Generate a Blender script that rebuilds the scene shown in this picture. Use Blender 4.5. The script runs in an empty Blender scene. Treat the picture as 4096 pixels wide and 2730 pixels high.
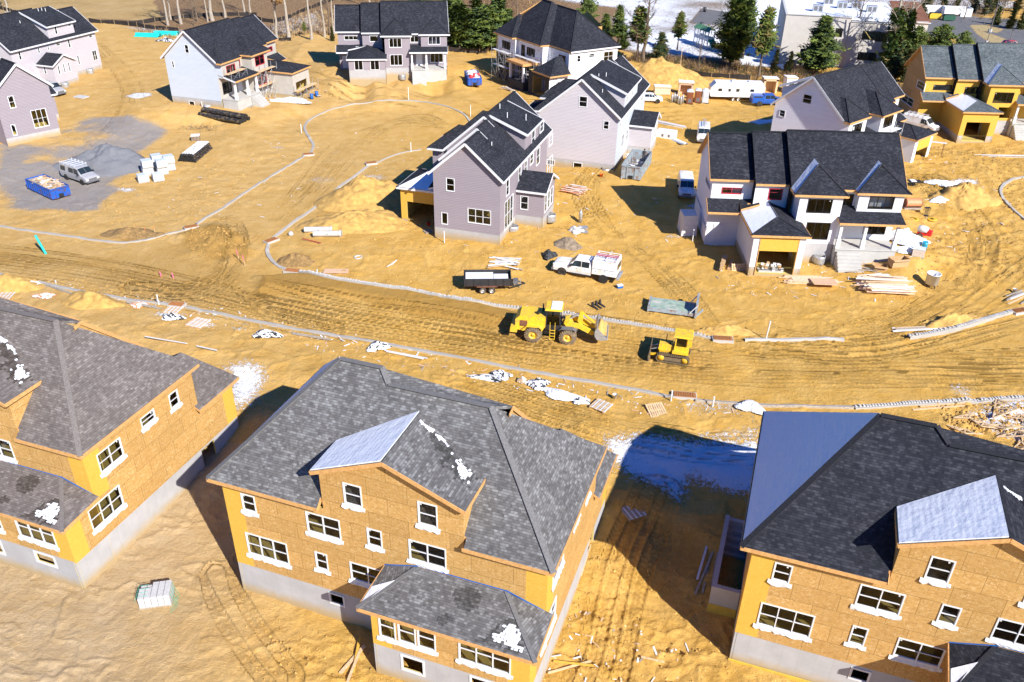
import bpy, bmesh, math, random
import numpy as np
from mathutils import Vector, Matrix, noise
from mathutils.geometry import delaunay_2d_cdt
SC=bpy.context.scene; COL=SC.collection
# ---------------------------------------------------------------- camera
FOC=3350.0; CX,CY=2048.0,1365.0; CAMH=39.0
_v=np.array([1940.-CX,7037.-CY]); ROLL=math.atan2(_v[0],_v[1]); PITCH=math.atan2(FOC,float(np.hypot(*_v)))
FW=np.array([0,math.cos(PITCH),-math.sin(PITCH)]); D0=np.array([0,-math.sin(PITCH),-math.cos(PITCH)]); R0=np.array([1.,0,0])
UX=math.cos(ROLL)*R0+math.sin(ROLL)*D0; VX=-math.sin(ROLL)*R0+math.cos(ROLL)*D0
cam=bpy.data.cameras.new('camera'); co=bpy.data.objects.new('camera',cam); COL.objects.link(co)
co.matrix_world=Matrix([[UX[0],-VX[0],-FW[0],0],[UX[1],-VX[1],-FW[1],0],[UX[2],-VX[2],-FW[2],CAMH],[0,0,0,1]])
cam.sensor_fit='HORIZONTAL'; cam.sensor_width=36; cam.lens=36*FOC/4096; cam.clip_start=0.5; cam.clip_end=3000
SC.camera=co
# ---------------------------------------------------------------- world, sun, exposure
SUN_EL=36.0; SUN_AZ=-54.0   # mathematical azimuth of the sun, degrees from +X
w=bpy.data.worlds.new('World'); SC.world=w; w.use_nodes=True; nt=w.node_tree; nt.nodes.clear()
sky=nt.nodes.new('ShaderNodeTexSky'); sky.sky_type='NISHITA'; sky.sun_disc=False
sky.sun_elevation=math.radians(SUN_EL); sky.sun_rotation=math.radians(90-SUN_AZ); sky.ozone_density=3.0; sky.air_density=1.0; sky.dust_density=0.3
bg=nt.nodes.new('ShaderNodeBackground'); bg.inputs[1].default_value=0.09
ou=nt.nodes.new('ShaderNodeOutputWorld'); hs=nt.nodes.new('ShaderNodeHueSaturation'); hs.inputs['Saturation'].default_value=1.6; hs.inputs['Hue'].default_value=0.52; nt.links.new(sky.outputs[0],hs.inputs['Color']); nt.links.new(hs.outputs[0],bg.inputs[0]); nt.links.new(bg.outputs[0],ou.inputs[0])
sd=bpy.data.lights.new('sun','SUN'); sd.energy=5.0; sd.angle=math.radians(0.5); sd.color=(1.0,0.955,0.88)
so=bpy.data.objects.new('sun',sd); COL.objects.link(so)
e,a=math.radians(SUN_EL),math.radians(SUN_AZ); sdir=Vector((math.cos(e)*math.cos(a),math.cos(e)*math.sin(a),math.sin(e)))
so.rotation_euler=sdir.to_track_quat('Z','Y').to_euler(); so.location=sdir*200
SC.view_settings.view_transform='Standard'; SC.view_settings.look='None'; SC.view_settings.exposure=0.68; SC.view_settings.gamma=1
SC.render.engine='CYCLES'; SC.cycles.max_bounces=6; SC.cycles.diffuse_bounces=4; SC.cycles.transparent_max_bounces=12; SC.cycles.caustics_reflective=False; SC.cycles.caustics_refractive=False
RND=random.Random(7)
# ---------------------------------------------------------------- measuring: photo pixel -> place in the world
TXX=(0,1000,1900,2996); TYY=(0,700,1400,1980)
def T(i,j,x,y): return (TXX[i]+x/2.0909, TYY[j]+y/2.0909)
def ZP(x0,y0,x,y): return (x0+x/3.825, y0+y/3.825)
def ZQ(x0,y0,x,y): return (x0+x/2.185, y0+y/2.185)
def ray(q): return FW*FOC+UX*(q[0]-CX)+VX*(q[1]-CY)
def at(q,z=0.0):
    d=ray(q); t=(z-CAMH)/d[2]; return np.array([0,0,CAMH])+d*t
# terrain control points x,y,z (metres)
TC=[]
def terr_add(x,y,z): TC.append((x,y,z))
_TCA=None
def terr(x,y):
    global _TCA
    if _TCA is None or len(_TCA)!=len(TC): _TCA=np.array(TC)
    x=np.asarray(x,float); y=np.asarray(y,float); sh=x.shape
    X=x.reshape(-1,1); Y=y.reshape(-1,1); out=np.empty(X.shape[0])
    for i in range(0,X.shape[0],20000):
        d2=(X[i:i+20000]-_TCA[:,0])**2+(Y[i:i+20000]-_TCA[:,1])**2+1.5
        wt=1.0/d2**2; out[i:i+20000]=(wt*_TCA[:,2]).sum(1)/wt.sum(1)
    return out.reshape(sh)
def th(x,y): return float(terr(np.array([x]),np.array([y]))[0])
def g(q,up=0.0):
    z=0.0
    for _ in range(12):
        p=at(q,z); z=0.5*z+0.5*(th(p[0],p[1])+up)
    return Vector((p[0],p[1],z))
def head(qa,qb):
    a=g(qa);b=g(qb); return math.degrees(math.atan2(b[1]-a[1],b[0]-a[0]))
# ---------------------------------------------------------------- materials
MATS={}
def newmat(name):
    m=bpy.data.materials.new(name); m.use_nodes=True; n=m.node_tree.nodes; b=n['Principled BSDF']; MATS[name]=m
    return m,m.node_tree,b
class NT:
    def __init__(s,nt): s.nt=nt
    def n(s,t,**k):
        x=s.nt.nodes.new('ShaderNode'+t)
        for a,v in k.items():
            if a.startswith('i_'):
                kk=a[2:]; kk=int(kk) if kk.isdigit() else kk.replace('_',' ')
                x.inputs[kk].default_value=v
            else: setattr(x,a,v)
        return x
    def l(s,a,b): s.nt.links.new(a,b)
    def val(s,op,a,b=None,c=None):
        x=s.n('Math',operation=op)
        for i,v in enumerate((a,b,c)):
            if v is None: continue
            if isinstance(v,(int,float)): x.inputs[i].default_value=v
            else: s.l(v,x.inputs[i])
        return x.outputs[0]
    def mix(s,f,a,b):
        x=s.n('Mix',data_type='RGBA')
        for i,v in ((0,f),(6,a),(7,b)):
            if isinstance(v,(int,float)): x.inputs[i].default_value=v
            elif isinstance(v,(tuple,list)): x.inputs[i].default_value=(*v[:3],1)
            else: s.l(v,x.inputs[i])
        return x.outputs[2]
    def ramp(s,f,st):
        x=s.n('ValToRGB'); e=x.color_ramp.elements
        while len(e)<len(st): e.new(0.5)
        for i,(p,c) in enumerate(st):
            e[i].position=p; e[i].color=(*c,1) if len(c)==3 else c
        s.l(f,x.inputs[0]); return x.outputs[0]
    def uv(s,sx=1,sy=1,rot=0):
        a=s.n('UVMap'); m=s.n('Mapping'); m.inputs['Scale'].default_value=(sx,sy,1); m.inputs['Rotation'].default_value=(0,0,rot); s.l(a.outputs[0],m.inputs[0]); return m.outputs[0]
    def obj(s,sc=1):
        a=s.n('NewGeometry'); m=s.n('Mapping'); m.inputs['Scale'].default_value=(sc,)*3 if isinstance(sc,(int,float)) else sc; s.l(a.outputs['Position'],m.inputs[0]); return m.outputs[0]
    def noise(s,vec,sc=5,det=3,rough=.55,dist=0):
        x=s.n('TexNoise'); x.inputs['Scale'].default_value=sc; x.inputs['Detail'].default_value=det; x.inputs['Roughness'].default_value=rough; x.inputs['Distortion'].default_value=dist; s.l(vec,x.inputs['Vector']); return x.outputs['Fac']
    def bump(s,h,st=.3,d=.02):
        x=s.n('Bump'); x.inputs['Strength'].default_value=st; x.inputs['Distance'].default_value=d; s.l(h,x.inputs['Height']); return x.outputs[0]
def plain(name,c,rough=.6,metal=0,var=.12,sc=3,bump=0,spec=.5,dirt=None):
    m,t,b=newmat(name); k=NT(t); o=k.obj(1); f=k.noise(o,sc,4)
    lo=tuple(x*(1-var) for x in c); hi=tuple(min(1,x*(1+var)) for x in c)
    col=k.ramp(f,[(.3,lo),(.7,hi)])
    if dirt:
        f2=k.noise(o,sc*.6,5,.65); col=k.mix(k.ramp(f2,[(.5,(0,0,0)),(.68,(1,1,1))]),col,dirt)
    k.l(col,b.inputs['Base Color']); b.inputs['Roughness'].default_value=rough; b.inputs['Metallic'].default_value=metal; b.inputs['Specular IOR Level'].default_value=spec
    if bump: k.l(k.bump(k.noise(o,sc*8,3),bump,.02),b.inputs['Normal'])
    return m
def shingle(name,cols,rowh=.145,wid=.32,rough=.95,stain=True):
    m,t,b=newmat(name); k=NT(t); uv=k.uv()
    br=k.n('TexBrick'); br.offset=.37; br.inputs['Scale'].default_value=1; br.inputs['Brick Width'].default_value=wid; br.inputs['Row Height'].default_value=rowh; br.inputs['Mortar Size'].default_value=.006; br.inputs['Mortar Smooth'].default_value=.1; br.inputs['Bias'].default_value=0
    br.inputs['Color1'].default_value=(0,0,0,1); br.inputs['Color2'].default_value=(1,1,1,1); br.inputs['Mortar'].default_value=(.2,.2,.2,1); k.l(uv,br.inputs[0])
    br2=k.n('TexBrick'); br2.offset=.61; br2.inputs['Scale'].default_value=1; br2.inputs['Brick Width'].default_value=wid*.53; br2.inputs['Row Height'].default_value=rowh; br2.inputs['Mortar Size'].default_value=0; br2.inputs['Color1'].default_value=(0,0,0,1); br2.inputs['Color2'].default_value=(1,1,1,1); k.l(uv,br2.inputs[0])
    f=k.val('ADD',k.val('MULTIPLY',br.outputs[0],.55),k.val('MULTIPLY',br2.outputs[0],.45))
    c=k.ramp(f,[(.0,cols[0]),(.42,cols[1]),(.62,cols[2]),(.92,cols[3])])
    g1=k.noise(k.obj(1),60,2); c=k.mix(k.val('MULTIPLY',g1,.35),c,cols[1])
    if stain:
        s1=k.noise(k.obj(1),.35,4,.6); c=k.mix(k.ramp(s1,[(.45,(0,0,0)),(.75,(.45,.45,.45))]),c,tuple(x*.6 for x in cols[0]))
    # thin dark line under each course
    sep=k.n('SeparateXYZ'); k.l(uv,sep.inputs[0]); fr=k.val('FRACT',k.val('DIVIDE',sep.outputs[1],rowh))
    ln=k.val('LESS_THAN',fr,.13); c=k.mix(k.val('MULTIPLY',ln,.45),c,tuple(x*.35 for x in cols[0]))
    k.l(c,b.inputs['Base Color']); b.inputs['Roughness'].default_value=rough; b.inputs['Specular IOR Level'].default_value=.12
    hh=k.val('ADD',k.val('MULTIPLY',f,.5),k.val('MULTIPLY',fr,-.8)); k.l(k.bump(hh,.5,.02),b.inputs['Normal'])
    return m
def siding(name,c,lap=.19,rough=.55,dark=.55):
    m,t,b=newmat(name); k=NT(t); uv=k.uv(); sep=k.n('SeparateXYZ'); k.l(uv,sep.inputs[0])
    fr=k.val('FRACT',k.val('DIVIDE',sep.outputs[1],lap)); 
    col=k.mix(k.noise(k.obj(1),.7,3),tuple(x*.95 for x in c),tuple(min(1,x*1.03) for x in c))
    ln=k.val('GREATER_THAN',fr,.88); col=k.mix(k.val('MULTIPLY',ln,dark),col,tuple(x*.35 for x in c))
    # butt joints between lengths
    br=k.n('TexBrick'); br.inputs['Scale'].default_value=1; br.inputs['Brick Width'].default_value=3.66; br.inputs['Row Height'].default_value=lap; br.inputs['Mortar Size'].default_value=.004; br.inputs['Color1'].default_value=(0,0,0,1); br.inputs['Color2'].default_value=(.12,.12,.12,1); br.inputs['Mortar'].default_value=(.0,.0,.0,1); k.l(uv,br.inputs[0])
    col=k.mix(br.outputs[0],col,tuple(x*.6 for x in c))
    k.l(col,b.inputs['Base Color']); b.inputs['Roughness'].default_value=rough; b.inputs['Specular IOR Level'].default_value=.3
    k.l(k.bump(k.val('MULTIPLY',fr,-1.0),.9,.03),b.inputs['Normal']); return m
def osb(name,a,bc,c,panel=True,flake=13.0):
    m,t,b=newmat(name); k=NT(t); uv=k.uv()
    v=k.n('TexVoronoi'); v.inputs['Scale'].default_value=flake; 
    wv=k.n('TexNoise'); wv.inputs['Scale'].default_value=3; k.l(uv,wv.inputs[0]); mx=k.n('VectorMath',operation='ADD'); k.l(uv,mx.inputs[0]); sc=k.n('VectorMath',operation='SCALE'); k.l(wv.outputs['Color'],sc.inputs[0]); sc.inputs['Scale'].default_value=.5; k.l(sc.outputs[0],mx.inputs[1])
    mp=k.n('Mapping'); mp.inputs['Scale'].default_value=(.5,1.2,1); mp.inputs['Rotation'].default_value=(0,0,.35); k.l(mx.outputs[0],mp.inputs[0]); k.l(mp.outputs[0],v.inputs[0])
    sp=k.n('SeparateColor'); k.l(v.outputs['Color'],sp.inputs[0])
    col=k.ramp(sp.outputs[0],[(.0,a),(.45,bc),(.8,bc),(1.0,c)])
    col=k.mix(k.val('MULTIPLY',k.noise(k.obj(1),1.1,3),.5),col,bc)
    if panel:
        br=k.n('TexBrick'); br.offset=.5; br.inputs['Scale'].default_value=1; br.inputs['Brick Width'].default_value=2.44; br.inputs['Row Height'].default_value=1.22; br.inputs['Mortar Size'].default_value=.014; br.inputs['Color1'].default_value=(0,0,0,1); br.inputs['Color2'].default_value=(.24,.24,.24,1); br.inputs['Mortar'].default_value=(.85,.85,.85,1); k.l(uv,br.inputs[0])
        col=k.mix(br.outputs[0],col,tuple(x*.45 for x in a))
        # rows of nails on the studs
        sep=k.n('SeparateXYZ'); k.l(uv,sep.inputs[0]); st=k.val('ABSOLUTE',k.val('SUBTRACT',k.val('FRACT',k.val('DIVIDE',sep.outputs[0],.406)),.5)); nl=k.val('MULTIPLY',k.val('LESS_THAN',st,.022),k.val('GREATER_THAN',k.noise(uv,9,2),.5))
        col=k.mix(k.val('MULTIPLY',nl,.5),col,tuple(x*.3 for x in a))
    k.l(col,b.inputs['Base Color']); b.inputs['Roughness'].default_value=.75; b.inputs['Specular IOR Level'].default_value=.25
    return m
def concrete(name,c,forms=True,stain=(.42,.30,.13)):
    m,t,b=newmat(name); k=NT(t); uv=k.uv(); o=k.obj(1)
    col=k.ramp(k.noise(o,.9,5,.6),[(.3,tuple(x*.82 for x in c)),(.7,c)])
    col=k.mix(k.val('MULTIPLY',k.noise(o,14,3),.25),col,tuple(x*.7 for x in c))
    if forms:
        br=k.n('TexBrick'); br.offset=0; br.inputs['Scale'].default_value=1; br.inputs['Brick Width'].default_value=.92; br.inputs['Row Height'].default_value=30; br.inputs['Mortar Size'].default_value=.012; br.inputs['Color1'].default_value=(0,0,0,1); br.inputs['Color2'].default_value=(.1,.1,.1,1); br.inputs['Mortar'].default_value=(.3,.3,.3,1); k.l(uv,br.inputs[0]); col=k.mix(br.outputs[0],col,tuple(x*.5 for x in c))
    if stain:  # sand splashed along the foot
        at_=k.n('Attribute',attribute_name='foot'); f=k.val('ADD',at_.outputs['Fac'],k.val('MULTIPLY',k.noise(o,2.0,4),.45)); col=k.mix(k.ramp(f,[(.38,(.85,.85,.85)),(.95,(0,0,0))]),col,stain)
    k.l(col,b.inputs['Base Color']); b.inputs['Roughness'].default_value=.85; b.inputs['Specular IOR Level'].default_value=.2
    return m
DK=(.030,.033,.042)
shingle('shingle_black',[(.015,.0165,.0225),(.025,.027,.035),(.036,.038,.048),(.062,.065,.078)])
shingle('shingle_grey',[(.085,.082,.082),(.13,.126,.125),(.175,.172,.172),(.28,.285,.285)])
shingle('shingle_brown',[(.11,.095,.088),(.155,.135,.126),(.19,.167,.156),(.27,.245,.23)])
shingle('shingle_green',[(.055,.07,.078),(.09,.108,.118),(.125,.145,.155),(.18,.2,.21)])
plain('cap_black',(.03,.031,.037),.95,0,.25,9,spec=.1); plain('cap_grey',(.155,.152,.152),.95,0,.2,9,spec=.1); plain('cap_brown',(.17,.152,.143),.95,0,.2,9,spec=.1); plain('cap_green',(.11,.13,.14),.95,0,.2,9,spec=.1)
siding('siding_mauve',(.31,.27,.30)); siding('siding_pale',(.54,.505,.535),dark=.45); siding('siding_white',(.54,.59,.66),dark=.35); siding('siding_lilac',(.84,.84,.90),dark=.15)
osb('osb',(.42,.235,.07),(.56,.335,.115),(.70,.49,.24)); osb('osb_yellow',(.60,.35,.05),(.66,.395,.065),(.72,.46,.10),panel=False,flake=14); osb('osb_grey',(.40,.24,.09),(.50,.31,.13),(.60,.41,.2))
osb('osb_inside',(.50,.38,.10),(.60,.47,.15),(.70,.57,.24),panel=False)
concrete('concrete',(.48,.475,.48)); concrete('concrete_plain',(.54,.53,.50),False,None); concrete('kerb_concrete',(.46,.43,.38),False,None); concrete('concrete_grey',(.36,.37,.39),False,None)
plain('stucco_tan',(.46,.43,.38),.9,0,.08,1.2); plain('stucco_white',(.70,.71,.75),.8,0,.03,1); plain('stucco_grey',(.33,.315,.30),.9,0,.12,1.2)
plain('step_shade_black',(.012,.012,.016),.9); plain('stone_sheathing',(.03,.03,.035),.8)  # roof step faces and rakes: black paints in their shade
plain('trim_white',(.70,.71,.73),.5,0,.03); plain('vinyl',(.70,.71,.73),.4,0,.02); plain('black_frame',(.015,.015,.015),.4); plain('red_tape',(.45,.03,.05),.6); plain('door_white',(.72,.72,.74),.5,0,.03)
plain('wrap_white',(.68,.69,.70),.6,0,.06,8,.6); plain('fascia_wood',(.60,.33,.12),.7,0,.2,6); plain('lumber',(.66,.47,.27),.75,0,.25,7); plain('lumber_pink',(.74,.52,.36),.75,0,.2,7); plain('lumber_grey',(.38,.33,.27),.8,0,.3,7); plain('plywood',(.66,.44,.28),.7,0,.12,5)
plain('flash_blue',(.02,.12,.42),.5); plain('lead_grey',(.25,.26,.28),.6)
plain('damp_yellow',(.60,.42,.06),.6,0,.1); plain('black_rubber',(.018,.018,.018),.75); plain('pvc_white',(.78,.79,.80),.35,0,.04)
plain('metal_galv',(.50,.52,.55),.45,.6,.2,6); plain('steel_dark',(.05,.05,.055),.5,.4); plain('rusty',(.18,.075,.04),.9,0,.5,5)
def snowmat(name,rows):
    m,t,b=newmat(name); k=NT(t); o=k.obj(1); b.inputs['Base Color'].default_value=(.80,.83,.88,1); b.inputs['Roughness'].default_value=.6; b.inputs['Subsurface Weight'].default_value=0
    h=k.noise(o,1.6,4)
    if rows:
        uv=k.uv(); sep=k.n('SeparateXYZ'); k.l(uv,sep.inputs[0]); wv=k.val('SINE',k.val('MULTIPLY',k.val('ADD',sep.outputs[1],k.val('MULTIPLY',k.noise(o,1.2,2),.06)),2*math.pi/.29)); h=k.val('ADD',h,k.val('MULTIPLY',wv,.022))
    k.l(k.bump(h,.55,.12),b.inputs['Normal']); return m
snowmat('snow',False); snowmat('snow_roof',True)
def glassmat(name,tint,refl=.5):
    m=bpy.data.materials.new(name); m.use_nodes=True; MATS[name]=m; t=m.node_tree; t.nodes.clear(); k=NT(t)
    tr=k.n('BsdfTransparent'); tr.inputs[0].default_value=(*tint,1); gl=k.n('BsdfGlossy'); gl.inputs['Roughness'].default_value=.02; gl.inputs[0].default_value=(.9,.95,1,1)
    fr=k.n('Fresnel'); fr.inputs[0].default_value=1.5; mx=k.n('MixShader'); k.l(k.val('MULTIPLY',fr.outputs[0],refl*2),mx.inputs[0]); k.l(tr.outputs[0],mx.inputs[1]); k.l(gl.outputs[0],mx.inputs[2])
    o=k.n('OutputMaterial'); k.l(mx.outputs[0],o.inputs[0]); return m
glassmat('glass',(.95,.96,.94),.38); glassmat('glass_dark',(.25,.27,.27)); glassmat('film',(.55,.6,.65),.9)
def M(n): return MATS[n]
# ---------------------------------------------------------------- objects
def setp(o,label=None,cat=None,group=None,kind=None):
    if label: o['label']=label
    if cat: o['category']=cat
    if group: o['group']=group
    if kind: o['kind']=kind
    return o
def empty(name,loc=(0,0,0),rz=0,label=None,cat=None,group=None):
    o=bpy.data.objects.new(name,None); COL.objects.link(o); o.location=loc; o.rotation_euler=(0,0,rz); o.empty_display_size=.5
    return setp(o,label,cat,group)
def copy_tree(o,parent=None):
    c=o.copy(); COL.objects.link(c); c.parent=parent
    for ch in o.children: copy_tree(ch,c)
    return c
class MB:
    """collects faces and links them as one mesh; UVs in metres on every face"""
    def __init__(s,flip=False): s.v=[];s.f=[];s.m=[];s.sm=[];s.mats=[];s.flip=flip;s.foot={}
    def mi(s,mat):
        if mat not in s.mats: s.mats.append(mat)
        return s.mats.index(mat)
    def face(s,pts,mat,smooth=False):
        b=len(s.v); s.v+= [tuple(p) for p in pts]; s.f.append(tuple(range(b,b+len(pts)))); s.m.append(s.mi(mat)); s.sm.append(smooth)
    def mesh(s,verts,faces,mat,smooth=False):
        b=len(s.v); s.v+=[tuple(p) for p in verts]; k=s.mi(mat)
        for f in faces: s.f.append(tuple(b+i for i in f)); s.m.append(k); s.sm.append(smooth)
    def box(s,x0,y0,z0,x1,y1,z1,mat,mx=None,taper=0):
        t=taper
        P=[(x0,y0,z0),(x1,y0,z0),(x1,y1,z0),(x0,y1,z0),(x0+t,y0+t,z1),(x1-t,y0+t,z1),(x1-t,y1-t,z1),(x0+t,y1-t,z1)]
        if mx is not None: P=[tuple(mx@Vector(p)) for p in P]
        s.mesh(P,[(0,3,2,1),(4,5,6,7),(0,1,5,4),(1,2,6,5),(2,3,7,6),(3,0,4,7)],mat)
    def bar(s,a,b,w,h,mat,roll=0):
        a=Vector(a);b=Vector(b);d=(b-a).normalized(); up=Vector((0,0,1)) if abs(d.z)<.95 else Vector((1,0,0)); x=d.cross(up).normalized(); y=x.cross(d).normalized()
        if roll: x,y=x*math.cos(roll)+y*math.sin(roll),y*math.cos(roll)-x*math.sin(roll)
        P=[a-x*w/2-y*h/2,a+x*w/2-y*h/2,a+x*w/2+y*h/2,a-x*w/2+y*h/2,b-x*w/2-y*h/2,b+x*w/2-y*h/2,b+x*w/2+y*h/2,b-x*w/2+y*h/2]
        s.mesh(P,[(0,1,2,3),(7,6,5,4),(0,4,5,1),(1,5,6,2),(2,6,7,3),(3,7,4,0)],mat)
    def tube(s,pts,r,mat,n=8,caps=True,smooth=True,r2=None):
        pts=[Vector(p) for p in pts]; V=[];F=[]; L=len(pts)
        for i,p in enumerate(pts):
            d=(pts[min(i+1,L-1)]-pts[max(i-1,0)]).normalized(); up=Vector((0,0,1)) if abs(d.z)<.9 else Vector((1,0,0)); x=d.cross(up).normalized(); y=x.cross(d)
            rr=r if r2 is None else r+(r2-r)*i/(L-1)
            if isinstance(r,(list,tuple)): rr=r[i]
            for k in range(n):
                an=2*math.pi*k/n; V.append(p+x*math.cos(an)*rr+y*math.sin(an)*rr)
        for i in range(L-1):
            for k in range(n): F.append((i*n+k,i*n+(k+1)%n,(i+1)*n+(k+1)%n,(i+1)*n+k))
        s.mesh(V,F,mat,smooth)
        if caps: s.mesh(V[:n],[tuple(range(n))],mat); s.mesh(V[-n:],[tuple(range(n))[::-1]],mat)
    def lathe(s,prof,mat,n=24,c=(0,0,0),axis='Z',smooth=True,mx=None):
        V=[];F=[];L=len(prof)
        for r,z in prof:
            for k in range(n):
                an=2*math.pi*k/n; p=Vector((r*math.cos(an),r*math.sin(an),z))
                if axis=='X': p=Vector((p.z,p.x,p.y))
                if axis=='Y': p=Vector((p.x,p.z,p.y))
                p=p+Vector(c); V.append(mx@p if mx is not None else p)
        for i in range(L-1):
            for k in range(n): F.append((i*n+k,i*n+(k+1)%n,(i+1)*n+(k+1)%n,(i+1)*n+k))
        s.mesh(V,F,mat,smooth)
    def prism(s,poly,z0,z1,mat,plane='xz',mx=None):
        """poly in 2-D extruded along the third axis"""
        def P(a,b,c): 
            p=Vector((a,c,b)) if plane=='xz' else (Vector((a,b,c)) if plane=='xy' else Vector((c,a,b)))
            return mx@p if mx is not None else p
        n=len(poly); A=[P(a,b,z0) for a,b in poly]; B=[P(a,b,z1) for a,b in poly]
        s.mesh(A+B,[tuple(range(n))[::-1],tuple(range(n,2*n))]+[(i,(i+1)%n,n+(i+1)%n,n+i) for i in range(n)],mat)
    def slab(s,pts,t,mtop,mside):
        """roof plane: polygon with thickness t downwards"""
        P=[Vector(p) for p in pts]; Q=[p-Vector((0,0,t)) for p in P]; n=len(P)
        nn=(P[1]-P[0]).cross(P[2]-P[0])
        if nn.z<0: P.reverse();Q.reverse()
        s.mesh(P,[tuple(range(n))],mtop); s.mesh(P+Q,[tuple(range(n,2*n))[::-1]]+[(i,n+i,n+(i+1)%n,(i+1)%n) for i in range(n)],mside)
    def build(s,name,parent=None,loc=None,rz=None,recalc=False,footz=None):
        name=name.split('#')[0]
        if s.flip: s.v=[(v[0],-v[1],v[2]) for v in s.v]
        me=bpy.data.meshes.new(name); me.from_pydata([tuple(v) for v in s.v],[],s.f); 
        for m in s.mats: me.materials.append(MATS[m])
        if s.m:
            me.polygons.foreach_set('material_index',s.m); me.polygons.foreach_set('use_smooth',s.sm)
        if recalc or s.flip:
            bm=bmesh.new(); bm.from_mesh(me)
            if s.flip: bmesh.ops.reverse_faces(bm,faces=bm.faces[:])
            if recalc: bmesh.ops.recalc_face_normals(bm,faces=bm.faces[:])
            bm.to_mesh(me); bm.free()
        me.update()
        uvl=me.uv_layers.new(name='UVMap'); nl=len(me.loops)
        co_=np.empty(len(me.vertices)*3); me.vertices.foreach_get('co',co_); co_=co_.reshape(-1,3)
        vi=np.empty(nl,int); me.loops.foreach_get('vertex_index',vi)
        no=np.empty(len(me.polygons)*3); me.polygons.foreach_get('normal',no); no=no.reshape(-1,3); tot=np.empty(len(me.polygons),int); me.polygons.foreach_get('loop_total',tot); N=np.repeat(no,tot,0)
        u=np.stack([-N[:,1],N[:,0],np.zeros(nl)],1); ln=np.linalg.norm(u,axis=1); flat=ln<1e-3; u[flat]=(1,0,0); ln[flat]=1; u/=ln[:,None]; v_=np.cross(N,u); c_=co_[vi]
        uvs=np.stack([(c_*u).sum(1),(c_*v_).sum(1)],1); uvl.data.foreach_set('uv',uvs.ravel())
        if footz is not None:
            at_=me.attributes.new('foot','FLOAT','POINT'); at_.data.foreach_set('value',(co_[:,2]-footz)/1.3)
        o=bpy.data.objects.new(name,me); COL.objects.link(o)
        if parent is not None: o.parent=parent
        if loc is not None: o.location=loc
        if rz is not None: o.rotation_euler=(0,0,rz)
        return o
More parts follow.
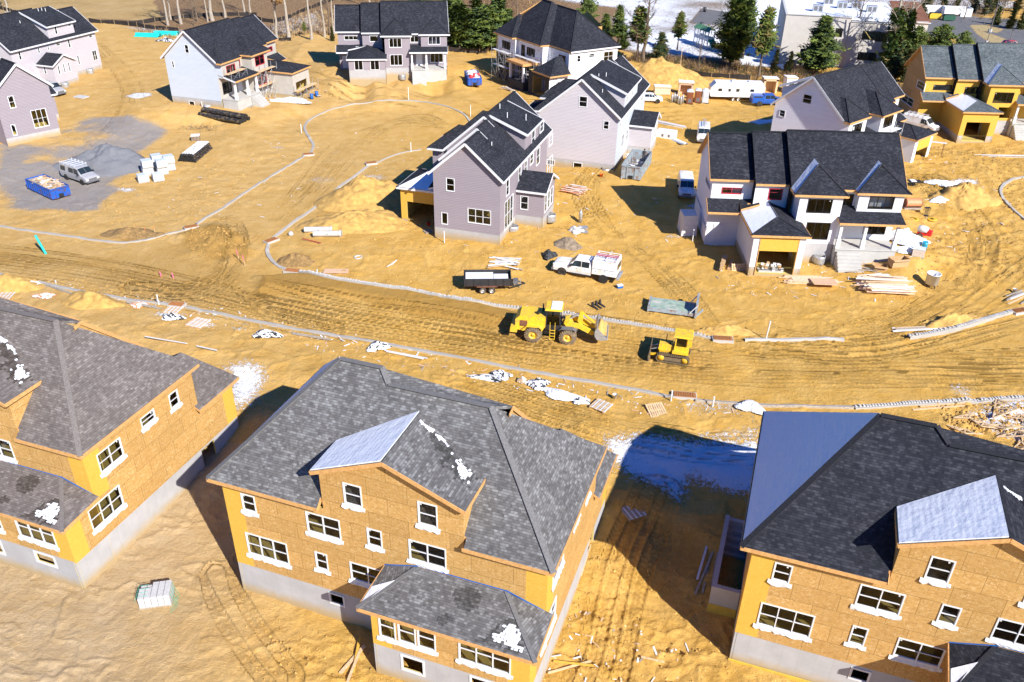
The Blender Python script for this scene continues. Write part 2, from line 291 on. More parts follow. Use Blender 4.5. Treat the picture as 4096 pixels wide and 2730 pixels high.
# ---------------------------------------------------------------- houses
def inpoly(p,poly):
    x,y=p; c=False; n=len(poly)
    for i in range(n):
        (x0,y0),(x1,y1)=poly[i],poly[(i+1)%n]
        if (y0>y)!=(y1>y) and x<(x1-x0)*(y-y0)/(y1-y0)+x0: c=not c
    return c
class House:
    def __init__(s,name,label,cat,org,yaw,z0=0,mirror=False,group=None):
        y=math.radians(yaw); s.o=np.array(org[:2],float); s.t=np.array([math.cos(y),math.sin(y)]); s.mir=mirror
        s.n=np.array([-s.t[1],s.t[0]])*(-1 if mirror else 1); s.z0=z0; s.yaw=y
        s.root=empty(name,(s.o[0],s.o[1],z0),y,label,cat,group); s.fac={}; s.mbs={}; s.wins=[]
    def w(s,x,y,z=0): p=s.o+s.t*x+s.n*y; return (p[0],p[1],s.z0+z)
    def loc(s,p): d=np.array(p[:2])-s.o; return (float(d@s.t),float(d@s.n),p[2]-s.z0)
    def mb(s,part):
        if part not in s.mbs: s.mbs[part]=MB(s.mir)
        return s.mbs[part]
    def facade(s,key,p0,p1): s.fac[key]=dict(p0=np.array(p0,float),p1=np.array(p1,float),lay=[],holes=[])
    def layer(s,key,part,mat,poly,off=0.,inner=True): s.fac[key]['lay'].append((part,mat,poly,off,inner))
    def rect(s,key,part,mat,z0,z1,s0=None,s1=None,off=0.,inner=True):
        f=s.fac[key]; L=np.linalg.norm(f['p1']-f['p0']); a=0 if s0 is None else s0; b=L if s1 is None else s1
        s.layer(key,part,mat,[(a,z0),(b,z0),(b,z1),(a,z1)],off,inner)
    def pix(s,key,q):
        f=s.fac[key]; a=np.array(s.w(*f['p0']))[:2]; b=np.array(s.w(*f['p1']))[:2]; d=(b-a)/np.linalg.norm(b-a); nn=np.array([d[1],-d[0]])
        r=ray(q); o=np.array([0,0,CAMH]); k=((a-o[:2])@nn)/(r[:2]@nn); p=o+r*k; return float((p[:2]-a)@d),float(p[2]-s.z0)
    def mat(s,key,off=0):
        f=s.fac[key]; d=(f['p1']-f['p0'])/np.linalg.norm(f['p1']-f['p0']); o=np.array([d[1],-d[0]]); p=f['p0']+o*off
        return Matrix(((d[0],o[0],0,p[0]),(d[1],o[1],0,p[1]),(0,0,1,0),(0,0,0,1)))
    def hole(s,key,s0,z0,s1,z1): s.fac[key]['holes'].append((s0,z0,s1,z1))
    def win(s,key,qa=None,qb=None,rect=None,n=1,style='dh',mat='vinyl',glass='glass',cut=True,skirt=False,size=None,cas=.07):
        if rect is None:
            a=s.pix(key,qa); b=s.pix(key,qb); rect=(min(a[0],b[0]),min(a[1],b[1]),max(a[0],b[0]),max(a[1],b[1]))
            if size:
                cx=(rect[0]+rect[2])/2; cz=(rect[1]+rect[3])/2; rect=(cx-size[0]/2,cz-size[1]/2,cx+size[0]/2,cz+size[1]/2)
        x0,z0,x1,z1=rect; c=cas
        if cut: s.hole(key,x0+c*.6,z0+c*.6,x1-c*.6,z1-c*.6)
        s.wins.append((key,x0,z0,x1,z1,n,style,mat,glass,skirt,c))
    def _window(s,key,x0,z0,x1,z1,n,style,mat,glass,skirt,c):
        mx=s.mat(key); m=MB(s.mir); gl=MB(s.mir); o1=.045; o0=-.07
        B=lambda a,b,cc,d,e,f,mt=mat: m.box(a,cc,b,d,f,e,mt,mx)  # a,b = s,z low ; cc=out low
        def bx(sa,za,sb,zb,oa,ob,mt=mat,mm=m): mm.box(sa,oa,za,sb,ob,zb,mt,mx)
        if style=='open':
            bx(x0,z0,x0+c,z1,o0,.02);bx(x1-c,z0,x1,z1,o0,.02);bx(x0+c,z0,x1-c,z0+c,o0,.02);bx(x0+c,z1-c,x1-c,z1,o0,.02)
            return m.build('window_opening',s.root)
        bx(x0,z0,x0+c,z1,o0,o1);bx(x1-c,z0,x1,z1,o0,o1);bx(x0+c,z0,x1-c,z0+c,o0,o1);bx(x0+c,z1-c,x1-c,z1,o0,o1)
        wu=(x1-x0-2*c)/n; r=.026
        for i in range(n):
            a=x0+c+i*wu; b=a+wu
            if i>0: bx(a-.03,z0+c,a+.03,z1-c,o0,o1-.012)
            bx(a,z0+c,a+r,z1-c,-.065,.005);bx(b-r,z0+c,b,z1-c,-.065,.005);bx(a+r,z0+c,b-r,z0+c+r*1.4,-.065,.005);bx(a+r,z1-c-r,b-r,z1-c,-.065,.005)
            if style=='dh': zm=(z0+z1)/2; bx(a+r,zm-.02,b-r,zm+.02,-.06,.012)
            if style=='slide': pass
            if style=='film': bx(a+r,(z0*.35+z1*.65)-.01,b-r,(z0*.35+z1*.65)+.01,-.05,0)
        P=[mx@Vector((a,-.035,b)) for a,b in ((x0+c,z0+c),(x1-c,z0+c),(x1-c,z1-c),(x0+c,z1-c))]
        gl.face(P,glass)
        if style in('dh','case') and RND.random()<.8:   # makers' sticker left on the glass
            sz=.11 if glass=='glass' else .16; sx_=x0+c+.06+(0 if RND.random()<.6 else (x1-x0-2*c-.3)); bx(sx_,z1-c-.08-sz,sx_+sz*.8,z1-c-.08,-.034,-.03,'wrap_white',gl)
        o=m.build('window',s.root); gl.build('pane',o)
        if skirt:
            k=MB(s.mir); nn=max(4,int((x1-x0)/.16)); rr=random.Random(int(x0*91+z0*37)); w0=x0-.16;w1=x1+.16; V=[];F=[]
            for i in range(nn+1):
                sx=w0+(w1-w0)*i/nn; dz=.30+rr.uniform(-.05,.06)
                if i in(0,nn): dz-=.05
                for zz,oo in ((z0+.02,.03),(z0-dz*.4,.05+rr.uniform(0,.05)),(z0-dz*.75,.05+rr.uniform(0,.09)),(z0-dz,.03+rr.uniform(0,.07))): V.append(mx@Vector((sx,oo,zz)))
            for i in range(nn):
                for j in range(3): a=i*4+j; F.append((a,a+1,a+5,a+4))
            k.mesh(V,F,'wrap_white'); ob=k.build('flashing_skirt',o); ob.modifiers.new('t','SOLIDIFY').thickness=.015
    def roof(s,pts,mt,mf,t=.2,part='roof'): s.mb(part).slab([Vector(p) for p in pts],t,mt,mf)
    def fascia(s,pts,mat,w=.045,h=.24,part='fascia',drop=.11):
        m=s.mb(part)
        for a,b in zip(pts[:-1],pts[1:]):
            a=Vector(a);b=Vector(b); m.bar(a-Vector((0,0,drop)),b-Vector((0,0,drop)),w,h,mat)
    def cap(s,pts,mat,w=.34):
        s.nc=getattr(s,'nc',0)+1
        for a,b in zip(pts[:-1],pts[1:]): s.mb('ridge_cap#%d'%s.nc).bar(Vector(a)+Vector((0,0,.02)),Vector(b)+Vector((0,0,.02)),w,.05,mat)
    def snow(s,pts,up=.05,part='roof_snow',mat='snow_roof'):
        P=[Vector(p)+Vector((0,0,up)) for p in pts]; s.mb(part).slab(P,up*.8,mat,mat)
    def cells(s,P3,poly,mat,lift=.006,th=.5,seed=1,part='roof_stain',cw=.16,ch=.145,thick=.0,fall=.6,noise_=1.):
        """patch built of shingle-sized pieces lying in the plane through the three points"""
        a,b,c=[Vector(p) for p in P3]; u=(b-a).normalized(); n=u.cross(c-a).normalized(); part='%s#%d'%(part,seed)
        if n.z<0: n=-n
        v=n.cross(u); pts=[(Vector(p)-a) for p in poly]; Q=[(p.dot(u),p.dot(v)) for p in pts]; m=s.mb(part); x0=min(q[0] for q in Q);x1=max(q[0] for q in Q);y0=min(q[1] for q in Q);y1=max(q[1] for q in Q)
        for j in range(int(y0/ch)-1,int(y1/ch)+2):
            run=None
            for i in range(int(x0/cw)-1,int(x1/cw)+2):
                X=(i+.5)*cw;Y=(j+.5)*ch; ok=False
                if inpoly((X,Y),Q):
                    d=min(abs((X-p[0])*(q[1]-p[1])-(Y-p[1])*(q[0]-p[0]))/(math.hypot(q[0]-p[0],q[1]-p[1])+1e-6) for p,q in zip(Q,Q[1:]+Q[:1])); nn=noise.noise(Vector((X*1.6+seed,Y*2.6,seed)))*.6+noise.noise(Vector((i*.9,j*1.3,seed)))*.4; ok=min(1,d/fall)+nn*noise_>th
                if ok and run is None: run=i
                if run is not None and (not ok):
                    A=[(run*cw,j*ch),(i*cw,j*ch),(i*cw,(j+1)*ch),(run*cw,(j+1)*ch)]
                    if thick: jit=[(random.Random(i*7+j+k).uniform(-.04,.04)) for k in range(8)]; A=[(run*cw-.02+jit[0],j*ch+.01),(i*cw+jit[1],j*ch),(i*cw+.03+jit[2],(j+.5)*ch),(i*cw+jit[3],(j+1)*ch),(run*cw+jit[4],(j+1)*ch-.01),(run*cw-.05+jit[5],(j+.5)*ch)]
                    P=[a+u*x_+v*y_+n*lift for x_,y_ in A]
                    if thick: m.mesh(P+[p-n*lift*.9 for p in P],[tuple(range(6)),(0,6,7,1),(1,7,8,2),(2,8,9,3),(3,9,10,4),(4,10,11,5),(5,11,6,0)],mat)
                    else: m.mesh(P,[(0,1,2,3)],mat)
                    run=None
    def snowbits(s,a,b,c,rows,seed,amp=.8,mat='snow',lift=.03,part='roof_snow'):
        """ragged strips of snow lying along the shingle courses of triangle a-b-c: a top, b-c along the foot"""
        rr=random.Random(seed); a,b,c=Vector(a),Vector(b),Vector(c); m=s.mb(part)
        for i in range(rows):
            t0=i/rows; t1=(i+rr.uniform(.75,1.1))/rows; L0=a.lerp(b,t0);R0_=a.lerp(c,t0);L1=a.lerp(b,t1);R1=a.lerp(c,t1)
            u=rr.uniform(0,.35)*amp+.25*amp*math.sin(i*1.7)**2; x=1-u
            n=max(2,int(6*t0)); P=[L0]; 
            pa=L0.lerp(R0_,x*rr.uniform(.8,1)); pb=L1.lerp(R1,x*rr.uniform(.8,1)); V=[L0,pa,pb,L1]; V=[v+Vector((0,0,lift)) for v in V]
            m.slab(V,lift*.9,mat,mat)
            if rr.random()<.5 and i>2:
                k=min(.97,x+rr.uniform(.03,.12)); k2=min(1,k+rr.uniform(.04,.1)); V=[L0.lerp(R0_,k),L0.lerp(R0_,k2),L1.lerp(R1,k2),L1.lerp(R1,k)]; m.slab([v+Vector((0,0,lift)) for v in V],lift*.9,mat,mat)
    def vents(s,pts):
        for p in pts:
            m=MB(s.mir); v=Vector(p); m.tube([v,v+Vector((0,0,.75))],.05,'pvc_white',8); m.lathe([(.13,0),(.12,.05),(.06,.14)],'lead_grey',10,c=v+Vector((0,0,.0))); m.build('vent_pipe',s.root)
    def build(s,footz=0.,floors=(),foot=None):
        for key,f in s.fac.items():
            for part,mat,poly,off,inner in f['lay']:
                mx=s.mat(key,off); m=s.mb(part); verts=[Vector(p) for p in poly]; n=len(poly); edges=[(i,(i+1)%n) for i in range(n)]; hs=[]
                a0=min(p[0] for p in poly);a1=max(p[0] for p in poly);b0=min(p[1] for p in poly);b1=max(p[1] for p in poly)
                for (x0,z0,x1,z1) in f['holes']:
                    X0,X1,Z0,Z1=max(x0,a0),min(x1,a1),max(z0,b0),min(z1,b1)
                    if X1-X0<.02 or Z1-Z0<.02: continue
                    hs.append((X0,Z0,X1,Z1)); b=len(verts); verts+=[Vector((X0,Z0)),Vector((X1,Z0)),Vector((X1,Z1)),Vector((X0,Z1))]; edges+=[(b,b+1),(b+1,b+2),(b+2,b+3),(b+3,b)]
                V,E_,F_,_,_,_=delaunay_2d_cdt(verts,edges,[],0,1e-4)
                tri=[]
                for fc in F_:
                    cx=sum(V[i][0] for i in fc)/len(fc); cz=sum(V[i][1] for i in fc)/len(fc)
                    if not inpoly((cx,cz),poly): continue
                    if any(h[0]<cx<h[2] and h[1]<cz<h[3] for h in hs): continue
                    tri.append(tuple(fc))
                m.mesh([mx@Vector((v[0],0,v[1])) for v in V],tri,mat)
                if inner:
                    m.mesh([mx@Vector((v[0],-.14,v[1])) for v in V],[t[::-1] for t in tri],'osb_inside')
                    for (X0,Z0,X1,Z1) in hs:
                        c4=[(X0,Z0),(X1,Z0),(X1,Z1),(X0,Z1)]
                        for i in range(4):
                            (a,b),(c,d)=c4[i],c4[(i+1)%4]; m.face([mx@Vector((a,0,b)),mx@Vector((c,0,d)),mx@Vector((c,-.14,d)),mx@Vector((a,-.14,b))],'osb_inside')
        for wn in s.wins: s._window(*wn)
        if floors:
            m=s.mb('floor')
            for (x0,y0,x1,y1,z) in floors: m.box(x0,y0,z-.2,x1,y1,z,'osb_inside')
        for part,m in s.mbs.items():
            m.build(part,s.root,footz=footz if part in('foundation','wall') else None)
GSH='houses being built on the site'
def model_S(key,label,org,yaw,z0,mirror,mt,dorm=(1.2,7.3),sun=(2.7,7.8),base=-1.5,name='house',side='siding_mauve',rear=None,front='stucco_tan',shg='shingle_black',fas='fascia_wood',trim='trim_white',cap='cap_black',garconc=1.1,gw=5.4,gd=0.0,gx=0.0,gable_c=2.0,fe=(7.2,6.1,5.1),K=.80,re=16.8,gfront=None,rakes=None,side_entry=False):
    rear=rear or side; rk=rakes or fas; gfront=gfront or front; d=fe[2]-5.1; f1,f2,f3=fe; ze=8.1; yb=re-.5
    h=House(name,label,'house',org,yaw,z0,mirror,GSH); h.d=d
    zr=lambda y:ze+K*(re-y)
    yr=[(f+re)/2 for f in fe]; zk=[ze+K*(a-f) for a,f in zip(yr,fe)]
    w1,w2,w3=f1+.45,f2+.4,f3+.4; P1,P2,PO=3.5+d,4.55+d,2.7+d
    fz=lambda f,y: ze+K*(y-f)
    h.facade('gG',(-3.5,yb),(-3.5,w1)); L=yb-w1
    h.layer('gG','foundation','concrete',[(0,base),(L,base),(L,gable_c),(0,gable_c)],-.03)
    h.layer('gG','wall',side,[(0,gable_c),(L,gable_c),(L,fz(f1,w1)-.2),(yb-yr[0],zk[0]-.2),(0,zr(yb)-.2)])
    h.facade('gP',(16.2,P2),(16.2,yb)); L=yb-P2; q=w3-P2
    h.layer('gP','foundation','concrete',[(q,base),(L,base),(L,gable_c),(q,gable_c)],-.03)
    h.layer('gP','wall',side,[(0,5.7),(q,5.7),(q,gable_c),(L,gable_c),(L,zr(yb)-.2),(yr[2]-P2,zk[2]-.2),(q,fz(f3,w3)-.2),(0,7.95)])
    h.facade('rear',(16.2,yb),(-3.5,yb)); h.rect('rear','foundation','concrete',base,gable_c,off=-.03); h.rect('rear','wall',rear,gable_c,zr(yb)-.15)
    h.facade('f1',(-3.5,w1),(.95,w1)); h.rect('f1','wall',front,-.5,fz(f1,w1)-.2)
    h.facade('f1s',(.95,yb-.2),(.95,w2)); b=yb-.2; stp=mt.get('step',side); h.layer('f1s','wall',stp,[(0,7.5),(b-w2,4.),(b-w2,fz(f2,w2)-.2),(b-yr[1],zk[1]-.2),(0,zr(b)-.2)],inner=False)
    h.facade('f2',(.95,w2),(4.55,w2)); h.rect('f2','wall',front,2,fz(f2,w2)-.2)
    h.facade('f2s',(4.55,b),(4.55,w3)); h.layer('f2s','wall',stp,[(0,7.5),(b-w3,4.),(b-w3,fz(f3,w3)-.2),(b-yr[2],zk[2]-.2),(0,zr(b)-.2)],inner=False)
    h.facade('p1s',(5.0,w2),(5.0,P1)); h.rect('p1s','wall',front,2.3,7.95)
    h.facade('p1',(5.0,P1),(9.5,P1)); h.rect('p1','foundation','concrete',base,2.5,off=-.03); h.rect('p1','wall',front,2.5,7.95)
    h.facade('p1r',(9.5,P1),(9.5,w3)); h.rect('p1r','foundation','concrete',base,2.4,off=-.03); h.rect('p1r','wall',front,2.4,7.95)
    h.facade('fc',(9.5,w3),(16.2,w3)); h.rect('fc','wall',front,2.3,8.1)
    h.facade('p2s',(11.5,w3),(11.5,P2)); h.rect('p2s','wall',front,5.7,7.95)
    h.facade('p2',(11.5,P2),(16.2,P2)); h.rect('p2','wall',front,5.7,7.95)
    x0=gx; x1=gw
    h.facade('gf',(x0,gd),(x1,gd)); h.rect('gf','foundation','concrete',base,garconc,off=-.03); h.rect('gf','wall',gfront if not side_entry else front,garconc,4.75)
    h.facade('gl',(x0,w1),(x0,gd)); h.rect('gl','foundation','concrete',base,garconc,off=-.03); h.rect('gl','wall',front if not side_entry else gfront,garconc,4.75)
    h.facade('gr',(x1,gd),(x1,P1)); 
    if gd<P1-.1: h.rect('gr','foundation','concrete',base,garconc,off=-.03); h.rect('gr','wall',front,garconc,4.75)
    R=lambda pts: h.roof(pts,shg,fas)
    for i,(xa,xb) in enumerate(((-3.9,.85),(.85,4.45),(4.45,16.6))):
        f=fe[i]; y=yr[i]; z=zk[i]; R([(xa,f,ze),(xb,f,ze),(xb,y,z),(xa,y,z)]); R([(xa,y,z),(xb,y,z),(xb,re,ze),(xa,re,ze)])
        h.fascia([(xa,f-.02,ze),(xb,f-.02,ze)],fas); h.fascia([(xa,re+.02,ze),(xb,re+.02,ze)],rk); h.cap([(xa+.02,y,z),(xb-.02,y,z)],cap)
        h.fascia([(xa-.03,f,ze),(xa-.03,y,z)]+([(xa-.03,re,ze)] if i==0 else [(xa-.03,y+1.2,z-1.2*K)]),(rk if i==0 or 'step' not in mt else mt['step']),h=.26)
    h.fascia([(16.63,f3,ze),(16.63,yr[2],zk[2]),(16.63,re,ze)],rk,h=.26)
    for xa,xb,yf in ((4.3,9.9,3.1+d),(11.1,16.75,4.2+d)):
        xm=(xa+xb)/2; hz=10.42; ya=yf+(3.1 if xa<5 else 2.7); y2=f3+(hz-ze)/K; FL=(xa,yf,ze);FR=(xb,yf,ze);A1=(xm,ya,hz);A2=(xm,max(y2,ya+.2),hz);BL=(xa,f3,ze);BR=(xb,f3,ze)
        R([FL,FR,A1]);R([BL,FL,A1,A2]);R([FR,BR,A2,A1]); h.fascia([BL,FL],fas); h.fascia([FL,FR],fas); h.fascia([FR,BR],fas)
        if mt.get('valley'): h.snow([(xa+.05,f3,ze),(FL[0]+.05,FL[1]+.05,FL[2]),A1,A2],up=.06,part='roof_snow#%d'%int(xa))
        h.cap([FL,A1],cap,.22); h.cap([A1,FR],cap,.22)
    gz=4.85; xm=(x0+x1)/2; a=(xm,gd+2.3,gz+1.05); b_=(xm,w1+.2,gz+1.05); FL=(x0-.35,gd-.35,gz);FR=(x1+.35,gd-.35,gz);BL=(x0-.35,w1,gz);BR=(x1+.35,w2,gz)
    R([FL,FR,a]);R([BL,FL,a,b_]);R([FR,BR,(xm+.01,w1+.2,gz+1.05),a]); h.fascia([BL,FL],fas);h.fascia([FL,FR],fas);h.fascia([FR,BR],fas); h.cap([FL,a],cap,.22);h.cap([a,FR],cap,.22);h.cap([a,b_],cap,.22)
    if mt.get('gsnow'): h.snow([(x0-.3,w1-.6,gz+.02),(FL[0]+.1,FL[1]+.1,gz+.02),a,b_],up=.05,part='roof_snow#9')
    if not side_entry:
        R([(-3.9,w1-1.7,4.75),(x0-.35,w1-1.7,4.75),(x0-.35,w1,5.75),(-3.9,w1,5.75)]); h.fascia([(-3.9,w1-1.72,4.75),(x0-.35,w1-1.72,4.75)],fas); h.fascia([(-3.93,w1-1.7,4.75),(-3.93,w1,5.75)],rk)
    R([(x0-.35,w1-1.69,5.2),(1.6,w1-1.69,5.85),(1.6,w1,5.87),(x0-.35,w1,5.7)])
    m=h.mb('porch'); m.box(9.55,PO,base,15.95,w3-.02,2.25,'concrete_plain'); m.box(9.5,PO-.1,2.25,16.0,w3-.02,2.4,'concrete_plain')
    st=h.mb('steps')
    for i in range(7): st.box(9.7,PO-.08-.3*(i+1),base,12.2,PO-.1-.3*i,2.1-.3*i,'concrete_plain')
    for cx in (9.75,12.35,15.7):
        c=MB(mirror); c.box(cx-.15,PO+.1,2.4,cx+.15,PO+.4,5.3,'trim_white'); c.box(cx-.21,PO+.04,2.4,cx+.21,PO+.46,3.3,'trim_white'); c.box(cx-.24,PO+.01,3.3,cx+.24,PO+.49,3.36,'trim_white'); c.build('porch_column',h.root)
    R([(9.3,PO-.3,5.4),(16.2,PO-.3,5.4),(16.2,w3,6.2),(9.3,w3,6.2)]); h.fascia([(9.3,PO-.32,5.4),(16.2,PO-.32,5.4)],fas); h.fascia([(16.22,PO-.3,5.4),(16.22,P2,6.0)],rk); h.mb('porch_beam').box(9.6,PO+.05,5.08,15.9,PO+.4,5.28,fas)
    if dorm:
        da,db=dorm; yd=yb-.05; zt=10.55; yt=yr[2]+.3; ztop=zk[2]-.12
        h.facade('dr',(db,yd),(da,yd)); h.rect('dr','wall',rear,8.3,zt-.2)
        for x,nm in ((da,'dl'),(db,'dd')):
            Q=yd-yt
            if nm=='dl': h.facade(nm,(x,yd),(x,yt)); h.layer(nm,'wall',side,[(0,8.3),(Q,zr(yt)-.3),(Q,ztop-.3),(0,zt-.2)],inner=False)
            else: h.facade(nm,(x,yt),(x,yd)); h.layer(nm,'wall',side,[(0,zr(yt)-.3),(Q,8.3),(Q,zt-.2),(0,ztop-.3)],inner=False)
        R([(da-.4,yt-.1,ztop),(db+.4,yt-.1,ztop),(db+.4,yd+.4,zt),(da-.4,yd+.4,zt)]); h.fascia([(da-.4,yd+.42,zt),(db+.4,yd+.42,zt)],trim); h.fascia([(da-.42,yt,ztop),(da-.42,yd+.4,zt)],trim,h=.3); h.fascia([(db+.42,yt,ztop),(db+.42,yd+.4,zt)],trim,h=.3)
    if sun:
        sa,sb=sun; sm=(sa+sb)/2; y2=yb+3.3
        h.facade('sr',(sb,y2),(sa,y2)); h.rect('sr','foundation','concrete',base,1.9,off=-.03); h.layer('sr','wall',rear,[(0,1.9),(sb-sa,1.9),(sb-sa,4.95),((sb-sa)/2,6.2),(0,4.95)])
        h.facade('sl',(sa,y2),(sa,yb)); h.rect('sl','foundation','concrete',base,1.9,off=-.03); h.rect('sl','wall',side,1.9,4.95)
        h.facade('sR',(sb,yb),(sb,y2)); h.rect('sR','foundation','concrete',base,1.9,off=-.03); h.rect('sR','wall',side,1.9,4.95)
        for s_ in (-1,1):
            xe=sa-.35 if s_<0 else sb+.35; R([(xe,yb+.02,5.0),(sm,yb+.02,6.5),(sm,y2+.4,6.5),(xe,y2+.4,5.0)]); h.fascia([(xe+s_*.02,yb+.05,5.0),(xe+s_*.02,y2+.4,5.0)],trim)
        h.fascia([(sa-.35,y2+.42,5.0),(sm,y2+.42,6.5),(sb+.35,y2+.42,5.0)],trim)
        h.mb('floor').box(sa+.2,yb+.1,1.7,sb-.2,y2-.2,1.9,'osb_inside')
    h.floors=[(-3.3,w1+.2,4.4,yb-.2,2.2),(-3.3,w1+.2,.8,yb-.2,5.2),(1.1,w2+.2,4.4,yb-.2,5.2),(4.7,w3+.2,16.,yb-.2,2.2),(4.7,w3+.2,16.,yb-.2,5.2),(5.2,P1+.2,9.3,w3+.1,2.2),(5.2,P1+.2,9.3,w3+.1,5.2),(x0+.1,gd+.15,x1-.1,w1-.1,.3)]
    m=h.mb('partition'); m.box(-3.2,11.6,2.2,4.3,11.72,8.1,'osb_inside'); m.box(4.8,11.2,2.2,15.9,11.32,8.3,'osb_inside'); m.box(9.6,w3+.3,2.2,9.72,yb-.3,8,'osb_inside'); m.box(.9,w1+.3,2.2,1.02,yb-.3,7.9,'osb_inside'); m.box(4.3,w2+.3,2.2,4.42,yb-.3,7.9,'osb_inside')
    return h
def _eave(h,lx,ly,q,z=8.1): anchor(h,lx,ly,q,z)
shingle('wet_grey',[(.045,.043,.042),(.07,.068,.066),(.10,.098,.096),(.15,.15,.15)]); shingle('wet_brown',[(.05,.042,.036),(.075,.063,.055),(.10,.086,.075),(.14,.12,.11)]); shingle('wet_black',[(.008,.008,.011),(.012,.012,.016),(.02,.02,.025),(.03,.03,.035)])
# ---------------------------------------------------------------- the hip-roofed house seen from the back
_k=None
RC=.95; RZ=9.35
RW={}
def model_R(label,org,yaw,z0,shg,cap,mirror=False,front=False,side_mat='osb'):
    h=House('house',label,'house',org,yaw,z0,mirror,GSH); Rr=lambda pts:h.roof(pts,shg,'fascia_wood')
    hc=2.5; wt=8.95
    h.facade('rear',(20.2,0),(0,0)) if False else h.facade('rear',(0,0),(20.2,0))
    h.rect('rear','foundation','concrete',-1.2,hc,off=-.02); 
    gp=[(1.25,hc),(20.2,hc),(20.2,9.05),(15.45,9.05),(15.45,11.85),(11.1,13.6),(6.85,11.85),(6.85,9.05),(1.25,9.05)]
    h.layer('rear','wall','osb',[(1.25,hc),(19.0,hc),(19.0,9.05),(15.45,9.05),(15.45,11.85),(11.1,13.65),(6.85,11.85),(6.85,9.05),(1.25,9.05)])
    h.rect('rear','wall','osb_yellow',hc,9.05,0,1.25); h.rect('rear','wall','osb_yellow',hc,9.05,19.0,20.2)
    h.facade('gl',(6.85,2.6),(6.85,0)); h.layer('gl','wall','osb',[(0,11.6),(2.6,9.2),(2.6,11.85),(0,11.85)],inner=False)
    h.facade('gr',(15.45,0),(15.45,2.6)); h.layer('gr','wall','osb',[(0,9.2),(2.6,11.6),(2.6,11.85),(0,11.85)],inner=False)
    h.facade('side',(20.2,-2.62),(20.2,14.3)); h.rect('side','foundation','concrete',-1.2,hc-.15,off=-.02)
    h.layer('side','wall',side_mat,[(1.2,hc-.15),(15.7,hc-.15),(15.7,5.6),(13.0,5.6),(13.0,9.05),(3.9,9.05),(3.9,5.4),(1.2,5.4)])
    h.layer('side','wall','osb_yellow',[(0,hc-.15),(1.2,hc-.15),(1.2,5.4),(0,5.4)]); h.layer('side','wall','osb_yellow',[(2.62,5.4),(3.9,5.4),(3.9,9.05),(2.62,9.05)]); h.layer('side','wall','osb_yellow',[(15.7,hc-.15),(16.9,hc-.15),(16.9,5.6),(15.7,5.6)])
    h.facade('left',(0,12.5),(0,0)); h.rect('left','foundation','concrete',-1.2,hc,off=-.02); h.layer('left','wall','osb',[(0,hc),(11.3,hc),(11.3,9.05),(0,9.05)]); h.layer('left','wall','osb_yellow',[(11.3,hc),(12.5,hc),(12.5,9.05),(11.3,9.05)])
    fm='osb' if not front else 'foam_dots'
    h.facade('fr1',(20.2,10.4),(14,10.4)); h.rect('fr1','wall',fm,2,9.05); h.facade('fr2',(14,11.6),(6.2,11.6)); h.rect('fr2','wall',fm,1,9.05); h.facade('fr3',(6.2,12.3),(0,12.3)); h.rect('fr3','wall',fm,1,9.05)
    h.facade('fs1',(14,10.4),(14,11.6)); h.rect('fs1','wall',fm,1,9.05); h.facade('fs2',(6.2,11.6),(6.2,12.3)); h.rect('fs2','wall',fm,1,9.05)
    # bump-out at the back
    h.facade('bump',(10.9,-2.62),(20.2,-2.62)); h.rect('bump','foundation','concrete',-1.2,hc,off=-.02); h.rect('bump','wall','osb',hc,5.4,1.2,8.1); h.rect('bump','wall','osb_yellow',hc,5.4,0,1.2); h.rect('bump','wall','osb_yellow',hc,5.4,8.1,9.3)
    h.facade('bl',(10.9,0),(10.9,-2.62)); h.rect('bl','foundation','concrete',-1.2,hc,off=-.02); h.rect('bl','wall','osb',hc,5.4)
    # wing (garage)
    h.facade('wf',(20.2,14.3),(13.8,14.3)); h.rect('wf','wall','osb' if not front else 'stone_sheathing',.5,5.6); h.facade('wl',(13.8,14.3),(13.8,10.4)); h.rect('wl','wall','osb' if not front else 'stone_sheathing',.5,5.6)
    e=RZ; rp=lambda y:RZ+RC*(y+.4)
    Rr([(-.64,-.4,e),(6.7,-.4,e),(6.7,.05,rp(.05)),(15.6,.05,rp(.05)),(15.6,-.4,e),(20.6,-.4,e),(15.0,5.23,14.7),(8.7,5.23,14.7),(8.0,5.86,15.3),(5.2,5.86,15.3)])
    if not front:
        Rr([(20.6,-.4,e),(20.6,10.86,e),(15,5.23,14.7)]); Rr([(-.64,-.4,e),(-.64,13.0,e),(5.2,5.86,15.3)])
        Rr([(-.64,13.0,e),(7.9,13.0,e),(7.9,5.86,15.3),(5.2,5.86,15.3)]); Rr([(7.9,10.86,e),(20.6,10.86,e),(15,5.23,14.7),(7.9,5.23,14.7)])
        h.roof([(8.05,5.25,14.66),(14.9,5.25,14.66),(15.95,6.2,14.35),(8.05,5.88,15.25)],shg,shg); h.roof([(8.05,5.88,15.25),(15.95,6.2,14.35),(15.95,10.8,9.9),(8.05,12.4,9.5)],shg,shg)
        h.facade('cg',(15.85,5.2),(15.85,10.7)); h.layer('cg','wall','osb',[(0,9.),(5.5,9.0),(5.4,9.9),(1.0,14.1),(0,13.8)],inner=False)
        h.fascia([(15.97,5.6,14.2),(15.97,6.2,14.33),(15.97,10.8,9.9)],'fascia_wood')
        h.snow([(-.6,-.25,e),(-.6,12.9,e),(5.15,5.95,15.3)],up=.07)
    else:
        Rr([(20.6,-.4,e),(20.6,10.3,e),(15,5.23,14.7)]); Rr([(20.6,10.3,e),(13.9,10.3,e),(9.0,5.4,14.9),(15,5.23,14.7)])
        Rr([(14.1,10.3,e),(13.9,12.0,e),(8.6,6.2,15.3),(9.2,5.4,14.9)]); Rr([(13.9,12.0,e),(6.0,12.0,e),(3.,8.9,12.5),(5.2,5.86,15.3),(8.6,6.2,15.3)])
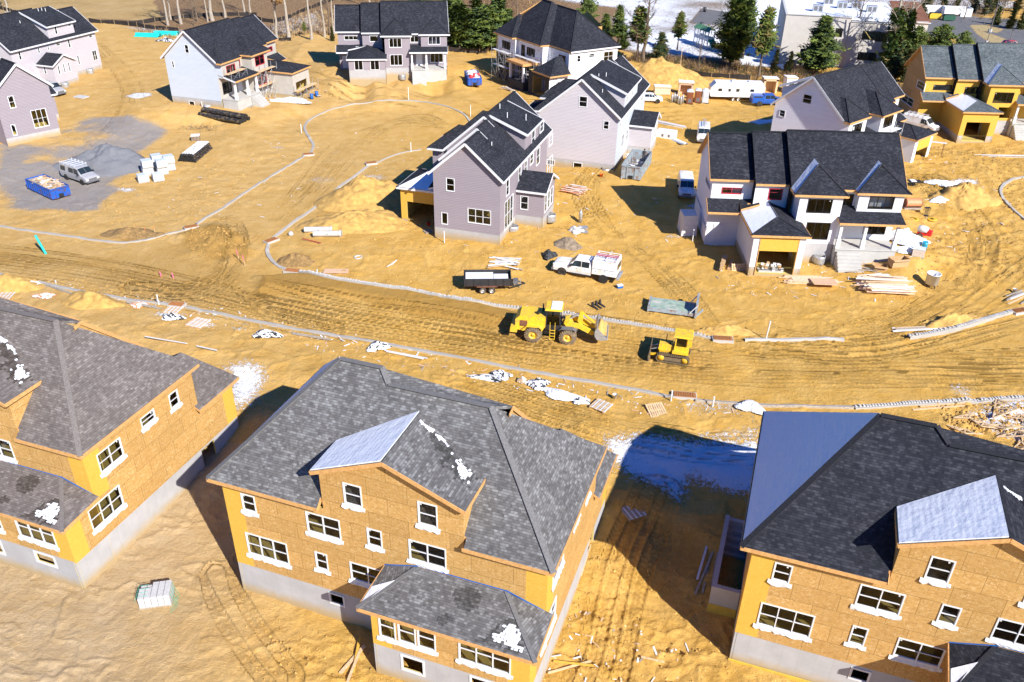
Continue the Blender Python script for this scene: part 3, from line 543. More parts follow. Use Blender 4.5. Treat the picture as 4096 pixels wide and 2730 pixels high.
        Rr([(6.1,11.9,e),(5.9,12.8,e),(2.7,9.3,12.7),(3.0,8.8,12.7)]); Rr([(5.9,12.8,e),(-.64,12.8,e),(2.7,9.3,12.7)]); Rr([(-.64,-.4,e),(-.64,12.8,e),(2.7,9.3,12.7),(5.2,5.86,15.3)])
        h.cap([(20.6,10.3,e),(15,5.23,14.7),(9,5.4,14.9)],cap); h.cap([(13.9,12,e),(8.6,6.2,15.3),(5.2,5.86,15.3)],cap); h.cap([(5.9,12.8,e),(2.7,9.3,12.7)],cap)
        h.fascia([(20.6,10.3,e),(14.1,10.3,e),(13.9,12,e),(6.1,12,e),(5.9,12.8,e),(-.64,12.8,e),(-.64,-.4,e)],'fascia_wood'); h.fascia([(20.62,10.3,e),(20.62,-.4,e)],'trim_white')
    h.cap([(-.64,-.4,e),(5.2,5.86,15.3)],cap); h.cap([(20.6,-.4,e),(15,5.23,14.7)],cap); h.cap([(15,5.23,14.7),(8.7,5.23,14.7),(8.0,5.86,15.3),(5.2,5.86,15.3)],cap)
    if not front:
        F='fascia_wood'; h.fascia([(-.66,-.42,e),(6.75,-.42,e)],F); h.fascia([(6.75,-.42,e),(6.75,0,rp(0))],F); h.fascia([(15.5,-.42,e),(20.62,-.42,e)],F); h.fascia([(20.62,-.42,e),(20.62,10.86,e)],F); h.fascia([(-.66,-.42,e),(-.66,13.,e)],F)
        # gable
        Rr([(6.6,-.45,12.02),(11.1,-.45,13.92),(11.1,4.3,13.92),(6.6,2.35,12.02)]); Rr([(15.75,-.45,12.02),(11.1,-.45,13.92),(11.1,4.3,13.92),(15.75,2.35,12.02)])
        h.fascia([(6.6,-.47,12.02),(11.1,-.47,13.92),(15.75,-.47,12.02)],F); h.fascia([(15.77,-.45,12.02),(15.77,2.35,12.02)],F); h.fascia([(6.58,-.45,12.02),(6.58,2.35,12.02)],F)
        h.snow([(6.62,-.4,12.03),(11.0,-.4,13.9),(11.0,4.35,13.9),(6.62,2.4,12.03)],up=.1,part='roof_snow#2')
        wm='wet_'+shg[8:]; GP=((15.75,-.45,12.02),(15.75,2.35,12.02),(11.1,-.45,13.92)); gz_=lambda x:13.92-(x-11.1)*1.9/4.65
        h.cells(GP,[(11.3,4.0,gz_(11.3)),(13.1,3.4,gz_(13.1)),(15.5,2.3,gz_(15.5)),(15.55,.9,gz_(15.5)),(14.0,1.2,gz_(14)),(12.0,2.9,gz_(12.))],wm,.006,.45,3)
        h.cells(GP,[(11.2,3.9,gz_(11.2)),(13.2,3.35,gz_(13.2)),(13.4,2.95,gz_(13.4)),(11.2,3.5,gz_(11.2))],'snow',.03,.62,5,'roof_snow_patches',.08,.145,1,.15,1.6)
        h.cells(GP,[(13.2,3.1,gz_(13.2)),(15.3,2.35,gz_(15.3)),(15.3,1.3,gz_(15.3)),(14.2,1.6,gz_(14.2))],'snow',.03,.62,7,'roof_snow_patches',.08,.145,1,.5,1.9)
        # bump roof
        A=(10.35,-3.1,5.62);B=(10.5,0.02,5.95);C=(12.6,0.02,6.55);D=(17.9,0.02,6.6);E_=(20.62,-3.1,5.62);G_=(20.62,.02,5.85)
        Rr([A,B,C]);Rr([A,E_,D,C]);Rr([E_,G_,D]); h.cap([A,C],cap,.25);h.cap([E_,D],cap,.25); h.fascia([B,A,E_,G_],F)
        h.mb('wall_flashing').bar((10.5,.0,6.0),(12.6,-.02,6.64),.03,.07,'flash_blue'); h.mb('wall_flashing').bar((12.6,-.03,6.66),(17.9,-.02,6.68),.03,.06,'flash_blue'); h.mb('wall_flashing').bar((17.9,-.03,6.72),(20.1,-.02,5.96),.03,.07,'flash_blue')
        h.snow([(10.42,-3.0,5.64),(10.5,-1.6,5.8),(11.7,-1.1,6.24)],up=.04,part='roof_snow#3')
        bz=lambda y:5.62+(y+3.1)*.315; BP=((11,-3.1,bz(-3.1)),(19,-3.1,bz(-3.1)),(14,0,bz(0))); pt=lambda x,y:(x,y,bz(y))
        h.cells(BP,[pt(15.3,-.3),pt(16.6,-.1),pt(17.1,-.9),pt(16.6,-1.7),pt(15.5,-1.7),pt(14.9,-1.)],wm,.008,.35,9,fall=.5); h.cells(BP,[pt(15.0,-1.9),pt(15.8,-1.8),pt(15.9,-2.5),pt(15.2,-2.9),pt(14.6,-2.5)],wm,.008,.5,11,fall=.4)
        h.cells(BP,[pt(17.2,-2.9),pt(18.9,-.8),pt(20.1,-3.0),pt(18.5,-3.1)],wm,.008,.25,13,fall=.6); h.cells(BP,[pt(17.8,-2.6),pt(18.9,-1.1),pt(20.0,-2.9),pt(19.,-3.)],'snow',.03,.5,15,'roof_snow_patches',.1,.145,1,.5,2.0)
        # wing roof
        Rr([(20.6,10.0,5.85),(20.6,14.8,5.85),(17.,13.2,8.2),(17.,10.,8.2)]); Rr([(13.4,10.0,5.85),(13.4,14.8,5.85),(17.,13.2,8.2),(17.,10.,8.2)]); Rr([(13.4,14.8,5.85),(20.6,14.8,5.85),(17.,13.2,8.2)])
        h.fascia([(20.62,10.0,5.85),(20.62,14.8,5.85),(13.4,14.82,5.85)],F)
    h.floors=[(.2,.2,19.9,10.,hc+.28),(.2,.2,19.9,10.,5.85),(.2,10.1,13.9,11.4,hc-.1),(7,0.3,15.3,4,8.7),(11.1,-2.45,20.,0.1,hc+.28),(.2,.2,19.9,10.,-.3)]
    m=h.mb('partition')
    for x in (3.8,8.6,12.9,17.2): m.box(x,3.2,hc,x+.12,10.,8.9,'osb_inside')
    m.box(.2,4.6,hc,19.9,4.75,8.9,'osb_inside')
    return h
m_,t_,b_=newmat('foam_dots'); k_=NT(t_); v_=k_.n('TexVoronoi'); v_.inputs['Scale'].default_value=2.6; v_.inputs['Randomness'].default_value=.55; k_.l(k_.uv(1.3,1),v_.inputs[0]); k_.l(k_.ramp(v_.outputs['Distance'],[(.19,(.05,.05,.07)),(.27,(.78,.79,.82))]),b_.inputs['Base Color'])
Z4=lambda i,j,a,b,c,d:(T(i,j,a,b),T(i,j,c,d))
def wins_R(h,first):
    global RW
    if first:
        W=[('rear',T(0,2,2010,1195),T(0,2,2152,1370),1),('rear',T(0,3,2050,310),T(1,3,335,590),3),('rear',T(1,2,773,1105),T(1,2,945,1325),1),('rear',T(1,2,1400,1262),T(1,2,1573,1497),1),
        ('rear',T(1,3,462,135),T(1,3,768,385),2),('rear',T(1,3,975,272),T(1,3,1112,452),1),('rear',T(1,3,540,470),T(1,3,662,642),1),('rear',T(1,3,1325,368),T(1,3,1645,625),2),
        ('bump',T(1,3,1068,980),T(1,3,1225,1225),1),('bump',T(1,3,1230,1033),T(1,3,1392,1268),1),('bump',T(1,3,1394,1082),T(1,3,1557,1315),1),('bump',T(1,3,1742,1175),T(1,3,2180,1510),3)]
        for key,a,b,n in W:
            p=h.pix(key,a);q=h.pix(key,b); RW.setdefault(key,[]).append((p[0],min(p[1],q[1]),q[0],max(p[1],q[1]),n))
        a=h.pix('rear',T(1,3,832,555)); RW['rear'].append((a[0],a[1]-1.45,a[0]+2.35,a[1],2))
        RW['base']=[('rear',*h.pix('rear',T(1,3,655,810)),*h.pix('rear',T(1,3,800,945))),('bump',*h.pix('bump',T(1,3,1257,1332)),*h.pix('bump',T(1,3,1465,1525)))]
        a=h.pix('bump',T(1,3,1835,1508)); RW['base'].append(('bump',a[0],a[1],a[0]+1.7,a[1]-1.0))
    for key in('rear','bump'):
        for r in RW[key]: h.win(key,rect=r[:4],n=r[4],skirt=True)
    for key,x0,z1,x1,z0 in RW['base']: h.win(key,rect=(x0,z0,x1,z1),style='open',mat='wrap_white',cas=.12)
HL=model_R('grey-shingled OSB house with a snowy rear gable, in the middle at the front',(-16.98,38.12),-19,-2.5,'shingle_grey','cap_grey')
wins_R(HL,True)
HK=model_R('brown-shingled OSB house at the front, cut off by the left edge of the photo',(0,0),-18.7,-2.5,'shingle_brown','cap_brown')
_p=np.array([-27.03,37.78])-HK.t*20.2+HK.n*2.62; HK.o=_p; HK.root.location=(_p[0],_p[1],-2.5)
wins_R(HK,False)
HM=model_R('black-shingled OSB house with a whole roof slope under snow, at the front right',(13.24,33.38),-19,-2.5,'shingle_black','cap_black')
wins_R(HM,False)
# side windows (measured on the brown-roofed house, same plan)
_S=[(T(0,2,722,1360),T(0,3,1050,1290-1213+0) ,3)]
for qa,qb,n in ((T(0,3,725,142),T(0,3,1035,90),3),):
    pass
def sidewin(q_nb,q_nt,q_fb,q_ft,n):
    a=HK.pix('side',q_nb);b=HK.pix('side',q_nt);c=HK.pix('side',q_fb);d=HK.pix('side',q_ft)
    return ((a[0]+b[0])/2,(a[1]+c[1])/2,(c[0]+d[0])/2,(b[1]+d[1])/2,n)
SW=[sidewin(T(0,3,785,310),T(0,3,728,142),T(0,3,1045,70),T(0,2,985,1130),3),sidewin(T(0,2,848,1038),T(0,2,802,885),T(0,2,1040,880),T(0,2,998,727),2),sidewin(T(0,2,1185,665),T(0,2,1172,578),T(0,2,1300,575),T(0,2,1285,488),1),sidewin(T(0,2,1432,520),T(0,2,1407,382),T(0,2,1500,430),T(0,2,1478,325),1)]
for h in (HK,HL):
    for r in SW: h.win('side',rect=r[:4],n=r[4],skirt=True,style='dh')
    h.hole('side',12.4,.0,13.9,2.2)
HM.win('left',rect=(9.0,6.5,10.0,8.0)); 
for h in (HL,HK,HM): h.build(floors=h.floors)
for m in (HM,):
    a=m.mb('areaway') ; a.v=[];a.f=[];a.m=[];a.sm=[]
    a=MB(); a.box(-1.75,3.2,-1.,-1.45,10.1,2.35,'concrete_plain'); a.box(-1.45,3.2,-1.,-.03,3.5,2.35,'concrete_plain'); a.box(-1.78,3.17,-1.2,-.03,3.19,.9,'damp_yellow'); a.box(-1.45,3.5,-1.2,-.03,7.2,-1.1,'steel_dark'); a.box(-1.45,9.8,-1,-.03,10.1,2.2,'concrete_plain')
    for i in range(7): a.box(-1.45,7.2+i*.37,-1.1,-.03,7.2+(i+1)*.37,-1.0+.38*(i+1),'concrete_plain')
    a.build('areaway',m.root)
    s_=MB(); s_.box(-.03,-.1,-.9,20.3,-.03,.25,'damp_yellow'); s_.build('waterproofing',m.root)
# ---------------------------------------------------------------- the stepped-gable houses
def anchor(h,lx,ly,q,z):
    """shift the house so that its local point (lx,ly) at height z above its datum stands where the photo shows it"""
    p=at(q,h.z0+z)[:2]; h.o=p-h.t*lx-h.n*ly; h.root.location=(h.o[0],h.o[1],h.z0)
ZJ1=lambda x,y:ZP(2680,480,x,y); ZJ2=lambda x,y:ZP(3150,480,x,y); ZJ3=lambda x,y:ZP(2750,800,x,y); ZJ4=lambda x,y:ZP(3200,800,x,y)
# J --------------------------------------------------------------
J=model_S('J','white-walled house with stepped black roofs, black window frames and snow on its open garage',(24.93,80.58),-2.2,0,False,dict(valley=1,gsnow=1,step='step_shade_black'),dorm=None,sun=None,side='siding_lilac',front='stucco_white',gfront='wrap_white',trim='fascia_wood',base=-1.,fe=(7.2,6.1,5.1),K=.78,gable_c=.4)
for a,b,n in ((ZJ2(305,1205),ZJ2(675,1435),3),): J.win('p1',a,b,n=n,style='case',mat='black_frame',size=(2.55,1.55))
J.win('p1',rect=(1.25,3.0,3.75,4.95),n=3,style='case',mat='black_frame')
J.win('p2',ZJ2(1255,1170),ZJ2(1615,1370),n=3,style='case',mat='black_frame',size=(2.6,1.4))
J.win('fc',rect=(.35,6.15,1.75,7.5),n=2,style='case',mat='black_frame')
J.win('fc',rect=(3.6,3.0,6.0,4.7),n=3,style='case',mat='black_frame'); 
J.win('f1',rect=(1.1,6.3,3.3,7.05),n=2,style='film',mat='red_tape',glass='film',cas=.07); J.win('f2',rect=(1.5,6.2,3.0,7.5),n=1,style='film',mat='red_tape',glass='film',cas=.07)
J.win('gG',ZJ1(555,850),ZJ1(610,1090),n=1); J.win('gG',ZJ1(380,1060),ZJ1(480,1385),n=2); J.win('gG',ZJ3(240,255),ZJ3(295,475),n=1)
J.hole('gf',.75,0.3,4.65,3.0)
J.build(.3,floors=J.floors)
m=MB(); m.box(.72,-.05,3.0,4.68,-.0,4.45,'osb_yellow'); m.box(.66,-.08,.2,.74,.02,4.5,'fascia_wood'); m.box(4.66,-.08,.2,4.74,.02,4.5,'fascia_wood'); m.build('garage_header',J.root)
def door(h,x,y,z,face='-y',w=.95,hh=2.1,mat='door_white'):
    m=MB(h.mir); m.box(x-.1,y-.08,z,x+w+.1,y-.0,z+hh+.1,'trim_white'); m.box(x,y-.1,z+.02,x+w,y-.081,z+hh,mat)
    for i in (0,1):
        for j in (0,1,2): m.box(x+.12+i*(w/2-.02),y-.112,z+.2+j*.64,x+.12+i*(w/2-.02)+w/2-.22,y-.101,z+.2+j*.64+.48,mat)
    o=m.build('door',h.root); k=MB(h.mir); k.lathe([(.0,0),(.03,.01),(.035,.03),(0,.06)],'steel_dark',8,c=(x+w-.09,y-.13,z+1.0),axis='Y'); k.build('handle',o)
door(J,10.3,5.5,2.4); door(J,-2.6,7.65,.5)
# D --------------------------------------------------------------
D=model_S('D','mauve-sided house with stepped dark roofs facing the round street end, top centre',(0,0),7,1.5,False,dict(step='step_shade_black'),dorm=None,sun=None,front='siding_mauve',side='siding_mauve',trim='trim_white',fas='trim_white',base=-2.5,gw=5.0,garconc=2.9,gx=-1.4)
anchor(D,16.75,4.2,T(1,0,1672,290),8.1)
D.win('p1',T(1,0,1160,322),T(1,0,1270,400),n=3,style='case'); D.win('p1',T(1,0,1168,458),T(1,0,1278,550),n=3,style='case')
D.win('p2',T(1,0,1488,305),T(1,0,1593,375),n=3,style='case'); D.win('fc',T(1,0,1338,303),T(1,0,1412,357),n=2,style='case'); D.win('fc',rect=(3.6,2.9,6.0,4.7),n=3,style='case')
D.win('f1',T(1,0,785,300),T(1,0,905,338),n=3,style='case'); D.win('f2',T(1,0,998,300),T(1,0,1075,352),n=1,style='case')
D.win('gf',T(1,0,868,498),T(1,0,948,590),n=2,style='case'); D.win('gf',T(1,0,1002,495),T(1,0,1085,588),n=2,style='case')
D.win('p1',rect=(2.2,.2,3.5,1.2),n=2,style='slide')
D.build(.9,floors=D.floors); door(D,10.6,5.5,2.4); door(D,-2.9,7.65,1.6)
# I --------------------------------------------------------------
I=model_S('I','OSB house with blue-grey stepped roofs and open garage at the right edge',(0,0),-1.5,0.3,False,dict(valley=1,gsnow=1,step='step_shade_black'),dorm=None,sun=None,front='osb_yellow',side='osb_grey',gfront='osb_yellow',shg='shingle_green',cap='cap_green',base=-1.5,fe=(7.6,6.6,5.6),K=.86,gable_c=1.0)
anchor(I,0,0,T(3,0,1728,1198),-.1)
I.win('f1',T(3,0,1548,710),T(3,0,1690,758),n=3,style='case',mat='black_frame'); I.win('f2',T(3,0,1812,728),T(3,0,1908,785),n=2,style='case',mat='black_frame')
I.win('p1',T(3,0,2062,773),T(3,0,2195,865),n=3,style='case',mat='black_frame'); I.hole('p1',2.1,2.9,4.2,4.6)
I.win('gG',T(3,0,1415,665),T(3,0,1462,770),n=1); I.win('gG',T(3,0,1290,775),T(3,0,1365,905),n=2)
I.hole('gf',.8,0.2,4.4,3.2); I.build(floors=I.floors)
# C --------------------------------------------------------------
C=model_S('C','white-sided gable house wrapped in scaffolding on its tan front, upper left',(0,0),-107.7,.75,True,dict(step='step_shade_black'),dorm=None,sun=None,front='stucco_tan',side='siding_white',trim='trim_white',rakes='trim_white',base=-2.2,fe=(7.9,7.2,6.3),K=.86)
anchor(C,16.62,16.8,T(0,0,1340,485),8.1)
C.win('gP',T(0,0,1537,373),T(0,0,1585,450),n=1); C.win('gP',T(0,0,1430,510),T(0,0,1462,570),n=1)
C.win('p2',rect=(1.2,6.0,3.6,7.4),n=2,style='film',mat='red_tape',glass='film',cas=.07); C.win('fc',rect=(.4,6.2,1.6,7.5),n=1,style='film',mat='red_tape',glass='film',cas=.07); C.win('p1',rect=(.9,6.1,3.6,7.6),n=2,style='film',mat='red_tape',glass='film',cas=.07); C.win('p1',rect=(.9,2.9,3.6,4.8),n=2,style='film',mat='red_tape',glass='film',cas=.07)
C.win('f1',rect=(1.1,6.3,3.4,7.1),n=2,style='film',mat='red_tape',glass='film',cas=.07); C.win('fc',rect=(3.6,2.9,6.0,4.7),n=3,style='case',mat='black_frame')
C.win('gP',rect=(6.3,.55,7.4,1.5),n=1,style='slide'); C.win('gP',rect=(3.2,.4,4.3,1.2),n=2,style='slide')
C.hole('gf',.9,.3,4.5,3.0); C.build(.8,floors=C.floors); door(C,10.4,6.7,2.4)
# H --------------------------------------------------------------
Hh=model_S('H','lilac-shaded white gable house behind the black-roofed house, scaffold at its front',(0,0),-138,0,True,dict(step='step_shade_black'),dorm=(6.5,15.),sun=None,front='stucco_white',side='siding_lilac',trim='trim_white',rakes='trim_white',base=-1.,fe=(7.2,6.2,5.3),K=.84,gable_c=.5)
anchor(Hh,16.62,16.8,T(3,0,180,870),8.1)
Hh.win('gP',T(3,0,458,783),T(3,0,518,878),n=1); Hh.win('gP',T(3,0,258,915),T(3,0,298,985),n=1)
Hh.win('p2',rect=(1.1,6.0,3.7,7.5),n=3,style='case',mat='black_frame'); Hh.win('fc',rect=(.4,6.2,1.6,7.5),n=1,style='case',mat='black_frame'); Hh.win('p1',rect=(1.0,6.1,3.6,7.6),n=3,style='case',mat='black_frame'); Hh.win('f1',rect=(1.1,6.3,3.4,7.1),n=2,style='case',mat='black_frame')
Hh.hole('gf',.8,.2,4.5,3.0); Hh.snow([(6.15,11.35,12.8),(15.35,11.35,12.8),(15.35,16.6,10.58),(6.15,16.6,10.58)]); Hh.build(floors=Hh.floors)
m=MB(True); m.box(.78,-.05,3.0,4.52,0,4.5,'osb_yellow'); m.build('garage_header',Hh.root)
# F --------------------------------------------------------------
F_=model_S('F','mauve-sided gable house with roof dormer and sunroom, beside the white utility truck',(0,0),73.5,0,True,dict(gsnow=1),dorm=(6.,12.),sun=(2.7,7.7),front='siding_mauve',side='siding_mauve',trim='trim_white',fas='trim_white',rakes='trim_white',base=-1.,gable_c=1.75,gfront='osb_yellow',fe=(8.1,7.5,6.7),K=.87,gd=3.2,gx=-.6,gw=5.6,side_entry=True,garconc=.9)
anchor(F_,-3.93,16.8,T(1,0,2120,1535),8.0)
F_.win('gG',ZQ(1720,640,138,155),ZQ(1720,640,217,282),n=1); F_.win('gG',ZQ(1720,640,328,418),ZQ(1720,640,533,576),n=3); F_.win('gG',ZQ(1720,640,98,456),ZQ(1720,640,158,570),n=1,style='case')
for a,b,n in (((666,175),(692,298),1),((775,70),(795,165),1),((653,375),(723,535),3)): F_.win('rear',ZQ(1720,640,a[0],a[1]),ZQ(1720,640,b[0],b[1]),n=n)
for a,b,n in (((828,695),(848,782),1),((932,590),(957,703),1),((876,640),(903,700),1),((1030,680),(1065,805),2),((1044,475),(1070,535),1)): F_.win('rear',ZQ(1720,330,a[0],a[1]),ZQ(1720,330,b[0],b[1]),n=n)
for a,b,n in (((890,425),(915,548),1),((963,355),(992,418),1)): F_.win('dr',ZQ(1720,330,a[0],a[1]),ZQ(1720,330,b[0],b[1]),n=n)
F_.win('sl',ZQ(1720,640,790,312),ZQ(1720,640,858,442),n=1)
for x in(.7,2.05,3.4): F_.win('sr',rect=(x,2.2,x+1.1,4.4),n=1)
F_.hole('gl',.7,.4,4.6,3.1); F_.vents([(0.5,14.0,8.15+.75*2.7),(7.5,13.6,11.6),(9.5,15.3,11.05),(9.0,12.2,12.1)]); F_.build(.5,floors=F_.floors)
# G --------------------------------------------------------------
G_=model_S('G','pale-sided gable house with a shed dormer, scrap-filled grey dumpster at its corner',(0,0),-108,0,False,{},dorm=(3.5,12.5),sun=(2.7,7.7),front='siding_mauve',side='siding_pale',rear='siding_white',trim='trim_white',fas='trim_white',rakes='trim_white',base=-1.,gable_c=1.6,fe=(7.4,6.4,5.4),K=.83)
anchor(G_,16.63,16.8,T(2,0,1225,1000),8.1)
G_.win('gP',T(2,0,872,803),T(2,0,937,902),n=1); G_.win('gP',T(2,0,1075,1010),T(2,0,1118,1088),n=1)
for x,z0,z1,n in ((1.4,6.3,7.7,1),(3.4,2.9,4.8,2),(6.0,6.3,7.5,1),(9.5,6.6,7.4,1),(12.,6.3,7.6,1),(16,6.2,7.6,2),(6.5,3,4.6,2)): G_.win('rear',rect=(x,z0,x+.9*n,z1),n=n)
G_.win('dr',rect=(1.,8.9,2.2,9.8),n=1); G_.win('dr',rect=(5,8.8,6.,10.3),n=1)
for x in(.7,2.05,3.4): G_.win('sr',rect=(x,2.2,x+1.1,4.4),n=1)
G_.win('gP',rect=(1.7,.5,2.9,1.3),n=2,style='slide'); G_.win('gP',rect=(5.6,.3,6.9,1.35),n=1,style='slide')
G_.vents([(14.5,13.5,10.5),(10.5,13,11.8),(12,12.3,11.9)]); G_.build(.5,floors=G_.floors)
# A --------------------------------------------------------------
A_=model_S('A','pale two-storey house with a boxy roof dormer and porch-like sunroom, topmost at the left edge',(0,0),252.5,0,False,{},dorm=(1.2,7.3),sun=(6.2,11.4),front='siding_pale',side='siding_pale',rear='siding_pale',trim='trim_white',fas='trim_white',rakes='trim_white',base=-1.,gable_c=1.9,fe=(7.4,6.4,5.4),K=.83)
anchor(A_,-3.93,16.8,T(0,0,820,255),8.1)
for a,b,n in (((145,432),(188,502),1),((308,397),(340,447),1),((390,375),(418,422),1),((463,358),(508,382),1),((560,333),(597,400),1),((738,290),(775,316),1),((765,428),(822,502),2),((640,465),(675,540),1)): A_.win('rear',T(0,0,*a),T(0,0,*b),n=n)
for a,b,n in (((447,220),(487,287),1),((562,190),(598,220),1)): A_.win('dr',T(0,0,*a),T(0,0,*b),n=n)
for a,b in (((475,548),(512,623)),((520,535),(555,612)),((562,524),(597,600))): A_.win('sr',T(0,0,*a),T(0,0,*b),n=1)
A_.win('sR',T(0,0,355,550),T(0,0,395,625),n=1); A_.vents([(0.,12.5,11.2),(3,12.6,12.),(4.2,12.2,12.1),(9.5,13,10.9),(3.4,12.2,12.1)]); A_.build(1.,floors=A_.floors)
A_.snowless=1
# B --------------------------------------------------------------
B_=model_S('B','mauve gable-end house cut off by the left edge in front of the pale dormered house',(0,0),140,0,True,{},dorm=None,sun=(4.0,8.),front='siding_mauve',side='siding_mauve',trim='trim_white',fas='trim_white',rakes='trim_white',base=-1.5,gable_c=1.9,fe=(8.3,7.5,6.7),K=.87,gd=3.2,gx=-.6,side_entry=True)
anchor(B_,-3.93,16.8,T(0,0,445,715),8.1)
B_.win('gG',T(0,0,58,808),T(0,0,138,902),n=1); B_.win('gG',T(0,0,250,928),T(0,0,418,1052),n=3); B_.win('gG',T(0,0,85,1047),T(0,0,150,1132),n=1,style='case')
B_.build(.8,floors=B_.floors)
# E --------------------------------------------------------------
E_=model_R('dark hip-roofed house with dotted foam front and scaffolds, between the evergreens and the blue dumpster',(0,0),-57.2,0,'shingle_black','cap_black',mirror=True,front=True,side_mat='stucco_white')
anchor(E_,20.6,10.3,T(2,0,805,432),9.45)
for a,b,n in (((855,465),(883,520),1),((953,452),(998,480),1),((1078,435),(1152,510),2)): E_.win('side',T(2,0,*a),T(2,0,*b),n=n)
E_.fac['side']['lay']=[(p,('stucco_white' if 'osb' in mt else mt),po,o,i) for p,mt,po,o,i in E_.fac['side']['lay']]
for key in('fr1','fr2','fr3'):
    f=E_.fac[key]; L=float(np.linalg.norm(f['p1']-f['p0'])); f['lay']=[]; E_.rect(key,'wall','foam_dots',5.8,9.05); E_.rect(key,'wall','stone_sheathing',1,5.8)
E_.win('fr1',rect=(1,6.6,3,8.4),n=2,style='case',mat='black_frame'); E_.win('fr2',rect=(2.4,6.9,5.0,8.3),n=3,style='case',mat='black_frame'); E_.win('fr2',rect=(5.6,6.3,6.8,8.4),n=1,style='case',mat='black_frame'); E_.win('fr3',rect=(1.6,6.9,4.4,8.3),n=3,style='case',mat='black_frame'); E_.win('fr3',rect=(1.6,3,4.4,5.),n=3,style='case',mat='black_frame')
E_.hole('wf',1.2,2.0,5.0,4.9)
e=5.8
E_.roof([(21.0,10.4,e),(21.0,14.7,e),(18.2,11.6,8.3),(18.2,10.4,8.3)],'shingle_black','fascia_wood'); E_.roof([(15.4,10.4,e),(15.4,14.7,e),(18.2,11.6,8.3),(18.2,10.4,8.3)],'shingle_black','fascia_wood'); E_.roof([(15.4,14.7,e),(21.0,14.7,e),(18.2,11.6,8.3)],'shingle_black','fascia_wood')
E_.fascia([(21.02,10.4,e),(21.02,14.7,e),(15.4,14.72,e),(15.38,10.4,e)],'fascia_wood')
m=E_.mb('portico'); m.box(7.5,11.7,1.0,12.5,14.6,3.0,'stone_sheathing'); m.box(7.3,11.7,5.8,12.7,14.8,6.2,'fascia_wood')
for x in (7.9,12.1):
    c=MB(True); c.box(x-.18,14.1,3.,x+.18,14.46,5.8,'trim_white'); c.build('porch_column',E_.root)
E_.build(floors=E_.floors)
# ---------------------------------------------------------------- terrain
def pad(h,pts):
    for x,y,z in pts: p=h.w(x,y,z); TC.append(p)
for h in (HK,HL,HM):
    pad(h,[(x,y,0) for x in (-4,3,10,17,23) for y in (-14,-7,-3,3,7)]+[(-4,12,1.0),(23,12,1.),(22,9.5,.6)]+[(x,17,1.9) for x in (-4,3,10,17,23)]+[(x,23,2.5) for x in (-4,3,10,17,23)])
pad(J,[(-3,0,0),(0,-2,0),(5,-2,.1),(7.5,1.5,.25),(-5,6,0),(-5,14,.2),(11,-1,.35),(12,1,.6),(16.5,1.5,1.15),(18,4,1.3),(18,10,1.2),(18,18,1.0),(5,18,.8),(-2,18,.3),(8,-5,0),(17,-5,.2)])
pad(F_,[(-5,8,.3),(-5,16,.6),(-1,1,.4),(-6,4,.3),(0,18,.7),(2,22,.6),(9,22,.6),(14,18,.8),(18,12,.8),(10,2,.6)])
pad(G_,[(17,5,.3),(18,16,.9),(14,22,.7),(5,22,.7),(0,20,.6),(-5,10,.5)])
pad(C,[(17,8,.9),(17,17,.9),(13,3,.6),(10,1,.4),(3,-2,.1),(-5,8,.6),(5,20,.8)])
pad(D,[(-3,-1,1.25),(4,-1,1.2),(7,2,.69),(12,1,.5),(17,1,.9),(18,10,1.),(5,20,1.),(-5,8,1.4)])
pad(A_,[(17,18,1.0),(9,22,1.1),(0,20,1.),(-5,18,1.1)]); pad(B_,[(-5,8,.8),(-5,17,.9),(5,20,.9)])
pad(I,[(0,-2,-.2),(6,-2,-.1),(-5,6,.6),(7,2,.2),(12,1,.3),(18,2,.3),(-5,14,1.),(8,18,.8)])
pad(Hh,[(0,-2,1.4),(5,-2,1.4),(-5,8,1.4),(12,1,1.3),(18,8,1.0),(18,17,.8),(6,20,.8)])
pad(E_,[(22,16,1.5),(14,16,1.5),(8,17,1.3),(0,15,1.3),(-3,5,1.3),(22,6,1.5),(22,-2,1.5)])
Dp=lambda x,y:(x*1.74076,y*1.74076)
def flat0(l,z=0.):
    for q in l:
        p=at(q,z); TC.append((p[0],p[1],z))
# street surface at zero
flat0([Dp(*p) for p in ((0,600),(150,620),(300,650),(500,690),(700,730),(900,760),(1100,800),(1300,840),(1500,860),(1700,880),(1900,890),(2100,870),(2300,850),(600,480),(700,420),(800,330),(900,270),(1000,300),(800,280),(450,470),(300,560),(1000,640),(1200,690),(1400,700),(1600,720),(1800,740),(2000,720),(2150,650),(2200,560),(2280,700),(1500,560),(1400,560),(1300,520),(1450,300),(1550,330),(450,300),(300,350),(150,450),(60,520),(1700,230),(1250,760),(350,700),(1000,220),(700,280),(820,230),(900,215))])
flat0([Dp(*p) for p in ((240,120),(330,150),(500,60),(700,60),(650,100),(1100,60),(1400,100),(1600,100),(1700,200),(2300,60),(1900,200),(2353,120),(30,20),(200,20),(1300,10),(2000,10))],1.)
for y in (320,420,700,1400):
    for x in (-.6,-.3,0,.3,.6): TC.append((x*y,y,1.0))
_LT={}
def vnoise(x,y,seed,n=256):
    if seed not in _LT: _LT[seed]=np.random.RandomState(seed).rand(n,n)
    L=_LT[seed]; xi=np.floor(x).astype(int);yi=np.floor(y).astype(int); fx=x-xi;fy=y-yi; fx=fx*fx*(3-2*fx);fy=fy*fy*(3-2*fy)
    a=L[xi%n,yi%n];b=L[(xi+1)%n,yi%n];c=L[xi%n,(yi+1)%n];d=L[(xi+1)%n,(yi+1)%n]; return (a*(1-fx)+b*fx)*(1-fy)+(c*(1-fx)+d*fx)*fy
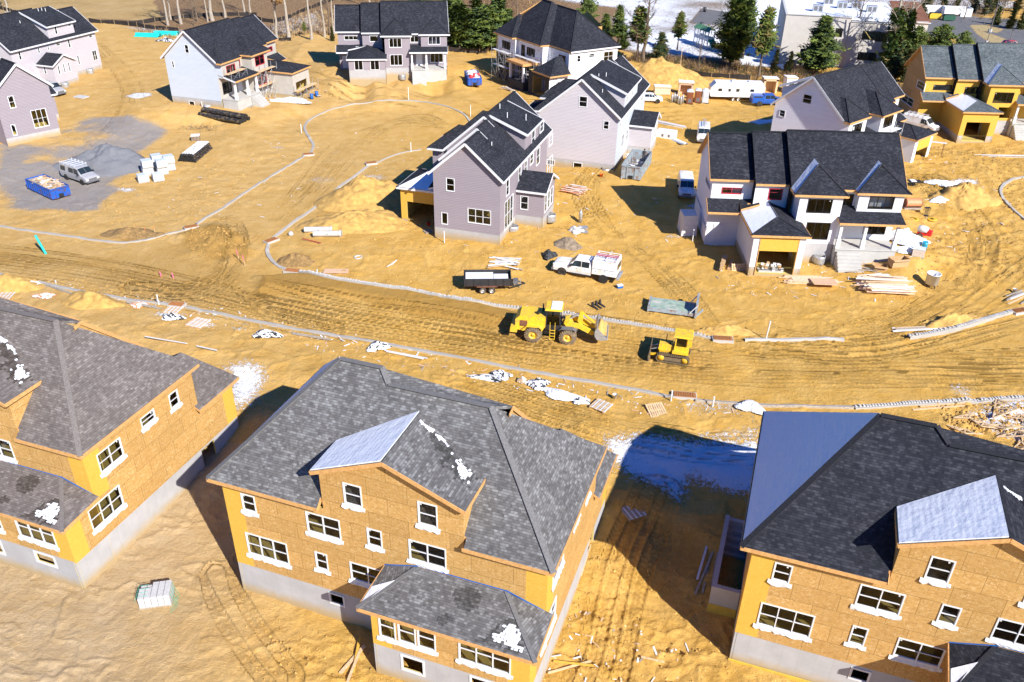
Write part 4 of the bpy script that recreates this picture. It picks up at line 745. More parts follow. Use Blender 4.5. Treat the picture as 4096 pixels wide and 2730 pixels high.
def fbm(x,y,sc,seed,oc=4,g_=.5):
    o=0;a=1;t=0
    for i in range(oc): o=o+a*vnoise(x/sc*2**i+seed*7.3,y/sc*2**i-seed*3.1,seed+i); t+=a; a*=g_
    return o/t
NR,NC=820,680
ys=26.0*np.exp(np.linspace(0,math.log(310/26.),NR)); us=np.linspace(-1,1,NC)
YY=np.repeat(ys[:,None],NC,1); XX=us[None,:]*(13+.66*YY)
# coarse terrain evaluated on a thinner grid, then interpolated
si=np.arange(0,NR,6); sj=np.arange(0,NC,6); si=np.append(si,NR-1) if si[-1]!=NR-1 else si; sj=np.append(sj,NC-1) if sj[-1]!=NC-1 else sj
Zc=terr(XX[np.ix_(si,sj)],YY[np.ix_(si,sj)])
Z1=np.stack([np.interp(np.arange(NC),sj,r) for r in Zc]); ZZ=np.stack([np.interp(np.arange(NR),si,Z1[:,j]) for j in range(NC)],1)
x=XX;y=YY
wx=x+3*(fbm(x,y,6,91,3)-.5); wy=y+3*(fbm(x,y,6,92,3)-.5)
def wpoly(l,z=0.,D=True): return np.array([at(Dp(*q) if D else q,z)[:2] for q in l])
def polymask(P,soft=.6,warp=1.):
    """1 inside the polygon, falling off over soft metres"""
    X=x+(wx-x)*warp; Y=y+(wy-y)*warp; m=np.zeros(X.shape); bb=(P[:,0].min()-soft-4,P[:,0].max()+soft+4,P[:,1].min()-soft-4,P[:,1].max()+soft+4)
    s=(X>bb[0])&(X<bb[1])&(Y>bb[2])&(Y<bb[3]); X=X[s];Y=Y[s]; ins=np.zeros(X.shape,bool); dm=np.full(X.shape,1e9); n=len(P)
    for i in range(n):
        (x0,y0),(x1,y1)=P[i],P[(i+1)%n]; c=((y0>Y)!=(y1>Y))&(X<(x1-x0)*(Y-y0)/((y1-y0) or 1e-9)+x0); ins^=c
        dx,dy=x1-x0,y1-y0; t=np.clip(((X-x0)*dx+(Y-y0)*dy)/(dx*dx+dy*dy+1e-9),0,1); dm=np.minimum(dm,np.hypot(X-x0-t*dx,Y-y0-t*dy))
    sd_=np.where(ins,dm,-dm); m[s]=np.clip(sd_/soft*.5+.5,0,1); return m
def linedist(P,lim):
    s=(x>P[:,0].min()-lim)&(x<P[:,0].max()+lim)&(y>P[:,1].min()-lim)&(y<P[:,1].max()+lim); X=x[s];Y=y[s]; dm=np.full(X.shape,1e9); al=np.zeros(X.shape); L=0; sg=np.zeros(X.shape)
    for i in range(len(P)-1):
        (x0,y0),(x1,y1)=P[i],P[i+1]; dx,dy=x1-x0,y1-y0; l=math.hypot(dx,dy)+1e-9; t=np.clip(((X-x0)*dx+(Y-y0)*dy)/(l*l),0,1); d=np.hypot(X-x0-t*dx,Y-y0-t*dy); k=d<dm; dm[k]=d[k]; al[k]=(L+t*l)[k]; sg[k]=(((X-x0)*dy-(Y-y0)*dx)/l)[k]; L+=l
    return s,dm,al,sg
def smooth(P,n=3):
    P=np.array(P,float)
    for _ in range(n):
        Q=[P[0]]
        for a,b in zip(P[:-1],P[1:]): Q+= [a*.75+b*.25,a*.25+b*.75]
        Q.append(P[-1]); P=np.array(Q)
    return P
n1=fbm(x,y,7,1,5); n2=fbm(x,y,1.6,5,4); n3=fbm(x,y,.5,9,3); n4=fbm(x,y,25,13,4)
# ground that machines have churned (rough) and driven lanes (smooth)
lane=polymask(wpoly([(-50,540),(250,570),(420,565),(540,520),(700,390),(780,290),(1000,240),(1070,290),(960,345),(850,400),(620,560),(640,620),(900,680),(1200,730),(1600,790),(1950,800),(2250,720),(2420,640),(2420,890),(1900,930),(1500,890),(900,800),(400,700),(-50,620)]),1.5)
ZZ=ZZ+(1-lane*.75)*((n1-.5)*.24+(n2-.5)*.15)+(n3-.5)*.07*(1-.5*lane)
rough=polymask(wpoly([(1310,1290),(1700,1420),(1700,1700),(1150,1700)]),2)*.8+polymask(wpoly([(560,1370),(850,1440),(860,1700),(500,1700)]),1.5)*.6+polymask(wpoly([(2180,930),(2420,940),(2420,1100),(2150,1000)]),1.5)+polymask(wpoly([(1100,560),(1240,520),(1340,560),(1200,640),(1000,620)]),2)*.3+polymask(wpoly([(2080,350),(2353,330),(2353,640),(2160,680),(2080,620)]),2)*.8
ZZ+=rough*((fbm(x,y,.9,31,4)-.5)*.5)
wet=np.zeros(x.shape)+.12*np.clip((n4-.45)*4,0,1)
def addm(a,l,v=1.,soft=1.,D=True): a+=v*polymask(wpoly(l,0,D),soft)
addm(wet,[(-50,545),(200,575),(330,575),(440,540),(545,560),(560,610),(600,640),(700,700),(520,710),(300,660),(100,615),(-50,610)],.55,2)
addm(wet,[(440,540),(500,525),(555,545),(560,590),(480,600),(430,575)],.9,1.)
addm(wet,[(585,640),(700,640),(900,670),(1100,705),(1240,745),(1200,765),(1000,730),(800,690),(600,672)],1.1,.4)
addm(wet,[(1300,800),(1900,800),(2400,720),(2400,900),(1900,920),(1400,870)],.2,3); addm(wet,[(1400,660),(1700,680),(2000,700),(2200,640),(2300,560),(2353,700),(2000,780),(1700,760)],.2,3)
addm(wet,[(268,530),(330,525),(345,540),(290,552)],1.,.4); addm(wet,[(655,588),(700,585),(710,605),(670,612)],.9,.4)
addm(wet,[(1380,1150),(1700,1160),(1660,1450),(1560,1400),(1390,1220)],.5,2); addm(wet,[(0,660),(40,640),(50,660),(20,675)],.9,.4)
addm(wet,[(1180,905),(1400,940),(1400,975),(1150,930)],.35,1); addm(wet,[(130,120),(300,150),(330,300),(200,340),(160,330),(280,230)],.35,3)
pale=np.clip((-x+5*(n4-.5)*6-6)/26,0,1)*.32; pale=np.where(y<52,np.maximum(pale,np.clip((-x-10)/14,0,1)),pale)
grey=np.zeros(x.shape); addm(grey,[(0,345),(110,322),(215,283),(300,288),(388,298),(370,330),(320,358),(300,400),(262,418),(235,450),(225,475),(60,490),(0,480)],1.,1.6); grey*=np.clip(.35+(n1-.33)*3.2,0,1)
addm(grey,[(190,440),(262,430),(250,478),(170,486)],.8,1.)
snow=np.zeros(x.shape)
def addsnow(l,v=1.,soft=.8,D=True,th_=.45): 
    global snow; m=polymask(wpoly(l,-1.5 if l[0][1]>860 else 0,D),soft,.6); snow=np.maximum(snow,m*v)
addsnow([(1395,1040),(1480,1035),(1560,1040),(1745,1040),(1745,1150),(1690,1150),(1600,1120),(1560,1160),(1440,1110),(1400,1060)],1.,1.2)
addsnow([(1600,1020),(1745,1010),(1745,1045),(1600,1040)],.62,1.2); addsnow([(1560,950),(1720,955),(1700,990),(1560,980)],.5,1.); addsnow([(1700,1130),(1750,1100),(1750,1180)],.8,.8)
addsnow([(525,872),(575,862),(615,880),(625,905),(600,945),(545,965),(530,930)],.85,1.3); addsnow([(470,850),(640,895),(640,905),(470,862)],.52,.5)
addsnow([(2200,985),(2300,950),(2420,960),(2420,1060),(2300,1050),(2230,1010)],.66,1.); addsnow([(2180,920),(2250,930),(2240,960),(2180,950)],.5,.6)
for c,rx,v in (((320,240),35,.75),((655,235),40,.7),((1748,290),34,1.),((900,455),40,.6),((925,475),30,.8),((1600,480),35,.6),((60,360),20,.3),((285,435),25,.7),((1540,545),25,.5),((1660,965),35,.6),((455,745),45,.62),((375,725),45,.62),((550,752),25,.6),((1210,150),60,.5),((2200,440),40,.75),((850,415),45,.5),((740,415),40,.4),((1560,1470),15,.4),((640,345),20,.5),((100,680),25,.5),((90,655),30,.5)):
    addsnow([(c[0]-rx,c[1]),(c[0]-rx*.3,c[1]-rx*.22),(c[0]+rx*.8,c[1]-rx*.15),(c[0]+rx,c[1]+rx*.1),(c[0],c[1]+rx*.25)],v,.5)
# beyond the site
brush=np.zeros(x.shape); addm(brush,[(250,62),(380,92),(520,90),(640,95),(760,90),(780,60),(1030,130),(1120,130),(1130,60),(1250,60),(1440,130),(1560,150),(1720,165),(1790,170),(2000,160),(2100,200),(2070,110),(2300,30),(2353,-40),(1600,-60),(300,-60),(390,62),(280,55),(-60,48),(-60,70),(200,66)],1.,1.5)
field=np.zeros(x.shape); addm(field,[(-400,52),(140,56),(260,62),(400,62),(560,50),(700,20),(820,-10),(1100,-60),(-400,-80)],1.,.8)
P_=wpoly([(1200,0),(1420,30),(1400,60),(1440,125),(1600,148),(1760,150),(1800,100),(1795,30),(1830,-30),(1200,-60)]); ps=polymask(P_,3.); snow=np.maximum(snow,ps*np.clip(.62+(n4-.5)*1.2,0,1))
addsnow([(1710,5),(1800,0),(1800,170),(1700,160)],1.2,1.); addsnow([(640,60),(740,30),(760,90),(700,100),(600,85)],.56,1.5); addsnow([(250,70),(420,78),(620,85),(600,95),(380,92)],.5,1.); addsnow([(0,60),(60,40),(0,20)],.6,2); addsnow([(1940,0),(2353,10),(2353,30),(2000,20)],.6,2)
asph=polymask(wpoly([(2120,60),(2190,45),(2560,70),(2560,150),(2330,140),(2310,110),(2250,115),(2190,100),(2090,88)]),.4,.0); asph=np.maximum(asph,polymask(wpoly([(1630,32),(1600,60),(1585,65),(1560,100),(1680,110),(1700,80),(1740,35)]),.3,.0)*.0+polymask(wpoly([(1612,28),(1695,40),(1690,70),(1585,62)]),.3,0.))
isl=polymask(wpoly([(2228,68),(2270,66),(2300,78),(2290,85),(2250,82),(2330,108),(2320,118),(2275,110),(2245,90)]),.3,0.); asph*=1-isl
# tracks: pixel polylines (photo/1.74), half gauge, strength
TR=[]
def trk(l,gauge=1.0,st=1.,wd=.28,jit=0.): TR.append((smooth(wpoly(l)),gauge,st,wd))
r=random.Random(3)
for dy in (0,14,30,46,62,80): trk([(560+dy,655+dy*.9),(800,700+dy*.8),(1050,735+dy*.75),(1200,770+dy*.6),(1500,815+dy*.5),(1800,835+dy*.5),(2100,830+dy*.5),(2420,815+dy*.9)],1.0,r.uniform(.6,1.),.3)
for dy in (0,16,34): trk([(1240,720+dy*.3),(1500,760+dy*.5),(1800,790+dy*.6),(1990,790+dy),(2150,760+dy),(2420,690+dy)],1.0,.9,.3)
for dx in (0,12,26): trk([(1640-dx,760),(1560-dx,640),(1420,560-dx*.5),(1370-dx,500),(1350-dx,440),(1390-dx,400)],.85,.5,.16)
for dx in (0,14,30,44): trk([(1930,760+dx*.6),(2060,740+dx*.5),(2180,680+dx*.6),(2260+dx*.3,600),(2240+dx*.5,520),(2150+dx,470),(2100+dx,430)],.9,.8,.28)
for dx in (0,20): trk([(2420,560+dx),(2250,690+dx),(2100,770+dx),(1990,800+dx*.5),(1800,770+dx)],.95,.8,.28)
for dy in (0,18,34,50): trk([(-50,570+dy*.9),(200,600+dy),(400,640+dy),(600,690+dy*.8),(760,740+dy*.5)],1.,.55,.3)
for dx in (0,18,36,60): trk([(540,610+dx*.4),(640-dx*.2,520),(760-dx,410+dx*.2),(860-dx*1.4,300+dx*.3),(960-dx*.6,260+dx*.4),(1020,290)],.95,.4,.25)
for dx in (0,14,25): trk([(300,660),(430,690-dx),(520,650-dx),(555,560),(530,530-dx)],.9,.7,.25)
for dx in (0,24,40): trk([(1260+dx*2,1690),(1380+dx,1450),(1400+dx,1330),(1430+dx*1.2,1220),(1500+dx,1100)],.9,1.,.24)
for dx in (0,22): trk([(500,1690),(640+dx,1500),(600+dx,1470),(500+dx,1330),(480,1250)],.8,.7,.2)
for dy in (0,14,26): trk([(1050,870+dy),(1250,925+dy),(1420,975+dy),(1560,1000+dy),(1740,1010+dy)],.9,.6,.22)
for dx in (0,20): trk([(220,110),(280+dx,180),(310+dx,250),(250+dx,320),(180,370)],.9,.4,.25)
for dx in (0,16): trk([(500,60),(640,150+dx),(740,220+dx),(900,225+dx),(1100,250+dx),(1180,330)],.9,.4,.25)
for dy in (0,16,30): trk([(1100,250),(1500,260+dy),(1620,250+dy),(1750,250+dy)],.9,.4,.2)
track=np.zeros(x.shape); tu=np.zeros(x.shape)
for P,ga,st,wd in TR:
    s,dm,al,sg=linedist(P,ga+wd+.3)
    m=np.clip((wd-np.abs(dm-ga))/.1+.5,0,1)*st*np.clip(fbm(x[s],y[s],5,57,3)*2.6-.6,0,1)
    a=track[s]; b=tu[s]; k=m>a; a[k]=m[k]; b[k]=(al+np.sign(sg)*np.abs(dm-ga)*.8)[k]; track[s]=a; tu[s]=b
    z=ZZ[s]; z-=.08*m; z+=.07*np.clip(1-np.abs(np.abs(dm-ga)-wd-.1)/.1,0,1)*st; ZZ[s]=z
wet=np.clip(wet+.35*track*(n2>.35),0,1); 
# berm of fresh fill along the north kerb
bm_=polymask(wpoly([(583,640),(700,636),(900,668),(1100,700),(1215,735),(1180,752),(1000,722),(800,686),(600,668)]),.6,.4); ZZ+=bm_*.65; 
ex=polymask(wpoly([(440,545),(500,528),(552,545),(560,580),(500,600),(440,580)]),2.); ZZ+=ex*(.75+1.2*(fbm(x,y,1.6,77,4)-.5))
bank=polymask(wpoly([(655,110),(690,95),(765,100),(770,125),(690,160),(655,140)]),5.); ZZ+=bank*1.6
rg=1-np.abs(fbm(x,y,1.1,61,4)-.5)*2; ZZ+=(rough*.35+(1-lane)*.10)*(rg**3-.4)*.5; rg2=1-np.abs(fbm(x+y*.3,y*1.4,3.5,67,4)-.5)*2; ZZ+=(1-lane*.6)*np.clip(rg2-.9,0,1)*1.1
verts=np.stack([XX,YY,ZZ],-1)
verts[:,0,0]=XX[:,0]*6; verts[:,-1,0]=XX[:,-1]*6; verts[-1,:,1]=1800; verts[-1,:,0]*=5; verts[0,:,1]=-80
me=bpy.data.meshes.new('ground'); nv=NR*NC; me.vertices.add(nv); me.vertices.foreach_set('co',verts.reshape(-1).astype(np.float32))
ii=np.arange(NR*NC).reshape(NR,NC); q4=np.stack([ii[:-1,:-1],ii[:-1,1:],ii[1:,1:],ii[1:,:-1]],-1).reshape(-1,4)
me.loops.add(q4.size); me.loops.foreach_set('vertex_index',q4.ravel().astype(np.int32)); me.polygons.add(len(q4)); me.polygons.foreach_set('loop_start',np.arange(0,q4.size,4,dtype=np.int32)); me.polygons.foreach_set('loop_total',np.full(len(q4),4,dtype=np.int32)); me.polygons.foreach_set('use_smooth',np.ones(len(q4),bool))
me.update(calc_edges=True)
def attr(nm,a): t=me.attributes.new(nm,'FLOAT','POINT'); t.data.foreach_set('value',np.clip(a,-9999,9999).reshape(-1).astype(np.float32))
snow=snow*(1-np.clip(asph*1.5,0,1))
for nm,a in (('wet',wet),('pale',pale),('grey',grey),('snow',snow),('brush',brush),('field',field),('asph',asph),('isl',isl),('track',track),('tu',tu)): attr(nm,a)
ground=bpy.data.objects.new('ground',me); COL.objects.link(ground); ground['kind']='structure'
def gz(X,Y):
    """height of the built ground"""
    r_=math.log(max(Y,26.01)/26.)/math.log(310/26.)*(NR-1); c_=(X/(13+.66*Y)+1)/2*(NC-1); i=int(min(max(r_,0),NR-2)); j=int(min(max(c_,0),NC-2)); return float(ZZ[i,j])
def g(q,up=0.0):
    z=0.0
    for _ in range(14):
        p=at(q,z); z=.5*z+.5*(gz(p[0],p[1])+up)
    return Vector((p[0],p[1],z))
m,t,b=newmat('site_ground'); k=NT(t); o=k.obj(1)
A=lambda n_:k.n('Attribute',attribute_name=n_).outputs['Fac']
nz=k.noise(o,.5,5,.6); nf=k.noise(o,3.5,5,.65); nff=k.noise(o,14,4,.7)
dry=k.mix(k.ramp(nz,[(.35,(0,0,0)),(.65,(1,1,1))]),(.60,.345,.075),(.69,.43,.125))
pl=k.mix(k.ramp(nz,[(.35,(0,0,0)),(.65,(1,1,1))]),(.50,.355,.19),(.56,.42,.25))
c=k.mix(A('pale'),dry,pl)
sp=k.mix(k.val('MULTIPLY',k.ramp(nff,[(.35,(1,1,1)),(.5,(0,0,0))]),.35),c,(.42,.24,.06)); c=sp
wm=k.ramp(k.val('ADD',A('wet'),k.val('MULTIPLY',k.val('SUBTRACT',nf,.5),1.1)),[(.25,(0,0,0)),(.95,(1,1,1))]); c=k.mix(k.val('MULTIPLY',wm,.72),c,(.36,.20,.045))
gm=k.ramp(k.val('ADD',A('grey'),k.val('MULTIPLY',k.val('SUBTRACT',nf,.5),1.1)),[(.35,(0,0,0)),(.75,(1,1,1))]); c=k.mix(k.val('MULTIPLY',gm,.85),c,k.mix(nff,(.18,.185,.20),(.34,.34,.35)))
fc_=k.ramp(k.noise(o,.12,5,.6),[(.3,(.36,.24,.10)),(.55,(.46,.32,.14)),(.75,(.52,.37,.18))]); c=k.mix(A('field'),c,fc_)
bc_=k.ramp(nf,[(.3,(.10,.06,.035)),(.5,(.24,.15,.08)),(.7,(.38,.27,.15))]); bmask=k.ramp(k.val('ADD',A('brush'),k.val('MULTIPLY',k.val('SUBTRACT',nf,.5),.5)),[(.4,(0,0,0)),(.6,(1,1,1))]); c=k.mix(bmask,c,bc_)
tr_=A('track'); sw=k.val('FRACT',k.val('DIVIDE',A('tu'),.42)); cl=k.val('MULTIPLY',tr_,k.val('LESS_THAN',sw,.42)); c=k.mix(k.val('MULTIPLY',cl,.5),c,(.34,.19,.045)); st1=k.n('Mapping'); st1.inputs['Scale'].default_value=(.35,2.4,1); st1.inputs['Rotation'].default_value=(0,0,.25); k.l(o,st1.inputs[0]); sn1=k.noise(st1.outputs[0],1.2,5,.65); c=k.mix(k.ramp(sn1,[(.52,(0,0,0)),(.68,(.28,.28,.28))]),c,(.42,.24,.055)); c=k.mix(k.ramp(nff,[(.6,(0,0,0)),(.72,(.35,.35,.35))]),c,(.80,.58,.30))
c=k.mix(A('asph'),c,k.mix(nf,(.13,.13,.135),(.20,.20,.205))); c=k.mix(A('isl'),c,(.42,.33,.17))
sn=k.ramp(k.val('ADD',A('snow'),k.val('ADD',k.val('MULTIPLY',k.val('SUBTRACT',nf,.5),1.5),k.val('MULTIPLY',k.val('SUBTRACT',nff,.5),1.3))),[(.55,(0,0,0)),(.6,(1,1,1))]); c=k.mix(sn,c,(.86,.88,.92))
k.l(c,b.inputs['Base Color']); b.inputs['Roughness'].default_value=.95; b.inputs['Specular IOR Level'].default_value=.1
h1=k.val('ADD',k.val('MULTIPLY',nf,.5),k.val('ADD',k.val('MULTIPLY',nff,.22),k.val('MULTIPLY',k.noise(o,45,3,.6),.06))); h1=k.val('ADD',h1,k.val('MULTIPLY',sn,.25)); h1=k.val('SUBTRACT',h1,k.val('MULTIPLY',cl,.42))
k.l(k.bump(h1,1.,.26),b.inputs['Normal'])
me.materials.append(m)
# ---------------------------------------------------------------- kerbs
def kerb(pts,w=.42,hh=.13,mat='kerb_concrete',blocks=False,name='kerb'):
    P=[g(q) for q in pts]; P=smooth([(p[0],p[1]) for p in P],2); R=[]; 
    # resample every 0.6 m
    out=[P[0]]; 
    for a,b_ in zip(P[:-1],P[1:]):
        n=max(1,int(np.linalg.norm(b_-a)/.7))
        for i in range(1,n+1): out.append(a+(b_-a)*i/n)
    P=np.array(out); m=MB(); V=[];F=[]; rr=random.Random(5)
    for i,p in enumerate(P):
        d=P[min(i+1,len(P)-1)]-P[max(i-1,0)]; d/=np.linalg.norm(d)+1e-9; nn=np.array([-d[1],d[0]]); z=max(gz(*(p+nn*.2)),gz(*(p-nn*.2)))*.5+gz(*p)*.5
        ww=w/2+rr.uniform(-.03,.03)
        for s_,zz in ((-1,-.4),(-1,hh-.03),(-.85,hh),(.85,hh*.75),(1,hh*.6),(1,-.4)): V.append((p[0]+nn[0]*ww*s_,p[1]+nn[1]*ww*s_,z+zz+rr.uniform(-.008,.008)))
    for i in range(len(P)-1):
        for j in range(5): a=i*6+j; F.append((a,a+1,a+7,a+6))
    m.mesh(V,F,mat); o=m.build(name); o['kind']='structure'
    if blocks:
        m=MB(); L=0
        for a,b_ in zip(P[:-1],P[1:]):
            d=b_-a; l=np.linalg.norm(d); d/=l; nn=np.array([-d[1],d[0]]); n=max(1,int(l/.23))
            for i in range(n):
                c=a+d*(i+.5)*l/n; an=math.atan2(d[1],d[0])+rr.uniform(-.05,.05); M4=Matrix.Translation((c[0]+nn[0]*blocks,c[1]+nn[1]*blocks,gz(*c)+hh+rr.uniform(-.01,.02)))@Matrix.Rotation(an,4,'Z'); m.box(-.085,-.14,-.05,.085,.14,.06,'granite_block',M4,.01)
        o=m.build(name); o['kind']='structure'
plain('granite_block',(.52,.51,.49),.85,0,.2,5)
kerb([T(0,1,*p) for p in ((-40,425),(270,475),(530,510),(850,555),(1000,572),(1160,560),(1300,530),(1540,465))])
kerb([T(0,1,*p) for p in ((1640,415),(1850,290),(2050,150),(2296,-5))]+[T(1,0,*p) for p in ((300,1400),(455,1310))])
kerb([T(1,0,*p) for p in ((505,1285),(540,1220),(500,1165),(462,1100),(455,1060),(480,1015),(560,965),(700,910),(850,875),(1000,858),(1200,848),(1400,850),(1550,868),(1700,910),(1800,960),(1850,1030))])
kerb([T(1,0,*p) for p in ((1430,1252),(1300,1275),(1150,1320),(1060,1370))],.3,.1)
kerb([T(1,0,*p) for p in ((985,1395),(850,1500),(740,1568))]+[T(1,1,*p) for p in ((700,160),(500,310),(350,410),(195,530))])
kerb([T(1,1,*p) for p in ((155,590),(140,640),(165,700),(220,760),(320,800))])
kerb([T(1,1,*p) for p in ((410,822),(650,860),(900,900),(1200,950),(1500,1000),(1800,1055),(2100,1100),(2300,1122))]+[T(2,1,*p) for p in ((730,1160),(1160,1230),(1680,1310),(1990,1370))],blocks=.1)
kerb([T(3,1,*p) for p in ((-40,1388),(100,1386),(400,1382),(790,1382))],.4,.22,'concrete_plain')
kerb([T(0,1,*p) for p in ((-30,830),(350,905),(700,980),(1000,1040),(1420,1090))])
kerb([T(0,1,*p) for p in ((1560,1110),(1900,1180),(2300,1255))]+[T(1,1,*p) for p in ((400,1300),(800,1360),(1100,1410),(1600,1500),(1900,1560))]+[T(2,2,*p) for p in ((650,215),(1150,300),(1640,388))])
kerb([T(2,2,*p) for p in ((1840,425),(2200,455))]+[T(3,2,*p) for p in ((150,475),(870,487))],.35,.2,'lumber_grey')
kerb([T(3,2,*p) for p in ((880,490),(1400,452),(1800,427),(2100,412),(2340,405))],blocks=.12)
kerb([T(3,1,*p) for p in ((1330,1365),(1600,1320),(1900,1240),(2210,1150))],.5,.25,'kerb_concrete',blocks=.05)
kerb([T(3,1,*p) for p in ((2310,20),(2180,50),(2110,100),(2100,160),(2150,240),(2230,320),(2320,380))],.4,.15)
def drain(q,yaw,w=1.6,d=.9,grate='rust'):
    p=g(q); r_=empty('storm_drain',p,math.radians(yaw),DL.pop(0),'drain inlet','storm drain inlets along the kerbs'); m=MB(); m.box(-w/2,-d/2,-.4,w/2,d/2,.24,'concrete_plain'); m.build('casing',r_)
    m=MB(); m.box(-w/2+.08,-d/2+.08,.24,w/2-.08,d/2-.08,.27,'rust_frame')
    for i in range(9): m.box(-w/2+.14+i*(w-.28)/9,-d/2+.12,.27,-w/2+.14+i*(w-.28)/9+.07,d/2-.12,.31,'rust_frame')
    m.build('grate',r_)
plain('rust_frame',(.38,.16,.05),.85,0,.3,8)
DL=['rusty-grated drain in the kerb beside the dark churned soil','drain where the round kerb leaves the straight one, red-edged','rust-topped drain at the short kerb stub near the mound by the mauve house','small drain at the top of the tight kerb bend','drain at the foot of the tight kerb bend beside the fill berm','drain between concrete kerb and grey blocks, right of the bulldozer','drain beside a slatted pallet on the near kerb, left of the grey roof','orange-rusted drain between two short white posts on the near kerb','drain at the right edge ending the granite block kerb']
drain(T(0,1,1600,448),32);drain(T(1,0,490,1302),20);drain(T(1,0,1015,1375),20);drain(T(1,1,180,560),50);drain(T(1,1,355,815),-12,1.7);drain(T(2,1,2070,1385),-4,1.9);drain(T(0,1,1480,1098),-12,1.6);drain(T(2,2,1750,395),-6,2.);drain(T(3,1,2260,1150),18,1.8)

# clods and stones strewn over the churned soil
def clods(poly,n,smin,smax,mat,label,seed,name='clods'):
    rr=random.Random(seed); P=[tuple(at(Dp(*q),-1. if q[1]>1000 else 0.)[:2]) for q in poly]; x0=min(p[0] for p in P);x1=max(p[0] for p in P);y0=min(p[1] for p in P);y1=max(p[1] for p in P); m=MB(); k_=0
    while k_<n:
        X=rr.uniform(x0,x1);Y=rr.uniform(y0,y1)
        if not inpoly((X,Y),P): continue
        k_+=1; s_=smin+(smax-smin)*rr.random()**3; z=gz(X,Y); a=rr.uniform(0,6.28); V=[]
        for i in range(5): t_=a+i*1.2566; V.append((X+math.cos(t_)*s_*rr.uniform(.6,1.1),Y+math.sin(t_)*s_*rr.uniform(.6,1.1),z-.03))
        V+=[(X+rr.uniform(-.3,.3)*s_,Y+rr.uniform(-.3,.3)*s_,z+s_*rr.uniform(.5,.9))]; m.mesh(V,[(0,1,5),(1,2,5),(2,3,5),(3,4,5),(4,0,5)],mat)
    o=m.build(name); return setp(o,label,'clods',None,'stuff')
plain('clod',(.47,.285,.08),.95,0,.35,2.5); plain('clod_dark',(.34,.2,.055),.95,0,.35,2.5)
clods([(1280,1160),(1720,1180),(1700,1600),(1150,1600)],1500,.03,.16,'clod','clods on the churned ground between the two right front houses',1)
clods([(560,1370),(860,1440),(850,1600),(540,1600)],700,.03,.14,'clod','clods below the foundation of the grey-roofed house',2)
clods([(700,800),(1500,960),(1740,1010),(1740,930),(1400,880),(900,770),(300,640),(50,640),(300,740)],2200,.03,.13,'clod','clods strewn on the near verge along the kerb',3)
clods([(2150,930),(2420,930),(2420,1010),(2200,1000)],900,.05,.28,'clod','orange clods under the truss pile',4)
clods([(1240,480),(1340,560),(1600,700),(1500,740),(1100,680),(660,610),(700,480),(850,540),(1000,560)],2600,.03,.16,'clod','crumbs of soil around the utility truck yard',5)
clods([(2080,350),(2353,330),(2353,650),(2100,700),(2100,620),(2200,480)],2200,.05,.22,'clod_dark','crumbled soil on the rough ground at the right',6)
clods([(0,480),(250,520),(400,540),(620,380),(500,300),(380,300),(200,480)],1500,.04,.16,'clod','crumbs of soil on the left yard',7)
clods([(430,530),(555,540),(570,600),(440,590)],500,.06,.3,'clod_dark','dark lumps on the freshly dumped soil at the street fork',8)

def litter(poly,n,label,seed):
    rr=random.Random(seed); P=[tuple(at(Dp(*q),-1. if q[1]>1000 else 0.)[:2]) for q in poly]; x0=min(p[0] for p in P);x1=max(p[0] for p in P);y0=min(p[1] for p in P);y1=max(p[1] for p in P); m=MB(); k_=0
    while k_<n:
        X=rr.uniform(x0,x1);Y=rr.uniform(y0,y1)
        if not inpoly((X,Y),P): continue
        k_+=1; z=gz(X,Y)+.03; a=rr.uniform(0,3.14); l=rr.choice((.1,.15,.3,.6)); w_=rr.uniform(.04,.12); m.bar((X,Y,z),(X+l*math.cos(a),Y+l*math.sin(a),z+rr.uniform(0,.05)),w_,.02,rr.choice(('trim_white','lumber','lumber_grey','snow','wrap_white','plywood')))
    o=m.build('litter'); setp(o,label,'litter',None,'stuff')
litter([(1640,620),(2100,610),(2330,560),(2330,480),(2100,360),(2130,640),(2050,700),(1650,680)],240,'scraps of wood and paper around the stepped-roof white house',1)
litter([(60,640),(700,800),(1500,960),(1740,1010),(1740,950),(1400,890),(900,785),(300,670)],260,'scraps and snow bits along the near verge',2)
litter([(1250,380),(1560,380),(1560,560),(1300,640),(1060,620),(1000,570)],150,'scraps on the sand between the mauve and the white house',3)
litter([(640,210),(780,230),(1060,200),(1060,180),(700,180)],90,'scraps before the top row of houses',4)
litter([(1300,1350),(1600,1450),(1560,1560),(1200,1560)],70,'stones and offcuts on the churned sand at the bottom',5)
litter([(400,350),(1000,290),(1000,400),(850,480),(700,560),(250,470),(250,420)],120,'scraps on the left yard and round street end',6)
